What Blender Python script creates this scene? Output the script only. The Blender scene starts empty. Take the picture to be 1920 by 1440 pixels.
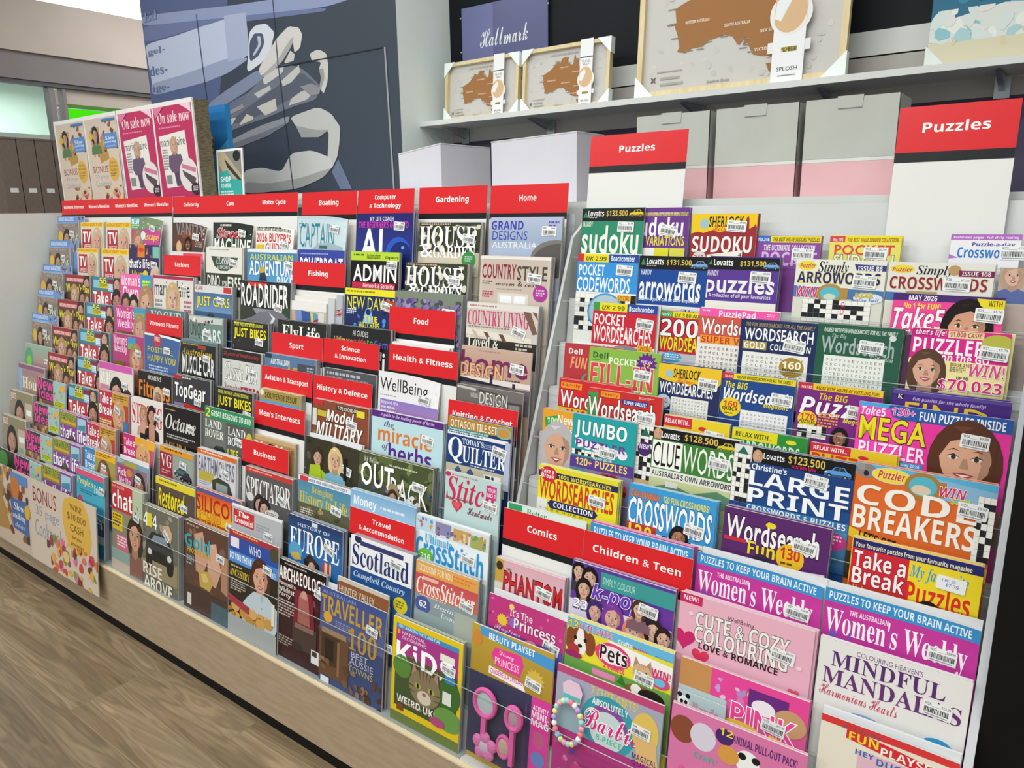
import bpy, bmesh, math, random
from mathutils import Vector, Matrix, geometry
sc = bpy.context.scene
COL = sc.collection
R = math.radians

# ------------------------------------------------------------ camera, world, lights, exposure
cam = bpy.data.cameras.new('camera')
camo = bpy.data.objects.new('camera', cam)
COL.objects.link(camo)
cam.sensor_width = 36.0
cam.lens = 36.0 * 1400 / 1920
cam.clip_start = 0.02
yaw, pitch, roll = R(36.95), R(13.1), R(0.88)
F = Vector((-math.sin(yaw) * math.cos(pitch), math.cos(yaw) * math.cos(pitch), -math.sin(pitch)))
r0 = Vector((math.cos(yaw), math.sin(yaw), 0))
d0 = F.cross(r0)
rt = math.cos(roll) * r0 + math.sin(roll) * d0
dn = -math.sin(roll) * r0 + math.cos(roll) * d0
m = Matrix((rt, -dn, -F)).transposed().to_4x4()
m.translation = (0, 0, 1.32)
camo.matrix_world = m
sc.camera = camo

world = bpy.data.worlds.new('world')
sc.world = world
world.use_nodes = True
world.node_tree.nodes['Background'].inputs[0].default_value = (0.93, 0.98, 1.0, 1)
world.node_tree.nodes['Background'].inputs[1].default_value = 0.62

def area(name, loc, sx, sy, power, rx=0, ry=0, rz=0, col=(0.975, 1, 0.965)):
    l = bpy.data.lights.new(name, 'AREA')
    l.shape = 'RECTANGLE'
    l.size, l.size_y, l.energy, l.color = sx, sy, power, col
    o = bpy.data.objects.new(name, l)
    o.location = loc
    o.rotation_euler = (R(rx), R(ry), R(rz))
    COL.objects.link(o)
    return o
for i, (x, y, p) in enumerate([(-3.4, -0.2, 22), (-1.9, -0.3, 22), (-0.4, -0.3, 22), (1.1, -0.2, 16), (-2.6, 0.75, 15), (-0.8, 0.75, 15), (-3.0, -1.9, 50), (-1.2, -1.9, 50), (0.8, -1.9, 50), (-2.9, 1.75, 7), (-1.0, 1.6, 7)]):
    area('ceiling_and_fill_light', (x, y, 2.88), 1.15, 0.32, p)  # the strong row far in front of the rack is added frontal fill
area('shop_fill_light', (-6.85, 2.4, 2.42), 1.4, 1.6, 48, col=(0.95, 1, 0.98))  # added unseen lamp that brightens the shop interior
area('mall_fill_light', (-4.5, 3.3, 2.9), 1.2, 1.6, 32, col=(0.98, 0.98, 1))  # added unseen lamp that brightens the bulkhead and mall side
sc.view_settings.view_transform = 'Standard'
sc.view_settings.look = 'None'
sc.view_settings.exposure = -0.34
sc.view_settings.gamma = 1.0
sc.view_settings.use_curve_mapping = False
sc.cycles.transparent_max_bounces = 24
sc.cycles.max_bounces = 6
sc.cycles.caustics_reflective = False
sc.cycles.caustics_refractive = False

# ------------------------------------------------------------ materials
def lin(c):
    return c / 12.92 if c <= 0.04045 else ((c + 0.055) / 1.055) ** 2.4
_hc = {}
def hexc(h):
    if h not in _hc:
        s = h if len(h) == 6 else ''.join(a * 2 for a in h)
        _hc[h] = tuple(lin(int(s[i:i + 2], 16) / 255) for i in (0, 2, 4)) + (1.0,)
    return _hc[h]
def mat(name, hx, rough=0.5, metal=0.0, spec=0.5):
    mt = bpy.data.materials.new(name)
    mt.use_nodes = True
    b = mt.node_tree.nodes['Principled BSDF']
    b.inputs['Base Color'].default_value = hexc(hx)
    b.inputs['Roughness'].default_value = rough
    b.inputs['Metallic'].default_value = metal
    b.inputs['Specular IOR Level'].default_value = spec
    return mt
def noisy(mt, h1, h2, scale, detail=3, mapscale=None, bump=0.0):
    nt = mt.node_tree
    b = nt.nodes['Principled BSDF']
    tc = nt.nodes.new('ShaderNodeTexCoord')
    mp = nt.nodes.new('ShaderNodeMapping')
    if mapscale: mp.inputs['Scale'].default_value = mapscale
    nz = nt.nodes.new('ShaderNodeTexNoise')
    nz.inputs['Scale'].default_value = scale
    nz.inputs['Detail'].default_value = detail
    cr = nt.nodes.new('ShaderNodeValToRGB')
    cr.color_ramp.elements[0].position, cr.color_ramp.elements[1].position = 0.35, 0.65
    cr.color_ramp.elements[0].color, cr.color_ramp.elements[1].color = hexc(h1), hexc(h2)
    nt.links.new(tc.outputs['Object'], mp.inputs[0])
    nt.links.new(mp.outputs[0], nz.inputs['Vector'])
    nt.links.new(nz.outputs['Fac'], cr.inputs[0])
    nt.links.new(cr.outputs[0], b.inputs['Base Color'])
    if bump:
        bp = nt.nodes.new('ShaderNodeBump')
        bp.inputs['Strength'].default_value = bump
        bp.inputs['Distance'].default_value = 0.002
        nt.links.new(nz.outputs['Fac'], bp.inputs['Height'])
        nt.links.new(bp.outputs[0], b.inputs['Normal'])
    return mt
def attr_mat(name, rough, spec=0.5):
    mt = mat(name, 'ffffff', rough, spec=spec)
    nt = mt.node_tree
    a = nt.nodes.new('ShaderNodeAttribute')
    a.attribute_name = 'print'
    nt.links.new(a.outputs['Color'], nt.nodes['Principled BSDF'].inputs['Base Color'])
    return mt
M_PRINT = attr_mat('glossy_print', 0.3, 0.25)
M_MATT = attr_mat('matt_print', 0.6, 0.3)
M_STICK = attr_mat('sticker_print', 0.5, 0.4)
M_PAGES = noisy(mat('page_edges', 'd8d5cf', 0.8), 'b4b2ae', 'e6e3dc', 1.0, 2, (3, 900, 3))
M_WHITE = noisy(mat('white_board', 'd8dad7', 0.45), 'd4d6d3', 'dcdedb', 3)
M_GREYM = noisy(mat('grey_metal', '9da3a6', 0.4), '979da0', 'a4aaad', 4)
M_RISW = noisy(mat('white_metal', 'd2d3d3', 0.4), 'cdcece', 'd7d8d8', 4)
M_PANEL = noisy(mat('end_panel_laminate', 'cdcfca', 0.5), 'c9cbc6', 'd2d4cf', 2)
M_SILVER = noisy(mat('silver_edge', 'c9ccd2', 0.25, 0.15), 'c2c5cc', 'd4d6da', 6)
M_FASC = noisy(mat('fascia_laminate', 'ad9980', 0.5), 'a8947a', 'b39f86', 14, 4, (1, 1, 6))
M_LEDGE = noisy(mat('ledge_edge', 'd8c6a4', 0.5), 'd2bf9c', 'dfceae', 10, 3, (0.3, 4, 4))  # paler than the fascia: light caught by the edge put into the colour
M_BLACK = noisy(mat('black_laminate', '0b0b0c', 0.6, spec=0.2), '0a0a0b', '0e0e0f', 8)
M_BLUEBLK = noisy(mat('black_slat', '13171c', 0.6, spec=0.2), '11151a', '161b20', 3)
M_CARD = noisy(mat('grey_card', 'b6b8b2', 0.7), 'b2b4ae', 'babcb6', 6)
M_BROWN = noisy(mat('brown_laminate', '6e5f56', 0.6), '685950', '75665c', 20, 4, (2, 30, 2))
M_KRAFT = noisy(mat('corrugated_edge', '6f6450', 0.9), '5d5342', '85785f', 60, 2, (1, 1, 6))
M_MINT = noisy(mat('return_paint', 'f0f9f6', 0.6), 'edf6f3', 'f3fcf9', 2)
M_OAK = noisy(mat('pale_frame', 'dcc99a', 0.5), 'd6c190', 'e2d1a6', 10, 4, (6, 6, 1))
M_CHROME = noisy(mat('bracket_steel', 'b8bcc0', 0.3, 0.8), 'adb1b5', 'c4c8cc', 9)
M_PINK = mat('pink_plastic', 'e86ab0', 0.25)

def glass_mat(name, tint, gloss):
    mt = bpy.data.materials.new(name)
    mt.use_nodes = True
    nt = mt.node_tree
    nt.nodes.clear()
    out = nt.nodes.new('ShaderNodeOutputMaterial')
    tr = nt.nodes.new('ShaderNodeBsdfTransparent')
    tr.inputs[0].default_value = tint
    gl = nt.nodes.new('ShaderNodeBsdfGlossy')
    gl.inputs['Roughness'].default_value = 0.06
    fr = nt.nodes.new('ShaderNodeFresnel')
    fr.inputs[0].default_value = 1.45
    ma = nt.nodes.new('ShaderNodeMath')
    ma.operation = 'MULTIPLY'
    ma.inputs[1].default_value = gloss
    mx = nt.nodes.new('ShaderNodeMixShader')
    ge = nt.nodes.new('ShaderNodeNewGeometry')
    fm = nt.nodes.new('ShaderNodeMath')
    fm.operation = 'SUBTRACT'
    fm.inputs[0].default_value = 1.0
    nt.links.new(ge.outputs['Backfacing'], fm.inputs[1])
    m0 = nt.nodes.new('ShaderNodeMath')
    m0.operation = 'MULTIPLY'
    nt.links.new(fr.outputs[0], m0.inputs[0])
    nt.links.new(fm.outputs[0], m0.inputs[1])
    nt.links.new(m0.outputs[0], ma.inputs[0])
    nt.links.new(ma.outputs[0], mx.inputs[0])
    nt.links.new(tr.outputs[0], mx.inputs[1])
    nt.links.new(gl.outputs[0], mx.inputs[2])
    nt.links.new(mx.outputs[0], out.inputs[0])
    return mt
M_ACRYL = glass_mat('clear_acrylic', (0.985, 0.99, 0.988, 1), 0.5)
M_FILM = glass_mat('clear_film', (0.98, 0.98, 0.985, 1), 0.9)
M_GLASS = glass_mat('shop_glass', (0.86, 0.92, 0.9, 1), 0.8)

def emit(name, hx, s):
    mt = bpy.data.materials.new(name)
    mt.use_nodes = True
    nt = mt.node_tree
    nt.nodes.clear()
    out = nt.nodes.new('ShaderNodeOutputMaterial')
    e = nt.nodes.new('ShaderNodeEmission')
    e.inputs[0].default_value = hexc(hx)
    e.inputs[1].default_value = s
    nt.links.new(e.outputs[0], out.inputs[0])
    return mt

# ------------------------------------------------------------ objects
def tag(o, label=None, cat=None, group=None, kind=None):
    for k, v in (('label', label), ('category', cat), ('group', group), ('kind', kind)):
        if v: o[k] = v
    return o
def link(name, me, parent=None, mats=()):
    for x in mats: me.materials.append(x)
    o = bpy.data.objects.new(name, me)
    COL.objects.link(o)
    if parent: o.parent = parent
    return o
def empty(name, loc=(0, 0, 0), rot=(0, 0, 0)):
    o = bpy.data.objects.new(name, None)
    o.empty_display_size = 0.05
    o.location, o.rotation_euler = loc, rot
    COL.objects.link(o)
    return o
class Geo:
    """collects coloured faces of one part"""
    def __init__(s): s.v, s.f, s.c = [], [], []
    def add(s, pts, faces, col):
        n = len(s.v)
        s.v += pts
        s.f += [tuple(i + n for i in f) for f in faces]
        s.c += ([col] * len(pts) if not isinstance(col, list) else col)
    def box(s, x0, x1, y0, y1, z0, z1, col=(1, 1, 1, 1)):
        s.add([(x, y, z) for x in (x0, x1) for y in (y0, y1) for z in (z0, z1)],
              [(0, 1, 3, 2), (4, 6, 7, 5), (0, 4, 5, 1), (2, 3, 7, 6), (0, 2, 6, 4), (1, 5, 7, 3)], col)
    def prism(s, pts, axis, a0, a1, col=(1, 1, 1, 1)):
        """polygon pts (2D) extruded along axis 'x','y' or 'z'"""
        def P(p, a): return {'x': (a, p[0], p[1]), 'y': (p[0], a, p[1]), 'z': (p[0], p[1], a)}[axis]
        n = len(pts)
        s.add([P(p, a0) for p in pts] + [P(p, a1) for p in pts],
              [tuple(range(n)), tuple(range(2 * n - 1, n - 1, -1))] + [(i, (i + 1) % n, n + (i + 1) % n, n + i) for i in range(n)], col)
    def ball(s, c, rx, ry, rz, col, seg=10, ring=6):
        pts = [(c[0], c[1], c[2] + rz)]
        for i in range(1, ring):
            t = math.pi * i / ring
            pts += [(c[0] + rx * math.sin(t) * math.cos(2 * math.pi * j / seg), c[1] + ry * math.sin(t) * math.sin(2 * math.pi * j / seg), c[2] + rz * math.cos(t)) for j in range(seg)]
        pts.append((c[0], c[1], c[2] - rz))
        fs = [(0, 1 + j, 1 + (j + 1) % seg) for j in range(seg)]
        for i in range(ring - 2):
            a = 1 + i * seg
            fs += [(a + j, a + seg + j, a + seg + (j + 1) % seg, a + (j + 1) % seg) for j in range(seg)]
        a = 1 + (ring - 2) * seg
        fs += [(a + j, len(pts) - 1, a + (j + 1) % seg) for j in range(seg)]
        s.add(pts, fs, col)
    def ring(s, c, ra, rb, r, col, seg=28, ms=8):
        """elliptic ring in the x-z plane"""
        pts, fs = [], []
        for i in range(seg):
            a = 2 * math.pi * i / seg
            for j in range(ms):
                b = 2 * math.pi * j / ms
                pts.append((c[0] + (ra + r * math.cos(b)) * math.cos(a), c[1] + r * math.sin(b), c[2] + (rb + r * math.cos(b)) * math.sin(a)))
        for i in range(seg):
            for j in range(ms):
                fs.append((i * ms + j, ((i + 1) % seg) * ms + j, ((i + 1) % seg) * ms + (j + 1) % ms, i * ms + (j + 1) % ms))
        s.add(pts, fs, col)
    def mesh(s, name):
        me = bpy.data.meshes.new(name)
        me.from_pydata(s.v, [], s.f)
        a = me.attributes.new('print', 'FLOAT_COLOR', 'POINT')
        a.data.foreach_set('color', [q for c in s.c for q in c])
        return me
    def obj(s, name, mt, parent=None): return link(name, s.mesh(name), parent, [mt])
def boxobj(name, b, mt, parent=None, bevel=0.0):
    g = Geo()
    g.box(*b)
    o = g.obj(name, mt, parent)
    if bevel:
        md = o.modifiers.new('bevel', 'BEVEL')
        md.width, md.segments = bevel, 2
    return o
def struct(name, b, mt):
    return tag(boxobj(name, b, mt), kind='structure')

# ------------------------------------------------------------ lettering
_MB = {'b': (0x1D5D4, 0x1D5EE, 0x1D7EC), 's': (0x1D400, 0x1D41A, 0x1D7CE), 'i': (0x1D468, 0x1D482, 0x1D7CE),
       'c': (0x1D4D0, 0x1D4EA, 0x1D7CE), 'q': (0x1D63C, 0x1D656, 0x1D7EC)}
def face_of(txt, st):
    if st not in _MB: return txt
    A, a, d = _MB[st]
    return ''.join(chr(A + ord(c) - 65) if 'A' <= c <= 'Z' else chr(a + ord(c) - 97) if 'a' <= c <= 'z' else chr(d + ord(c) - 48) if c.isdigit() else c for c in txt)
_tc = {}
def glyphs(txt, st, off):
    k = (txt, st, off)
    if k not in _tc:
        c = bpy.data.curves.new('lettering', 'FONT')
        c.body = face_of(txt, st)
        c.resolution_u = 2
        c.offset = off + (0.018 if st == 'B' else 0)
        if st == 'B': c.space_character = 1.06
        o = bpy.data.objects.new('lettering', c)
        me = bpy.data.meshes.new_from_object(o)
        vs = [(v.co.x, v.co.y) for v in me.vertices]
        fs = [tuple(p.vertices) for p in me.polygons]
        bpy.data.objects.remove(o)
        bpy.data.curves.remove(c)
        bpy.data.meshes.remove(me)
        if vs:
            xs, ys = [v[0] for v in vs], [v[1] for v in vs]
            bb = (min(xs), max(xs), min(ys), max(ys))
        else: bb = (0, 1, 0, 1)
        _tc[k] = (vs, fs, bb)
    return _tc[k]

# ------------------------------------------------------------ printed sheets
def clip(poly, H):
    """clip (u,v,...) polygon to 0..100 x 0..H; points may carry a colour"""
    for ax, lim, sg in ((0, 0, 1), (0, 100, -1), (1, 0, 1), (1, H, -1)):
        out = []
        for i, p in enumerate(poly):
            q = poly[i - 1]
            ip, iq = (p[ax] - lim) * sg >= 0, (q[ax] - lim) * sg >= 0
            if ip != iq:
                t = (lim - q[ax]) / (p[ax] - q[ax])
                out.append(tuple(a + (b - a) * t for a, b in zip(q, p)))
            if ip: out.append(p)
        poly = out
        if not poly: break
    return poly
def cut(poly, ax, lim):
    a, b = [], []
    for i, p in enumerate(poly):
        q = poly[i - 1]
        if (p[ax] < lim) != (q[ax] < lim):
            t = (lim - q[ax]) / (p[ax] - q[ax])
            r = tuple(s + (e - s) * t for s, e in zip(q, p))
            a.append(r); b.append(r)
        (a if p[ax] < lim else b).append(p)
    return a, b
LAY = 0.00006
class Sheet:
    """print on a sheet w wide and h high; u,v in percent of the width, v from the top edge down"""
    def __init__(s, w, h, bg, curl=0.0):
        s.w, s.h, s.H, s.curl = w, h, h / w * 100, curl if curl >= 0.008 else 0.0
        s.g, s.n = Geo(), 0
        s.stick, s.extra, s.z = [], [], 1.0
        s.rng = random.Random(int(w * 1e5) + int(bg, 16))
        s.poly([(0, 0), (100, 0), (100, s.H), (0, s.H)], bg)
    def D(s, u, v):
        if not s.curl: return 0.0
        return s.curl * (max(0, u - 35) / 65) ** 2 * max(0, 1 - v / 60) ** 1.3
    def P(s, u, v):
        d = s.D(u, v)
        return ((u / 100 - 0.5) * s.w - d * 0.25, d - s.n * LAY, s.h - v / 100 * s.w - d * 0.8)
    def put(s, pts, cols):
        if s.curl:
            work = [[p + c for p, c in zip(pts, cols)]]
            if len(pts) > 4:
                work = [[tuple(pts[i]) + tuple(cols[i]) for i in t] for t in geometry.tessellate_polygon([[Vector((p[0], p[1], 0)) for p in pts]])]
            for ax, lims in ((0, range(40, 100, 10)), (1, range(10, 60, 12))):
                for L in lims:
                    nw = []
                    for q in work: nw += [x for x in cut(q, ax, L) if len(x) > 2]
                    work = nw
        else: work = [[tuple(p) + tuple(c) for p, c in zip(pts, cols)]]
        for q in work:
            s.g.add([s.P(p[0], p[1]) for p in q], [tuple(range(len(q)))], [tuple(p[2:6]) for p in q])
    def poly(s, pts, col, col2=None, keep=False):
        c1 = hexc(col)
        if col2:
            c2, v0, v1 = hexc(col2), min(p[1] for p in pts), max(p[1] for p in pts)
            full = [tuple(p) + tuple(a + (b - a) * (p[1] - v0) / (v1 - v0) for a, b in zip(c1, c2)) for p in pts]
        else: full = [tuple(p) + c1 for p in pts]
        full = clip(full, s.H)
        if len(full) > 2: s.put([p[:2] for p in full], [p[2:] for p in full])
        if not keep: s.n += 1
    def rect(s, x, y, w, h, col, col2=None, keep=False): s.poly([(x, y), (x + w, y), (x + w, y + h), (x, y + h)], col, col2, keep)
    def ell(s, x, y, a, b, col, keep=False, n=20):
        s.poly([(x + a * math.cos(2 * math.pi * i / n), y + b * math.sin(2 * math.pi * i / n)) for i in range(n)], col, None, keep)
    def text(s, x, y, w, h, col, st, txt):
        out, rot = None, 0
        if '@' in st: st, rot = st.split('@'); rot = R(float(rot))
        if '/' in st: st, out = st.split('/')
        bb = glyphs(txt, st, 0)[2]
        bw, bh = max(bb[1] - bb[0], 1e-4), max(bb[3] - bb[2], 1e-4)
        cx, cy = x + w / 2, y + h / 2
        for c, off in ((out, 0.03), (col, 0)):
            if not c: continue
            vs, fs, _ = glyphs(txt, st, off)
            pts = []
            for a, b in vs:
                px, py = x + (a - bb[0]) / bw * w - cx, y + h - (b - bb[2]) / bh * h - cy
                px, py = px * math.cos(rot) - py * math.sin(rot), px * math.sin(rot) + py * math.cos(rot)
                pts.append((min(max(px + cx, 0), 100), min(max(py + cy, 0), s.H)))
            s.g.add([s.P(*p) for p in pts], fs, hexc(c))
            s.n += 2 if s.curl else 1
    def person(s, x, y, k, hair, skin, top):
        sk = hexc(skin)
        dk = '%02x%02x%02x' % tuple(int(int(skin[i:i + 2], 16) * 0.82) for i in (0, 2, 4))
        hi = '%02x%02x%02x' % tuple(min(255, int(int(hair[i:i + 2], 16) * 1.12 + 8)) for i in (0, 2, 4))
        s.ell(x, y + 0.25 * k, 1.25 * k, 1.75 * k, hair)
        s.poly([(x - 0.42 * k, y + 0.7 * k), (x + 0.42 * k, y + 0.7 * k), (x + 0.5 * k, y + 1.9 * k), (x - 0.5 * k, y + 1.9 * k)], dk)
        s.poly([(x - 1.9 * k, y + 3.2 * k), (x - 1.7 * k, y + 2.0 * k), (x - 0.6 * k, y + 1.5 * k), (x, y + 1.9 * k), (x + 0.6 * k, y + 1.5 * k), (x + 1.7 * k, y + 2.0 * k), (x + 1.9 * k, y + 3.2 * k)], top)
        s.poly([(x + 0.86 * k * math.cos(t) * (1 - 0.16 * max(0, math.sin(t))), y + (1.2 if math.sin(t) > 0 else 1.05) * k * math.sin(t)) for t in [2 * math.pi * i / 22 for i in range(22)]], skin)
        s.poly([(x + 0.30 * k, y - 0.7 * k), (x + 0.85 * k, y - 0.4 * k), (x + 0.8 * k, y + 0.45 * k), (x + 0.45 * k, y + 0.95 * k), (x + 0.55 * k, y + 0.2 * k)], dk)
        s.poly([(x - 0.95 * k, y + 0.2 * k), (x - 1.0 * k, y - 0.6 * k), (x - 0.5 * k, y - 1.25 * k), (x + 0.4 * k, y - 1.3 * k), (x + 1.0 * k, y - 0.7 * k), (x + 0.95 * k, y + 0.2 * k), (x + 0.75 * k, y - 0.45 * k), (x + 0.1 * k, y - 0.85 * k), (x - 0.55 * k, y - 0.6 * k)], hair)
        s.poly([(x - 0.5 * k, y - 1.2 * k), (x + 0.2 * k, y - 1.25 * k), (x - 0.2 * k, y - 1.0 * k)], hi)
        for e in (-1, 1):
            s.poly([(x + e * 0.18 * k, y - 0.27 * k), (x + e * 0.4 * k, y - 0.37 * k), (x + e * 0.64 * k, y - 0.25 * k), (x + e * 0.4 * k, y - 0.32 * k)], hair, None, True)
            s.poly([(x + e * 0.17 * k, y - 0.02 * k), (x + e * 0.38 * k, y - 0.17 * k), (x + e * 0.63 * k, y - 0.05 * k), (x + e * 0.38 * k, y - 0.08 * k)], '3a2a24', None, True)
            s.ell(x + e * 0.38 * k, y - 0.02 * k, 0.17 * k, 0.085 * k, 'e8e2dc', True, 10)
        s.n += 1
        for e in (-1, 1): s.ell(x + e * 0.38 * k, y - 0.02 * k, 0.085 * k, 0.09 * k, '3a302a', True, 10)
        s.n += 1
        s.poly([(x - 0.06 * k, y), (x + 0.06 * k, y), (x + 0.17 * k, y + 0.38 * k), (x - 0.15 * k, y + 0.38 * k)], dk)
        s.poly([(x - 0.36 * k, y + 0.6 * k), (x, y + 0.54 * k), (x + 0.36 * k, y + 0.6 * k), (x, y + 0.84 * k)], 'a8484c')
        s.poly([(x - 0.24 * k, y + 0.62 * k), (x + 0.24 * k, y + 0.62 * k), (x, y + 0.72 * k)], 'f2ece8')
    def car(s, x, y, w, col):
        k = w / 100
        d = '%02x%02x%02x' % tuple(int(int(col[i:i + 2], 16) * 0.6) for i in (0, 2, 4))
        q = lambda *a: [(x + p[0] * k, y + p[1] * k) for p in a]
        s.poly(q((2, 34), (10, 20), (28, 16), (40, 2), (72, 0), (86, 16), (97, 20), (99, 34), (94, 40), (4, 40)), col)
        s.poly(q((33, 16), (43, 4), (56, 3), (56, 16)), '2a3440', None, True)
        s.poly(q((59, 16), (59, 3), (70, 3), (80, 16)), '2a3440')
        s.poly(q((4, 32), (98, 30), (96, 40), (5, 40)), d)
        for a in (22, 78):
            s.ell(x + a * k, y + 38 * k, 9 * k, 9 * k, '16181a', True, 14)
        s.n += 1
        for a in (22, 78): s.ell(x + a * k, y + 38 * k, 5 * k, 5 * k, '9a9ea2', True, 10)
        s.poly(q((4, 24), (12, 22), (12, 27), (5, 28)), 'f4f4e8', None, True)
        s.n += 1
    def blobs(s, x, y, w, h, n, big, cols):
        for i in range(n):
            a = s.rng.uniform(0.4, 1.0) * big
            b = s.rng.uniform(0.4, 1.0) * big
            cx, cy, t = x + s.rng.uniform(0, 1) * w, y + s.rng.uniform(0, 1) * h, s.rng.uniform(0, 3)
            pts = []
            for j in range(9):
                q = 2 * math.pi * j / 9
                rr = s.rng.uniform(0.65, 1.1)
                px, py = a * rr * math.cos(q), b * rr * math.sin(q)
                pts.append((min(max(cx + px * math.cos(t) - py * math.sin(t), x), x + w), min(max(cy + px * math.sin(t) + py * math.cos(t), y), y + h)))
            s.poly(pts, cols[i % len(cols)], None, True)
            if i % 3 == 2: s.n += 1
        s.n += 1
    def op(s, line):
        a = line.split(' ')
        o = a[0]
        if o == 'z':
            s.z = float(a[1])
            return
        if s.z != 1:      # vertical proportion of this cover's layout
            if o == 'p': a[2:] = ['%s,%.2f' % (q.split(',')[0], float(q.split(',')[1]) * s.z) for q in a[2:]]
            elif o != 'x':
                a[2] = '%.2f' % (float(a[2]) * s.z)
                if o in 'retbngl': a[4] = '%.2f' % (float(a[4]) * s.z)
        if o in 'TtgrelnkKbcfyhsdxp' and o != 'p' and o not in 'kKx':
            try: f = [float(q) for q in a[1:5]]
            except ValueError: f = [float(q) for q in a[1:4]] + [0]
        if o == 'r': s.rect(*f, *a[5:7])
        elif o == 'e': s.ell(*f, a[5])
        elif o == 't': s.text(*f, a[5], a[6], ' '.join(a[7:]))
        elif o == 'p': s.poly([tuple(float(z) for z in q.split(',')) for q in a[2:]], a[1])
        elif o == 'f': s.person(f[0], f[1], f[2], a[4], a[5], a[6])
        elif o == 'c': s.car(f[0], f[1], f[2], a[4])
        elif o == 'b': s.blobs(*f, int(a[5]), float(a[6]), a[7:])
        elif o == 'n':
            n = int(a[5])
            for i in range(n):
                hh = f[3] / n
                xx, k = f[0], 0
                while xx < f[0] + f[2] * (1 if i < n - 1 else 0.7):
                    ww = s.rng.uniform(1.5, 6) * max(0.5, hh / 4)
                    s.rect(xx, f[1] + i * hh, min(ww, f[0] + f[2] - xx), hh * 0.55, a[6], None, True)
                    xx += ww + 0.25 * hh + 0.3
            s.n += 1
        elif o == 'g':
            nx, ny, rg = int(a[5]), int(a[6]), random.Random(int(a[7]))
            s.rect(*f, 'efeee8')
            cw, ch = f[2] / nx, f[3] / ny
            for i in range(nx):
                for j in range(ny):
                    if (i % 2 and j % 2) or rg.random() < 0.12: s.rect(f[0] + i * cw, f[1] + j * ch, cw, ch, '23232a', None, True)
            for i in range(nx + 1): s.rect(f[0] + i * cw, f[1], 0.25, f[3], '8a8a8a', None, True)
            for j in range(ny + 1): s.rect(f[0], f[1] + j * ch, f[2], 0.25, '8a8a8a', None, True)
            s.n += 1
        elif o == 'l':
            nx, ny = int(a[5]), int(a[6])
            cw, ch = f[2] / nx, f[3] / ny
            n0 = s.n
            for j in range(ny):
                for i in range(nx):
                    s.n = n0
                    c = s.rng.choice('ABCDEGHLMNOPRSTUVWY')
                    s.text(f[0] + (i + 0.25) * cw, f[1] + (j + 0.25) * ch, cw * 0.5, ch * 0.55, '50525a', 'n', c)
        elif o == 's':
            n, rr = 14, f[2]
            s.poly([(f[0] + (rr if i % 2 else rr * 0.7) * math.cos(math.pi * i / n), f[1] + (rr if i % 2 else rr * 0.7) * math.sin(math.pi * i / n)) for i in range(2 * n)], a[5])
        elif o == 'h':
            s.poly([(f[0] + f[2] * math.sin(t) ** 3, f[1] - f[2] * (0.81 * math.cos(t) - 0.31 * math.cos(2 * t) - 0.12 * math.cos(3 * t) - 0.06 * math.cos(4 * t))) for t in [2 * math.pi * i / 24 for i in range(24)]], a[4])
        elif o == 'd':     # puppy
            x, y, k = f[:3]
            s.ell(x - 0.75 * k, y + 0.1 * k, 0.42 * k, 0.8 * k, a[4])
            s.ell(x + 0.75 * k, y + 0.1 * k, 0.42 * k, 0.8 * k, a[4])
            s.ell(x, y, 0.8 * k, 0.85 * k, a[4])
            s.poly([(x - 0.18 * k, y - 0.8 * k), (x + 0.18 * k, y - 0.8 * k), (x + 0.5 * k, y + 0.5 * k), (x + 0.35 * k, y + 0.95 * k), (x - 0.35 * k, y + 0.95 * k), (x - 0.5 * k, y + 0.5 * k)], 'f2eee8')
            for e in (-1, 1): s.ell(x + e * 0.38 * k, y - 0.08 * k, 0.13 * k, 0.15 * k, '1a1412', True, 10)
            s.ell(x, y + 0.4 * k, 0.18 * k, 0.13 * k, '1a1412', True, 10)
            s.n += 1
        elif o == 'y':     # kitten
            x, y, k = f[:3]
            for e in (-1, 1):
                s.poly([(x + e * 0.25 * k, y - 0.6 * k), (x + e * 0.75 * k, y - 1.35 * k), (x + e * 0.95 * k, y - 0.2 * k)], a[5])
                s.poly([(x + e * 0.45 * k, y - 0.6 * k), (x + e * 0.72 * k, y - 1.1 * k), (x + e * 0.82 * k, y - 0.4 * k)], 'b08a78')
            s.ell(x, y, 0.95 * k, 0.85 * k, a[4])
            for t in (-0.35, -0.12, 0.12, 0.35): s.poly([(x + t * k - 0.04 * k, y - 0.8 * k), (x + t * k + 0.05 * k, y - 0.8 * k), (x + t * 0.7 * k, y - 0.3 * k)], a[5], None, True)
            for e in (-1, 1):
                for t in (0, 0.25): s.poly([(x + e * 0.92 * k, y + t * k), (x + e * 0.9 * k, y + t * k + 0.09 * k), (x + e * 0.5 * k, y + t * k + 0.08 * k)], a[5], None, True)
            s.n += 1
            s.ell(x, y + 0.42 * k, 0.42 * k, 0.32 * k, 'd8ccb8')
            for e in (-1, 1): s.ell(x + e * 0.4 * k, y - 0.02 * k, 0.2 * k, 0.15 * k, 'a8a850', True, 12)
            s.n += 1
            for e in (-1, 1): s.ell(x + e * 0.4 * k, y - 0.02 * k, 0.06 * k, 0.14 * k, '14120e', True, 8)
            s.ell(x, y + 0.26 * k, 0.13 * k, 0.09 * k, 'a06a60', True, 8)
            s.n += 1
        elif o in 'kK': s.stick.append((float(a[1]), float(a[2]), float(a[3]), ' '.join(a[4:]) if o == 'k' else '*'))
        elif o == 'x': s.extra.append(a[1])

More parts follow.
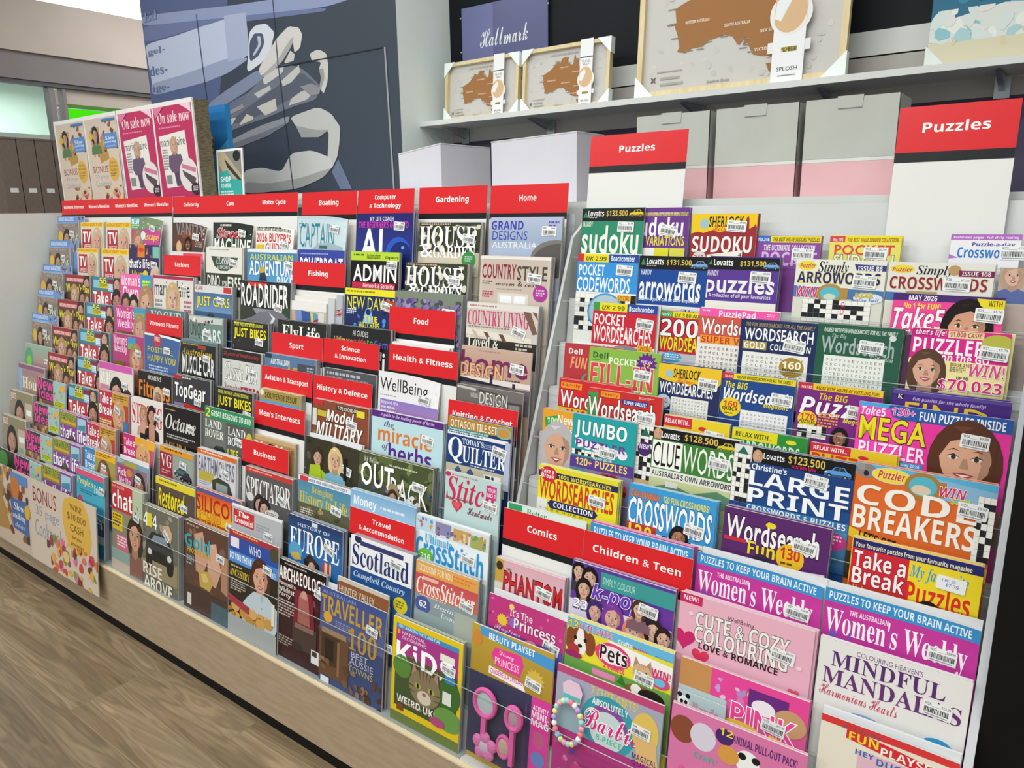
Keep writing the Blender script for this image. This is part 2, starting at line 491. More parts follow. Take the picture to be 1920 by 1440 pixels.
_sm = {}
def sticker_mesh(txt, seed):
    k = txt or 'plain%d' % (seed % 4)
    if k in _sm: return _sm[k]
    rg = random.Random(sum(map(ord, k)) * 7)
    g = Geo()
    W, Hh = 0.038, 0.0215
    def rc(x0, x1, z0, z1, y, c): g.add([(x0, y, z0), (x1, y, z0), (x1, y, z1), (x0, y, z1)], [(0, 1, 2, 3)], hexc(c))
    b = 0.0015
    oct_ = [(b, 0), (W - b, 0), (W, -b), (W, -Hh + b), (W - b, -Hh), (b, -Hh), (0, -Hh + b), (0, -b)]
    g.prism(oct_, 'y', 0.0, 0.00012, hexc('eceeee'))
    def word(t, x, z, w, h, c, st='n'):
        vs, fs, bb = glyphs(t, st, 0)
        g.add([(x + (p[0] - bb[0]) / (bb[1] - bb[0]) * w, -0.00008, z + (p[1] - bb[2]) / (bb[3] - bb[2]) * h) for p in vs], fs, hexc(c))
    if txt == '*':
        word('$7.75', 0.012, -0.016, 0.017, 0.0055, '4a5ab0', 'i')
        word('LBC 25', 0.006, -0.0085, 0.018, 0.0042, '5a68b8', 'i')
    else:
        if txt:
            p = txt.split(' ')
            word(p[0], 0.003, -0.0058, 0.008, 0.0042, '4a4a50', 's')
            word(p[1], 0.024, -0.0058, 0.0115, 0.0042, '4a4a50', 's')
            rc(0.0115, 0.023, -0.0062, -0.0057, -0.00008, '8a8a8e')
        else:
            rc(0.003, 0.011, -0.0056, -0.0028, -0.00008, '9a9a9e')
            rc(0.024, 0.035, -0.0056, -0.0028, -0.00008, '9a9a9e')
        x = 0.003
        while x < 0.034:
            w = rg.choice((0.0004, 0.0006, 0.0009, 0.0013))
            rc(x, x + w, -0.0165, -0.0085, -0.00008, '2e2e34')
            x += w + rg.choice((0.0004, 0.0006, 0.001))
        rc(0.004, 0.033, -0.0198, -0.0182, -0.00008, '9c9ca2')
    _sm[k] = g.mesh('price_sticker')
    _sm[k].materials.append(M_STICK)
    return _sm[k]

# ------------------------------------------------------------ rack tiers
TILT = R(7)
ZB, YB, DZ, DY = 0.215, 1.0, 0.0915, 0.0395
def tier(k, x=0.0, d=0.0):
    return (x, YB + DY * k + d * math.cos(TILT), ZB + DZ * k - d * math.sin(TILT))
ORD = ['top', 'second', 'third', 'fourth', 'fifth', 'sixth', 'seventh', 'eighth', 'ninth', 'tenth', 'eleventh']
def row_word(unit, k):
    n = (9 if unit == 'L' else 10) - k
    return 'bottom' if k == 0 else ORD[n]
def special(name, root, S):
    def X(u): return (u / 100 - 0.5) * S.w
    def Z(v): return S.h - v / 100 * S.w
    pk, gold = hexc('e060a8'), hexc('d8b070')
    if name == 'tray':
        g = Geo(); g.box(X(3), X(76), -0.0168, -0.004, 0.008, Z(56)); g.obj('clear_blister', M_FILM, root)
        g = Geo()
        g.ring((X(26), -0.012, Z(76)), 0.026, 0.028, 0.005, pk)
        g.ball((X(26), -0.011, Z(76)), 0.024, 0.002, 0.026, hexc('b8c4c8'))
        g.box(X(23), X(29), -0.015, -0.009, Z(116), Z(89), pk)
        g.obj('toy_mirror', M_PRINT, root)
        g = Geo()
        g.ring((X(62), -0.012, Z(78)), 0.017, 0.022, 0.006, pk)
        g.box(X(59.5), X(64.5), -0.016, -0.008, Z(128), Z(88), pk)
        g.ball((X(62), -0.012, Z(78)), 0.014, 0.004, 0.018, hexc('b898a8'))
        g.obj('toy_brush', M_PRINT, root)
        g = Geo()
        for t in range(5):
            a = math.pi / 2 + 2 * math.pi * t / 5
            g.ball((X(28) + 0.018 * math.cos(a), -0.011, Z(122) + 0.018 * math.sin(a)), 0.014, 0.006, 0.014, hexc('d878b0'))
        g.ball((X(28), -0.0125, Z(122)), 0.015, 0.0045, 0.015, hexc('c8b8c8'))
        g.obj('toy_compact', M_PRINT, root)
        g = Geo()
        g.ball((X(52), -0.011, Z(112)), 0.015, 0.006, 0.022, hexc('c0a898'))
        g.ring((X(52), -0.012, Z(112)), 0.015, 0.022, 0.004, pk)
        g.obj('toy_hand_mirror', M_PRINT, root)
    elif name == 'beads':
        g = Geo()
        cols = ['f0a0c0', 'a0d8d0', 'f0e0a0', 'b8a0e0', 'f4f0f0', 'f08090', '90d0e8', 'c8e8a0']
        for i in range(22):
            a = 2 * math.pi * i / 22
            g.ball((X(17) + 0.03 * math.cos(a), -0.012, Z(46) + 0.042 * math.sin(a)), 0.0058, 0.005, 0.0058, hexc(cols[i % 8]))
        g.obj('bead_bracelet', M_PRINT, root)
        g = Geo()
        g.prism([(X(8), Z(14)), (X(14), Z(9)), (X(24), Z(10)), (X(28), Z(17)), (X(26), Z(28)), (X(10), Z(28))], 'y', -0.0065, -0.0055, hexc('e8c8dc'))
        g.box(X(10), X(26), -0.0072, -0.0065, Z(26), Z(22), hexc('60b8b0'))
        g.obj('bracelet_card', M_PRINT, root)
        g = Geo(); g.box(X(20), X(58), -0.0165, -0.004, 0.006, Z(72)); g.obj('clear_blister', M_FILM, root)
        g = Geo(); g.box(X(24), X(52), -0.015, -0.006, 0.012, Z(82), hexc('c03a80')); g.box(X(28), X(48), -0.0162, -0.015, 0.03, Z(90), hexc('c8a050')); g.obj('toy_case', M_PRINT, root)
        g = Geo(); g.box(X(62), X(96), -0.0155, -0.004, 0.005, Z(84), hexc('8a5ab0')); g.box(X(66), X(92), -0.0168, -0.0155, 0.02, Z(92), hexc('d898b8')); g.obj('toy_box', M_PRINT, root)
    elif name == 'clip':
        W, hh = 0.4 * S.w, 0.36 * S.w
        T = Sheet(W, hh, 'b8ccd0')
        T.text(30, 16, 56, 22, 'e890b8', 'i/7a8a98', 'Panda')
        T.text(42, 42, 30, 18, '6a7a88', 'i', 'Clip')
        T.ell(14, 22, 12, 13, 'f0f2f2'); T.ell(5, 9, 5, 5, '1c1c20'); T.ell(22, 8, 5, 5, '1c1c20'); T.ell(10, 22, 3.5, 4.5, '1c1c20'); T.ell(19, 22, 3.5, 4.5, '1c1c20')
        c = T.g.obj('clip_card', M_PRINT, root)
        c.location = (X(21), -0.007, Z(62))
        g = Geo(); g.box(-W / 2, W / 2, 0.0001, 0.0012, 0, hh, hexc('d8dcdc')); g.obj('card_back', M_PRINT, c)
        g = Geo()
        g.ring((0.008, -0.006, 0.018), 0.02, 0.01, 0.0035, hexc('f03aa8'))
        g.obj('hair_clip', M_PRINT, c)
        g = Geo(); g.ball((0.012, -0.006, 0.004), 0.02, 0.006, 0.01, hexc('1a1a1e')); g.obj('clip_grip', M_PRINT, c)

def blk_copy_mesh(w, h, t, bg):
    g = Geo()
    e = hexc('b0b4ba')
    f = hexc('d4d4d2')
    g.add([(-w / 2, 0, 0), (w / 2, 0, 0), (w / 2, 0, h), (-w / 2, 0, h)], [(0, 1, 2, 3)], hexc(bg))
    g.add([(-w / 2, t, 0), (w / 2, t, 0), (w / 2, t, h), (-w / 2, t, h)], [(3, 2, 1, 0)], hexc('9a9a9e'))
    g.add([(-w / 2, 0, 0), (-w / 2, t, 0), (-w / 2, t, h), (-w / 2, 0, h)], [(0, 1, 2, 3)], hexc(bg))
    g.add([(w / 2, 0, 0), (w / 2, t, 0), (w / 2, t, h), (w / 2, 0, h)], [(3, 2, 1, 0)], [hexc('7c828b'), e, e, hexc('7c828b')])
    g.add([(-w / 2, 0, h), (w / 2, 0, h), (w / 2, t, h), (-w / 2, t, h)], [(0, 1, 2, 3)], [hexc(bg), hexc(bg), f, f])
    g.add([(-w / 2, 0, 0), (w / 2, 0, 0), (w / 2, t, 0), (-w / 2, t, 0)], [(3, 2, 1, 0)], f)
    return g.mesh('magazine')
rnd = random.Random(11)
COPIES = []
def magazine(unit, k, d, x0, w, h, rl, n, curl, bg, label, art, dup):
    t = 0.0038
    x0 += w / 2
    root = empty('magazine', tier(k, x0, d), (-TILT, 0, 0))
    if rl: root.rotation_euler = (Matrix.Rotation(-TILT, 3, 'X') @ Matrix.Rotation(R(rl), 3, 'Y')).to_euler()
    full = label + ', ' + row_word(unit, k) + ' row'
    tag(root, full, 'magazine', 'magazines on the wide tiered section' if unit == 'L' else 'puzzle and children magazines')
    S = Sheet(w, h, bg, curl)
    for ln in art: S.op(ln)
    # back sheet and spine of the cover
    if not S.curl:
        S.g.box(-w / 2, -w / 2 + 0.0004, 0.0, t, 0, h, hexc(bg))
        S.g.box(-w / 2, w / 2, t - 0.0003, t, 0, h, hexc('c8c8ca'))
    S.g.obj('cover', M_PRINT, root)
    if S.curl:   # pages follow the bent corner
        g = Geo()
        S.n = 0
        us, vs = list(range(0, 101, 10)), [0, 5, 10, 20, 30, 40, 50, 60, S.H]
        pts = []
        for off in (0.0003, t):
            for v in vs:
                for u in us:
                    p = S.P(u, v)
                    pts.append((p[0], p[1] + off, max(p[2] - 0.0005, 0)))
        nu, nv = len(us), len(vs)
        fs = []
        for b in (0, nu * nv):
            for i in range(nv - 1):
                for j in range(nu - 1):
                    q = b + i * nu + j
                    fs.append((q, q + 1, q + nu + 1, q + nu))
        for j in range(nu - 1):
            for q in (j, (nv - 1) * nu + j): fs.append((q, q + 1, q + 1 + nu * nv, q + nu * nv))
        for i in range(nv - 1):
            for q in (i * nu, i * nu + nu - 1): fs.append((q, q + nu, q + nu + nu * nv, q + nu * nv))
        g.add(pts, fs, (1, 1, 1, 1))
        g.obj('page_block', M_PAGES, root)
    else:
        g = Geo()
        g.box(-w / 2 + 0.0004, w / 2 - 0.0006, 0.0002, t - 0.0003, 0.0005, h - 0.0006)
        g.obj('page_block', M_PAGES, root)
    for i, (u, v, a, txt) in enumerate(S.stick):
        st = bpy.data.objects.new('price_sticker', sticker_mesh(txt, int(u + v)))
        st.parent = root
        st.location = ((u / 100 - 0.5) * w, -S.n * LAY - 0.0004 + S.D(u, v) * (1.0 if S.curl else 0) - (0.001 if S.curl else 0), h - v / 100 * w)
        if S.curl: st.rotation_euler = (0, R(a), 0)
        else: st.rotation_euler = (0, R(a), 0)
        COL.objects.link(st)
    for e in S.extra: special(e, root, S)
    if n:
        gap = min(0.0044, (0.0132 - d - S.curl if k < (9 if unit == 'L' else 10) else 0.03) / n)
        if 0 < gap <= 0.002 or S.curl: n = min(n, max(int((0.0132 - d - S.curl) / 0.0023), 0)); gap = (0.0132 - d - S.curl) / max(n, 1)
        if n and gap > 0.002:
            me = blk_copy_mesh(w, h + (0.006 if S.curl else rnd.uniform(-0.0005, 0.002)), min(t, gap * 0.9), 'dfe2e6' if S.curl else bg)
            lab = 'copy tucked behind the ' + label + ((', ' + row_word(unit, k) + ' row') if dup else '')
            for i in range(n):
                loc = tier(k, x0 + (rnd.uniform(-0.002, 0.0045) if x0 + w / 2 < -0.06 and not -0.93 < x0 + w / 2 < -0.88 else rnd.uniform(-0.003, 0)), d + t + 0.0004 + S.curl + i * gap)
                COPIES.append((Vector(loc).length + 0.25 * i, loc, me, lab, 'copies behind ' + label + ' ' + unit + str(k)))
    return root
def sign(unit, k, d, x0, w, h, rh, texts, label):
    root = empty('category_sign', tier(k, x0 + w / 2, d), (-TILT, 0, 0))
    tag(root, label, 'sign', 'red category signs')
    S = Sheet(w, h, 'e4e4e2')
    S.rect(0, 0, 100, rh, 'd9262c')
    S.rect(0, rh, 100, rh * 0.22, '1b1c20')
    n = len(texts)
    for i, t in enumerate(texts):
        ls = t.split('/')
        hh = rh * (0.3 if len(ls) == 1 else 0.25)
        for j, q in enumerate(ls):
            tw = len(q) * hh * 0.62 if len(q) > 3 else len(q) * hh * 0.7
            tw = min(tw, 86 / n)
            hj = hh * (0.78 if not any(c in q for c in 'gpyj') else 1.0)
            cx = 100 * (i + 0.5) / n
            yy = rh * (0.5 if len(ls) == 1 else (0.34, 0.68)[j])
            S.text(cx - tw / 2, yy - hh / 2, tw, hj, 'fbf6f4', 'b', q)
    S.g.obj('card_face', M_PRINT, root)
    g = Geo()
    g.box(-w / 2, w / 2, 0.0001, 0.0012, 0, h, hexc('dcdcdc'))
    g.obj('card_back', M_PRINT, root)
def stock_copies():
    """the copies that show largest are things of their own; the many slivers behind them are one object"""
    COPIES.sort(key=lambda c: c[0])
    for _, loc, me, lab, grp in COPIES[:NCOPY]:
        if not me.materials: me.materials.append(M_PRINT)
        o = bpy.data.objects.new('magazine', me)
        o.location = loc
        o.rotation_euler = (-TILT, 0, 0)
        tag(o, lab, 'magazine', grp)
        COL.objects.link(o)
    g = Geo()
    rx = Matrix.Rotation(-TILT, 4, 'X')
    for _, loc, me, lab, grp in COPIES[NCOPY:]:
        T = Matrix.Translation(loc) @ rx
        cs = me.attributes['print'].data
        g.add([tuple(T @ v.co) for v in me.vertices], [tuple(p.vertices) for p in me.polygons], [tuple(q.color) for q in cs])
    tag(g.obj('magazine_backstock', M_PRINT), 'further magazine copies showing only as thin page edges behind the front rows', 'magazine', None, 'stuff')
NCOPY = 126
DATA = r'''#bluehead
r 0 0 66 40 5f8dcc
t 4 3 58 9 dfe6f4 b BONUS MAGAZINE
r 0 15 66 7 86aede
b 66 0 34 40 16 4 8a5a62 c89060 4b4a80 d8b8a0 7a4a3a
#pip
b 0 0 100 75 40 5 8d7e74 a59488 77705f b0a090 6f6558 998a86
t 25 3 60 10 b9aaa4 b THE SLOW
e 16 52 12 25 d8b045
f 45 55 15 2c2422 b98d78 8a7a72
t 60 38 38 36 dce8cf c Pip
k 60 24 3
#tvweek
r 0 0 100 17 f0cc2c
t 5 3 88 10 c05a18 q AUSTRALIA'S BIGGEST TV GUIDE
r 0 17 100 130 d9d2c4
r 7 24 41 72 b02c3a
t 10 32 35 38 ffffff b TV
t 13 77 32 15 ecd4d4 b WEEK
f 72 66 19 c5b294 d3a18b 6c6c72
#womansday
r 0 0 76 10 9c2430
r 5 11 72 13 d06a6c
t 8 12 66 10 f6dcdc b RECIPES FOR FAMILY
f 88 28 12 2a2422 c99a86 9a6a80
r 0 36 100 70 5a4238
b 0 40 100 60 22 9 6b4a40 8a6256 4c3a34 a98a7a 8a6a86
t 5 30 95 40 f2e23a B/1a1408 Woman's Day
f 40 68 14 b08a66 d8b09c 8a7a92
f 72 80 12 3b2a24 c08a76 6a5a7a
f 92 84 10 6b4a34 d0a08c 404050
#take5
r 0 0 100 52 3f7f96
r 2 10 22 26 86c4de
t 24 2 24 20 f2e22c b/222000 56
r 22 20 32 16 d6c824
n 24 22 28 12 3 5a5210
r 52 6 22 14 8a2638
r 54 20 22 24 9cc8e6
n 56 22 18 18 3 f8fcff
f 84 22 11 4a3830 d2a48e 8a8070
r 76 36 24 20 8c8a2a
n 78 38 20 14 2 f0ea60
r 0 46 78 50 b83a44
t 3 46 72 46 ffffff b Take 5
f 84 76 15 241c1c bd8570 8a5a50
r 0 96 100 8 c8a838
#newidea
r 0 0 60 58 3c3a40
t 2 1 56 30 f447a4 b New
t 4 30 56 28 f447a4 b Idea
r 58 0 42 75 9fc6c0
b 60 8 32 50 16 3 b8863c d8a850 8a5c28 e0c080
e 90 16 8 9 f0b030
r 62 54 34 16 ccd234
n 64 56 30 12 3 5a6018
r 0 60 58 70 7c5a50
b 0 60 58 40 12 8 9a7060 5a3c38 c89a88 c8a840
#thatslife
r 0 0 100 120 8a4a98
r 0 0 62 40 8f8a3c
t 4 3 56 22 1f6a38 b/e6e04a $85,015
r 6 26 54 8 d8a83a
r 66 6 30 38 a8d0e0
p 4a90a8 68,30 94,22 94,42 68,42
t 1 42 98 40 ffffff b/5a2470 that's life!
r 0 86 100 30 7a3a86
f 44 104 14 5a4a44 c89a8c 9a6ab0
r 66 92 30 36 8a8aa8
#takebreak
r 0 0 48 78 c2304c
t 4 6 42 30 ffffff b/8a1028 Take a
t 2 38 46 30 ffffff b/8a1028 Break
r 48 0 52 28 cfa038
n 52 4 44 18 3 6a4a10
f 70 58 17 c8a070 d6a486 b05a4a
r 0 78 48 40 b0683a
n 4 82 40 20 3 f0d8b0
r 84 72 16 30 3f78b0
k 58 32 22
@L9|0.0136|-3.382|0.231|0.289|0|0|0|6f93c8|blue-headed bonus cookbook at the far end
z 0.72
=bluehead
@L9|0|-3.351|0.184|0.258|0|2|.004|8f8078|small slow-living magazine with dark-haired portrait
z 0.6
=pip
@L8|0.0136|-3.390|0.249|0.286|0|0|0|6f93c8|blue-headed bonus cookbook at the far end
z 0.72
=bluehead
@L8|0|-3.365|0.182|0.255|0|2|.004|8f8078|small slow-living magazine with dark-haired portrait
z 0.6
=pip
@L7|0.0136|-3.390|0.256|0.282|0|0|0|6f93c8|blue-headed bonus cookbook at the far end
z 0.72
=bluehead
@L7|0|-3.385|0.199|0.249|0|2|.004|8f8078|small slow-living magazine with dark-haired portrait
z 0.6
=pip
@L6|0.0136|-3.372|0.227|0.278|0|0|0|6f93c8|blue-headed bonus cookbook at the far end
z 0.72
=bluehead
@L6|0|-3.344|0.175|0.247|0|2|.004|8f8078|small slow-living magazine with dark-haired portrait
z 0.6
=pip
@L5|0.0136|-3.361|0.233|0.278|0|0|0|6f93c8|blue-headed bonus cookbook at the far end
z 0.72
=bluehead
@L5|0|-3.327|0.171|0.246|0|2|.004|8f8078|small slow-living magazine with dark-haired portrait
z 0.6
=pip
@L4|0.005|-3.338|0.238|0.254|0|2|.003|b86a8a|green-to-pink cover with small green leaf badge
r 0 0 100 40 8fb8a0 b8788c
r 0 40 100 30 b8788c c05a88
e 16 26 16 20 5aa07c
e 16 30 9 10 8acc40
n 74 20 14 10 2 f0e8e8
e 30 74 5 6 f0e8f0
@L3|0.005|-3.329|0.231|0.270|0|2|.003|a8907c|pale cottage craft magazine with purple top strip
z 0.72
r 0 0 100 10 8a5a7a
r 0 10 14 60 8ab0d8
t 14 12 70 14 a87a9a b HANDMADE
t 14 30 84 26 f4ece0 s House
b 20 55 80 50 14 6 c8a060 a88858 6a8ab8 4a78c0 e0d0b8
e 50 78 9 12 3a6ac0
@L2|0|-3.328|0.205|0.263|0|3|.003|9a8a78|bound cover of woman with dark plait, red corner title
z 0.72
r 0 0 100 30 8f8768
t 2 6 24 24 f0dada b/b83030 yours
f 42 60 19 241c1c c0907a 8a8a88
r 70 24 30 70 c0b49c
r 74 42 22 14 f0f0ec
r 72 70 18 26 7aa894
@L1|0|-3.335|0.217|0.262|0|3|.003|9a8a78|bound cover of woman with dark plait, red corner title
z 0.72
r 0 0 100 30 8f8768
t 2 6 24 24 f0dada b/b83030 yours
f 42 60 19 241c1c c0907a 8a8a88
r 70 24 30 70 c0b49c
r 74 42 22 14 f0f0ec
r 72 70 18 26 7aa894
@L0|0.006|-3.390|0.230|0.230|0|4|.01|3a3a30|dark green cookery cover with sagging corner
z 0.72
r 0 0 100 40 3a4038 2c2c24
e 50 24 18 20 4a8a3c
b 10 40 80 70 16 3 5a4630 3a2c22 7a5a40 2a241c
@L9|0|-3.148|0.187|0.262|0|2|.002|d9d2c4|television weekly beside the dark-haired portrait
z 0.58
=tvweek
@L8|0|-3.115|0.169|0.258|0|2|.002|d9d2c4|television weekly beside the dark-haired portrait
z 0.58
=tvweek
@L7|0|-3.158|0.204|0.250|0|2|.002|5a4238|yellow-titled women's weekly crowded with family faces
z 0.55
=womansday
@L6|0|-3.156|0.214|0.248|0|2|.002|5a4238|yellow-titled women's weekly crowded with family faces
z 0.55
=womansday
@L5|0|-3.143|0.211|0.240|0|2|.002|5a4238|yellow-titled women's weekly crowded with family faces
z 0.55
=womansday
@L4|0|-3.116|0.219|0.240|0|0|.002|5a4238|yellow-titled women's weekly crowded with family faces
z 0.55
=womansday
@L3|0|-3.149|0.242|0.237|0|0|.002|3c3a40|weekly with hot pink masthead on charcoal
z 0.56
=newidea
@L2|0|-3.116|0.223|0.241|0|4|.002|3c3a40|weekly with hot pink masthead on charcoal
z 0.56
=newidea
@L1|0|-3.120|0.231|0.236|0|4|.002|3c3a40|weekly with hot pink masthead on charcoal
z 0.56
=newidea
@L0|0|-3.153|0.241|0.232|0|4|.002|3c3a40|weekly with hot pink masthead on charcoal
z 0.56
=newidea
@L9|0|-2.945|0.192|0.261|0|2|.002|d9d2c4|television weekly beside the pink leaning one
z 0.58
=tvweek
@L8|0|-2.920|0.203|0.258|0|2|.002|d9d2c4|television weekly beside the purple monthly
z 0.58
=tvweek
@L7|0.005|-2.940|0.218|0.250|0|2|.002|3f7f96|red-on-white puzzle weekly with a woman's face
z 0.52
=take5
@L6|0|-2.920|0.210|0.248|0|2|.002|3f7f96|red-on-white puzzle weekly with a woman's face
z 0.52
=take5
@L5|0|-2.911|0.223|0.249|0|2|.002|3f7f96|red-on-white puzzle weekly with a woman's face
z 0.52
=take5
@L4|0.005|-2.883|0.206|0.247|0|2|.002|3f7f96|red-on-white puzzle weekly with a woman's face
z 0.52
=take5
@L3|0|-2.882|0.228|0.244|0|2|.002|3f7f96|red-on-white puzzle weekly with a woman's face
z 0.52
=take5
@L2|0|-2.888|0.211|0.242|0|4|.002|8a4a98|purple weekly with green cash prize figure
z 0.55
=thatslife
@L1|0|-2.881|0.216|0.244|0|4|.002|8a4a98|purple weekly with green cash prize figure
z 0.55
=thatslife
@L0|0|-2.908|0.238|0.241|0|4|.002|8a4a98|purple weekly with green cash prize figure
z 0.55
=thatslife
@L9|0|-2.757|0.195|0.280|0|3|.016|b84a80|pink weekly with purple and yellow heading, corner drooping
z 0.72
r 0 0 100 32 7a8f70
r 0 0 34 30 4a9a9a
t 4 4 28 14 ffffff b NEW
n 4 20 28 10 2 d8e060
b 36 2 60 28 10 3 c8b8b0 e0d8d0 8a6a5a a08070
f 28 68 19 9a7a58 d2a08a 6a4a40
r 50 30 50 90 c04a90
t 52 40 44 22 f0c838 b Escape
t 50 66 48 20 f8e8f4 b Danger
e 46 46 8 11 d8e4f0
k 66 18 12
@L8|0|-2.714|0.203|0.277|0|2|.003|3a2a5a|purple monthly with lime title and grey-haired woman
z 0.72
b 0 0 100 30 14 4 8a6a40 c89a50 6a5a50 d8b878
r 30 0 24 30 e08028
e 42 12 9 6 d83a28
r 80 4 20 26 7ac0b0
t 1 34 72 22 ffffff b that's life!
t 10 62 40 20 d2c62c b Mum
e 56 72 9 12 e8c83a
t 8 88 62 14 e8e4f0 s MONTHLY
f 88 72 13 d0c0a8 dcb49c c8a890
k 76 38 4
@L7|0|-2.723|0.230|0.269|0|0|.003|e0559a|hot pink women's weekly with three portraits
z 0.72
r 0 0 62 8 f06ab0
t 3 3 58 22 ffe0f2 b Woman's
t 8 26 48 26 ffe8f4 b Own
r 62 0 34 28 3a94d0
r 66 10 26 18 5ab878
n 68 12 22 14 2 e8f050
f 18 66 13 3a2a24 b98a70 6a4a40
f 42 68 13 1c1a20 d8b0a0 3a5a90
f 80 60 19 a88860 d6a890 5a4a58
@L6|0|-2.706|0.209|0.253|0|2|.003|c8408c|deep pink women's weekly with crown motif
z 0.72
t 6 6 60 22 ffd8ee b Woman's
t 8 30 58 26 ffd8ee b Weekly
p e0b030 40,8 44,2 48,8
r 64 0 36 26 4a9ac0
r 66 12 32 14 6ab870
f 84 50 18 a88860 d2a08c 8a6a68
r 8 58 52 8 6a5a20
n 8 68 40 24 3 a8c0d0
@L5|0|-2.665|0.214|0.255|0|2|.003|b04078|deep pink women's weekly with lime flash and sticker
z 0.72
t 3 4 44 20 ffd0ea b Woman's
t 5 24 42 22 ffd0ea b Weekly
r 50 4 24 24 3a98d0
r 50 18 24 12 66b85a
f 76 50 17 a88050 d8a48e a87a70
r 5 62 34 10 7a6a24
n 5 76 36 14 2 b8c8d8
k 74 28 6
@L4|0|-2.705|0.234|0.248|0|0|.004|e4ded6|white gossip weekly with long dark-haired woman
z 0.72
r 0 0 98 14 d25ab0
t 3 18 48 30 f8f4ee s/b8b0a8 WHO
r 2 46 28 40 c88aa0
f 52 62 18 1c1818 d0a28c 3a3434
f 84 70 12 4a3428 c8947c b87a60
k 70 32 5
r 60 92 40 12 cfa83e
@L3|0|-2.650|0.203|0.253|0|3|.004|b8443c|red-cornered real-life weekly with blonde woman
z 0.6
=takebreak
@L2|0|-2.681|0.200|0.232|0|3|.004|b8443c|red-cornered real-life weekly with blonde woman
z 0.6
=takebreak
@L1|0|-2.637|0.216|0.254|0|2|.004|7a6a9a|blue-cornered real-life special with long-haired woman
z 0.6
r 0 0 36 66 3f86c4
t 3 8 32 24 f0f8ff b Take a
t 3 34 32 22 f0f8ff b Break
r 36 0 64 18 f0b430
n 40 4 50 10 2 8a4a10
r 36 18 64 80 a89a4a
f 64 62 18 7a4a34 d8a690 8a6ab0
r 0 66 36 20 6a9a50
k 56 28 6
@L0|0|-2.634|0.192|0.280|0|5|.004|2f8fae|turquoise coastal magazine with wave scene
z 0.72
r 0 0 100 14 e0557e
r 0 14 100 60 1f90b4 5ab4c8
t 3 18 60 22 f0e478 s People's
t 66 26 30 20 d8f0f8 s Friend
n 14 48 62 10 2 2a6a88
e 14 76 9 11 c84a70
p e4f0f0 0,96 20,92 44,104 70,100 100,112 100,130 0,130
p 2a7ab4 30,86 60,96 90,112 84,116 44,104
r 0 118 100 40 24588c
b 0 112 100 34 12 7 2f6a9c 1f4a78 e8f0f0 3a80b0
k 86 24 8
e 96 112 5 8 c8b030
r 94 120 6 26 6a1c30
e 97 116 4 6 2a1c1c
r 0 146 100 20 b8c8d0
@L9|0|-2.472|0.181|0.260|0|3|.018|4a3a36|dark brown glossy with figure wearing a spiked crown
z 0.72
r 0 0 100 60 4a3c3a 6a3c2c
t 12 2 86 30 8f8884 b VANITY
p 8a4a30 30,40 38,20 44,38 52,14 56,38 66,20 64,42
f 52 56 10 1c1412 7a4630 3a2420
e 22 62 9 16 d8b088
t 74 44 22 16 b0a49c n 2026
k 66 26 8
@L8|0.01|-2.460|0.209|0.257|0|1|.002|e8e0e4|white fashion magazine hidden behind a red card
z 0.72
r 0 0 100 60 d8d4dc
r 40 2 56 22 e0505a
t 4 4 32 12 f4f0f4 b SALE
@L7|0|-2.493|0.242|0.272|0|4|.004|dcd8d4|white fashion magazine with blonde in grey coat
z 0.72
r 0 0 100 6 a82a4a
t 2 8 90 30 1a1a1c n marie claire
f 50 42 15 c8a878 d8b09a 8a7478
n 4 46 18 40 5 8a8a8a
n 78 44 18 40 5 b0707a
k 70 14 3
@L6|0|-2.493|0.235|0.259|0|3|.003|5e7478|grey-green glossy with pale serif title, mostly hidden
z 0.72
t 14 4 80 30 c8d4d0 s VOGUE
r 0 40 100 60 7a8a8c
@L5|0|-2.447|0.200|0.274|0|2|.012|3f5f94|blue wellness magazine with mustard capitals
z 0.72
r 0 0 100 5 e8e8ec
r 0 5 100 100 44649a
e 40 14 13 15 b83a48
t 32 6 16 10 f0d8d8 b FREE
t 10 30 76 14 c8b84a b POSITIVE,
t 10 48 84 16 c8b84a b HAPPY YOU
n 14 72 60 26 4 b8c8e0
e 90 98 14 14 b84060
k 60 26 2
@L4|0|-2.436|0.207|0.247|0|3|.003|22201f|black fitness magazine with orange title
z 0.72
t 30 6 40 10 d8d0c8 q WOMEN'S
t 3 18 92 38 e08028 b Fitness
f 60 52 12 c8b8a0 a87a60 c8c4c0
n 6 62 30 14 2 b0a8a0
k 78 26 5
@L3|0|-2.427|0.199|0.256|0|3|.003|e6dfdc|white fitness magazine with large red letters and two athletes
z 0.72
t 3 10 94 48 cc2430 s STRONG
f 40 34 11 b08058 d09c84 c89a88
r 32 50 16 60 d0a08a
f 66 32 12 1a1618 c89078 1c1a1c
r 58 50 18 60 c89078
r 30 76 20 20 2a2424
k 76 22 12
r 0 92 24 40 b06a60
@L2|0|-2.424|0.181|0.237|0|5|.012|c24a78|pink-cornered weekly leaning out of a thick bundle
z 0.62
r 0 0 42 80 c83078
t 3 12 38 22 ffe8f4 b Take a
t 3 38 38 22 ffe8f4 b Break
r 42 0 58 26 e0a830
f 68 52 18 d8a860 d8a07a b8783c
r 80 76 20 30 2f6ab0
r 0 80 60 20 c8504a
@L1|0|-2.414|0.182|0.258|0|4|.008|8a6a80|purple-cornered real-life weekly with lime strip
z 0.6
r 0 0 100 16 7a9ab0
n 4 4 24 10 2 e8e0b0
r 30 4 40 14 b0a040
r 4 22 50 66 a83a6a
t 6 28 30 22 f8dce8 b Pick
t 10 54 40 24 f8dce8 b Me Up
e 46 36 10 12 d0843c
f 78 66 17 3a2822 c08a70 a08858
k 66 34 10
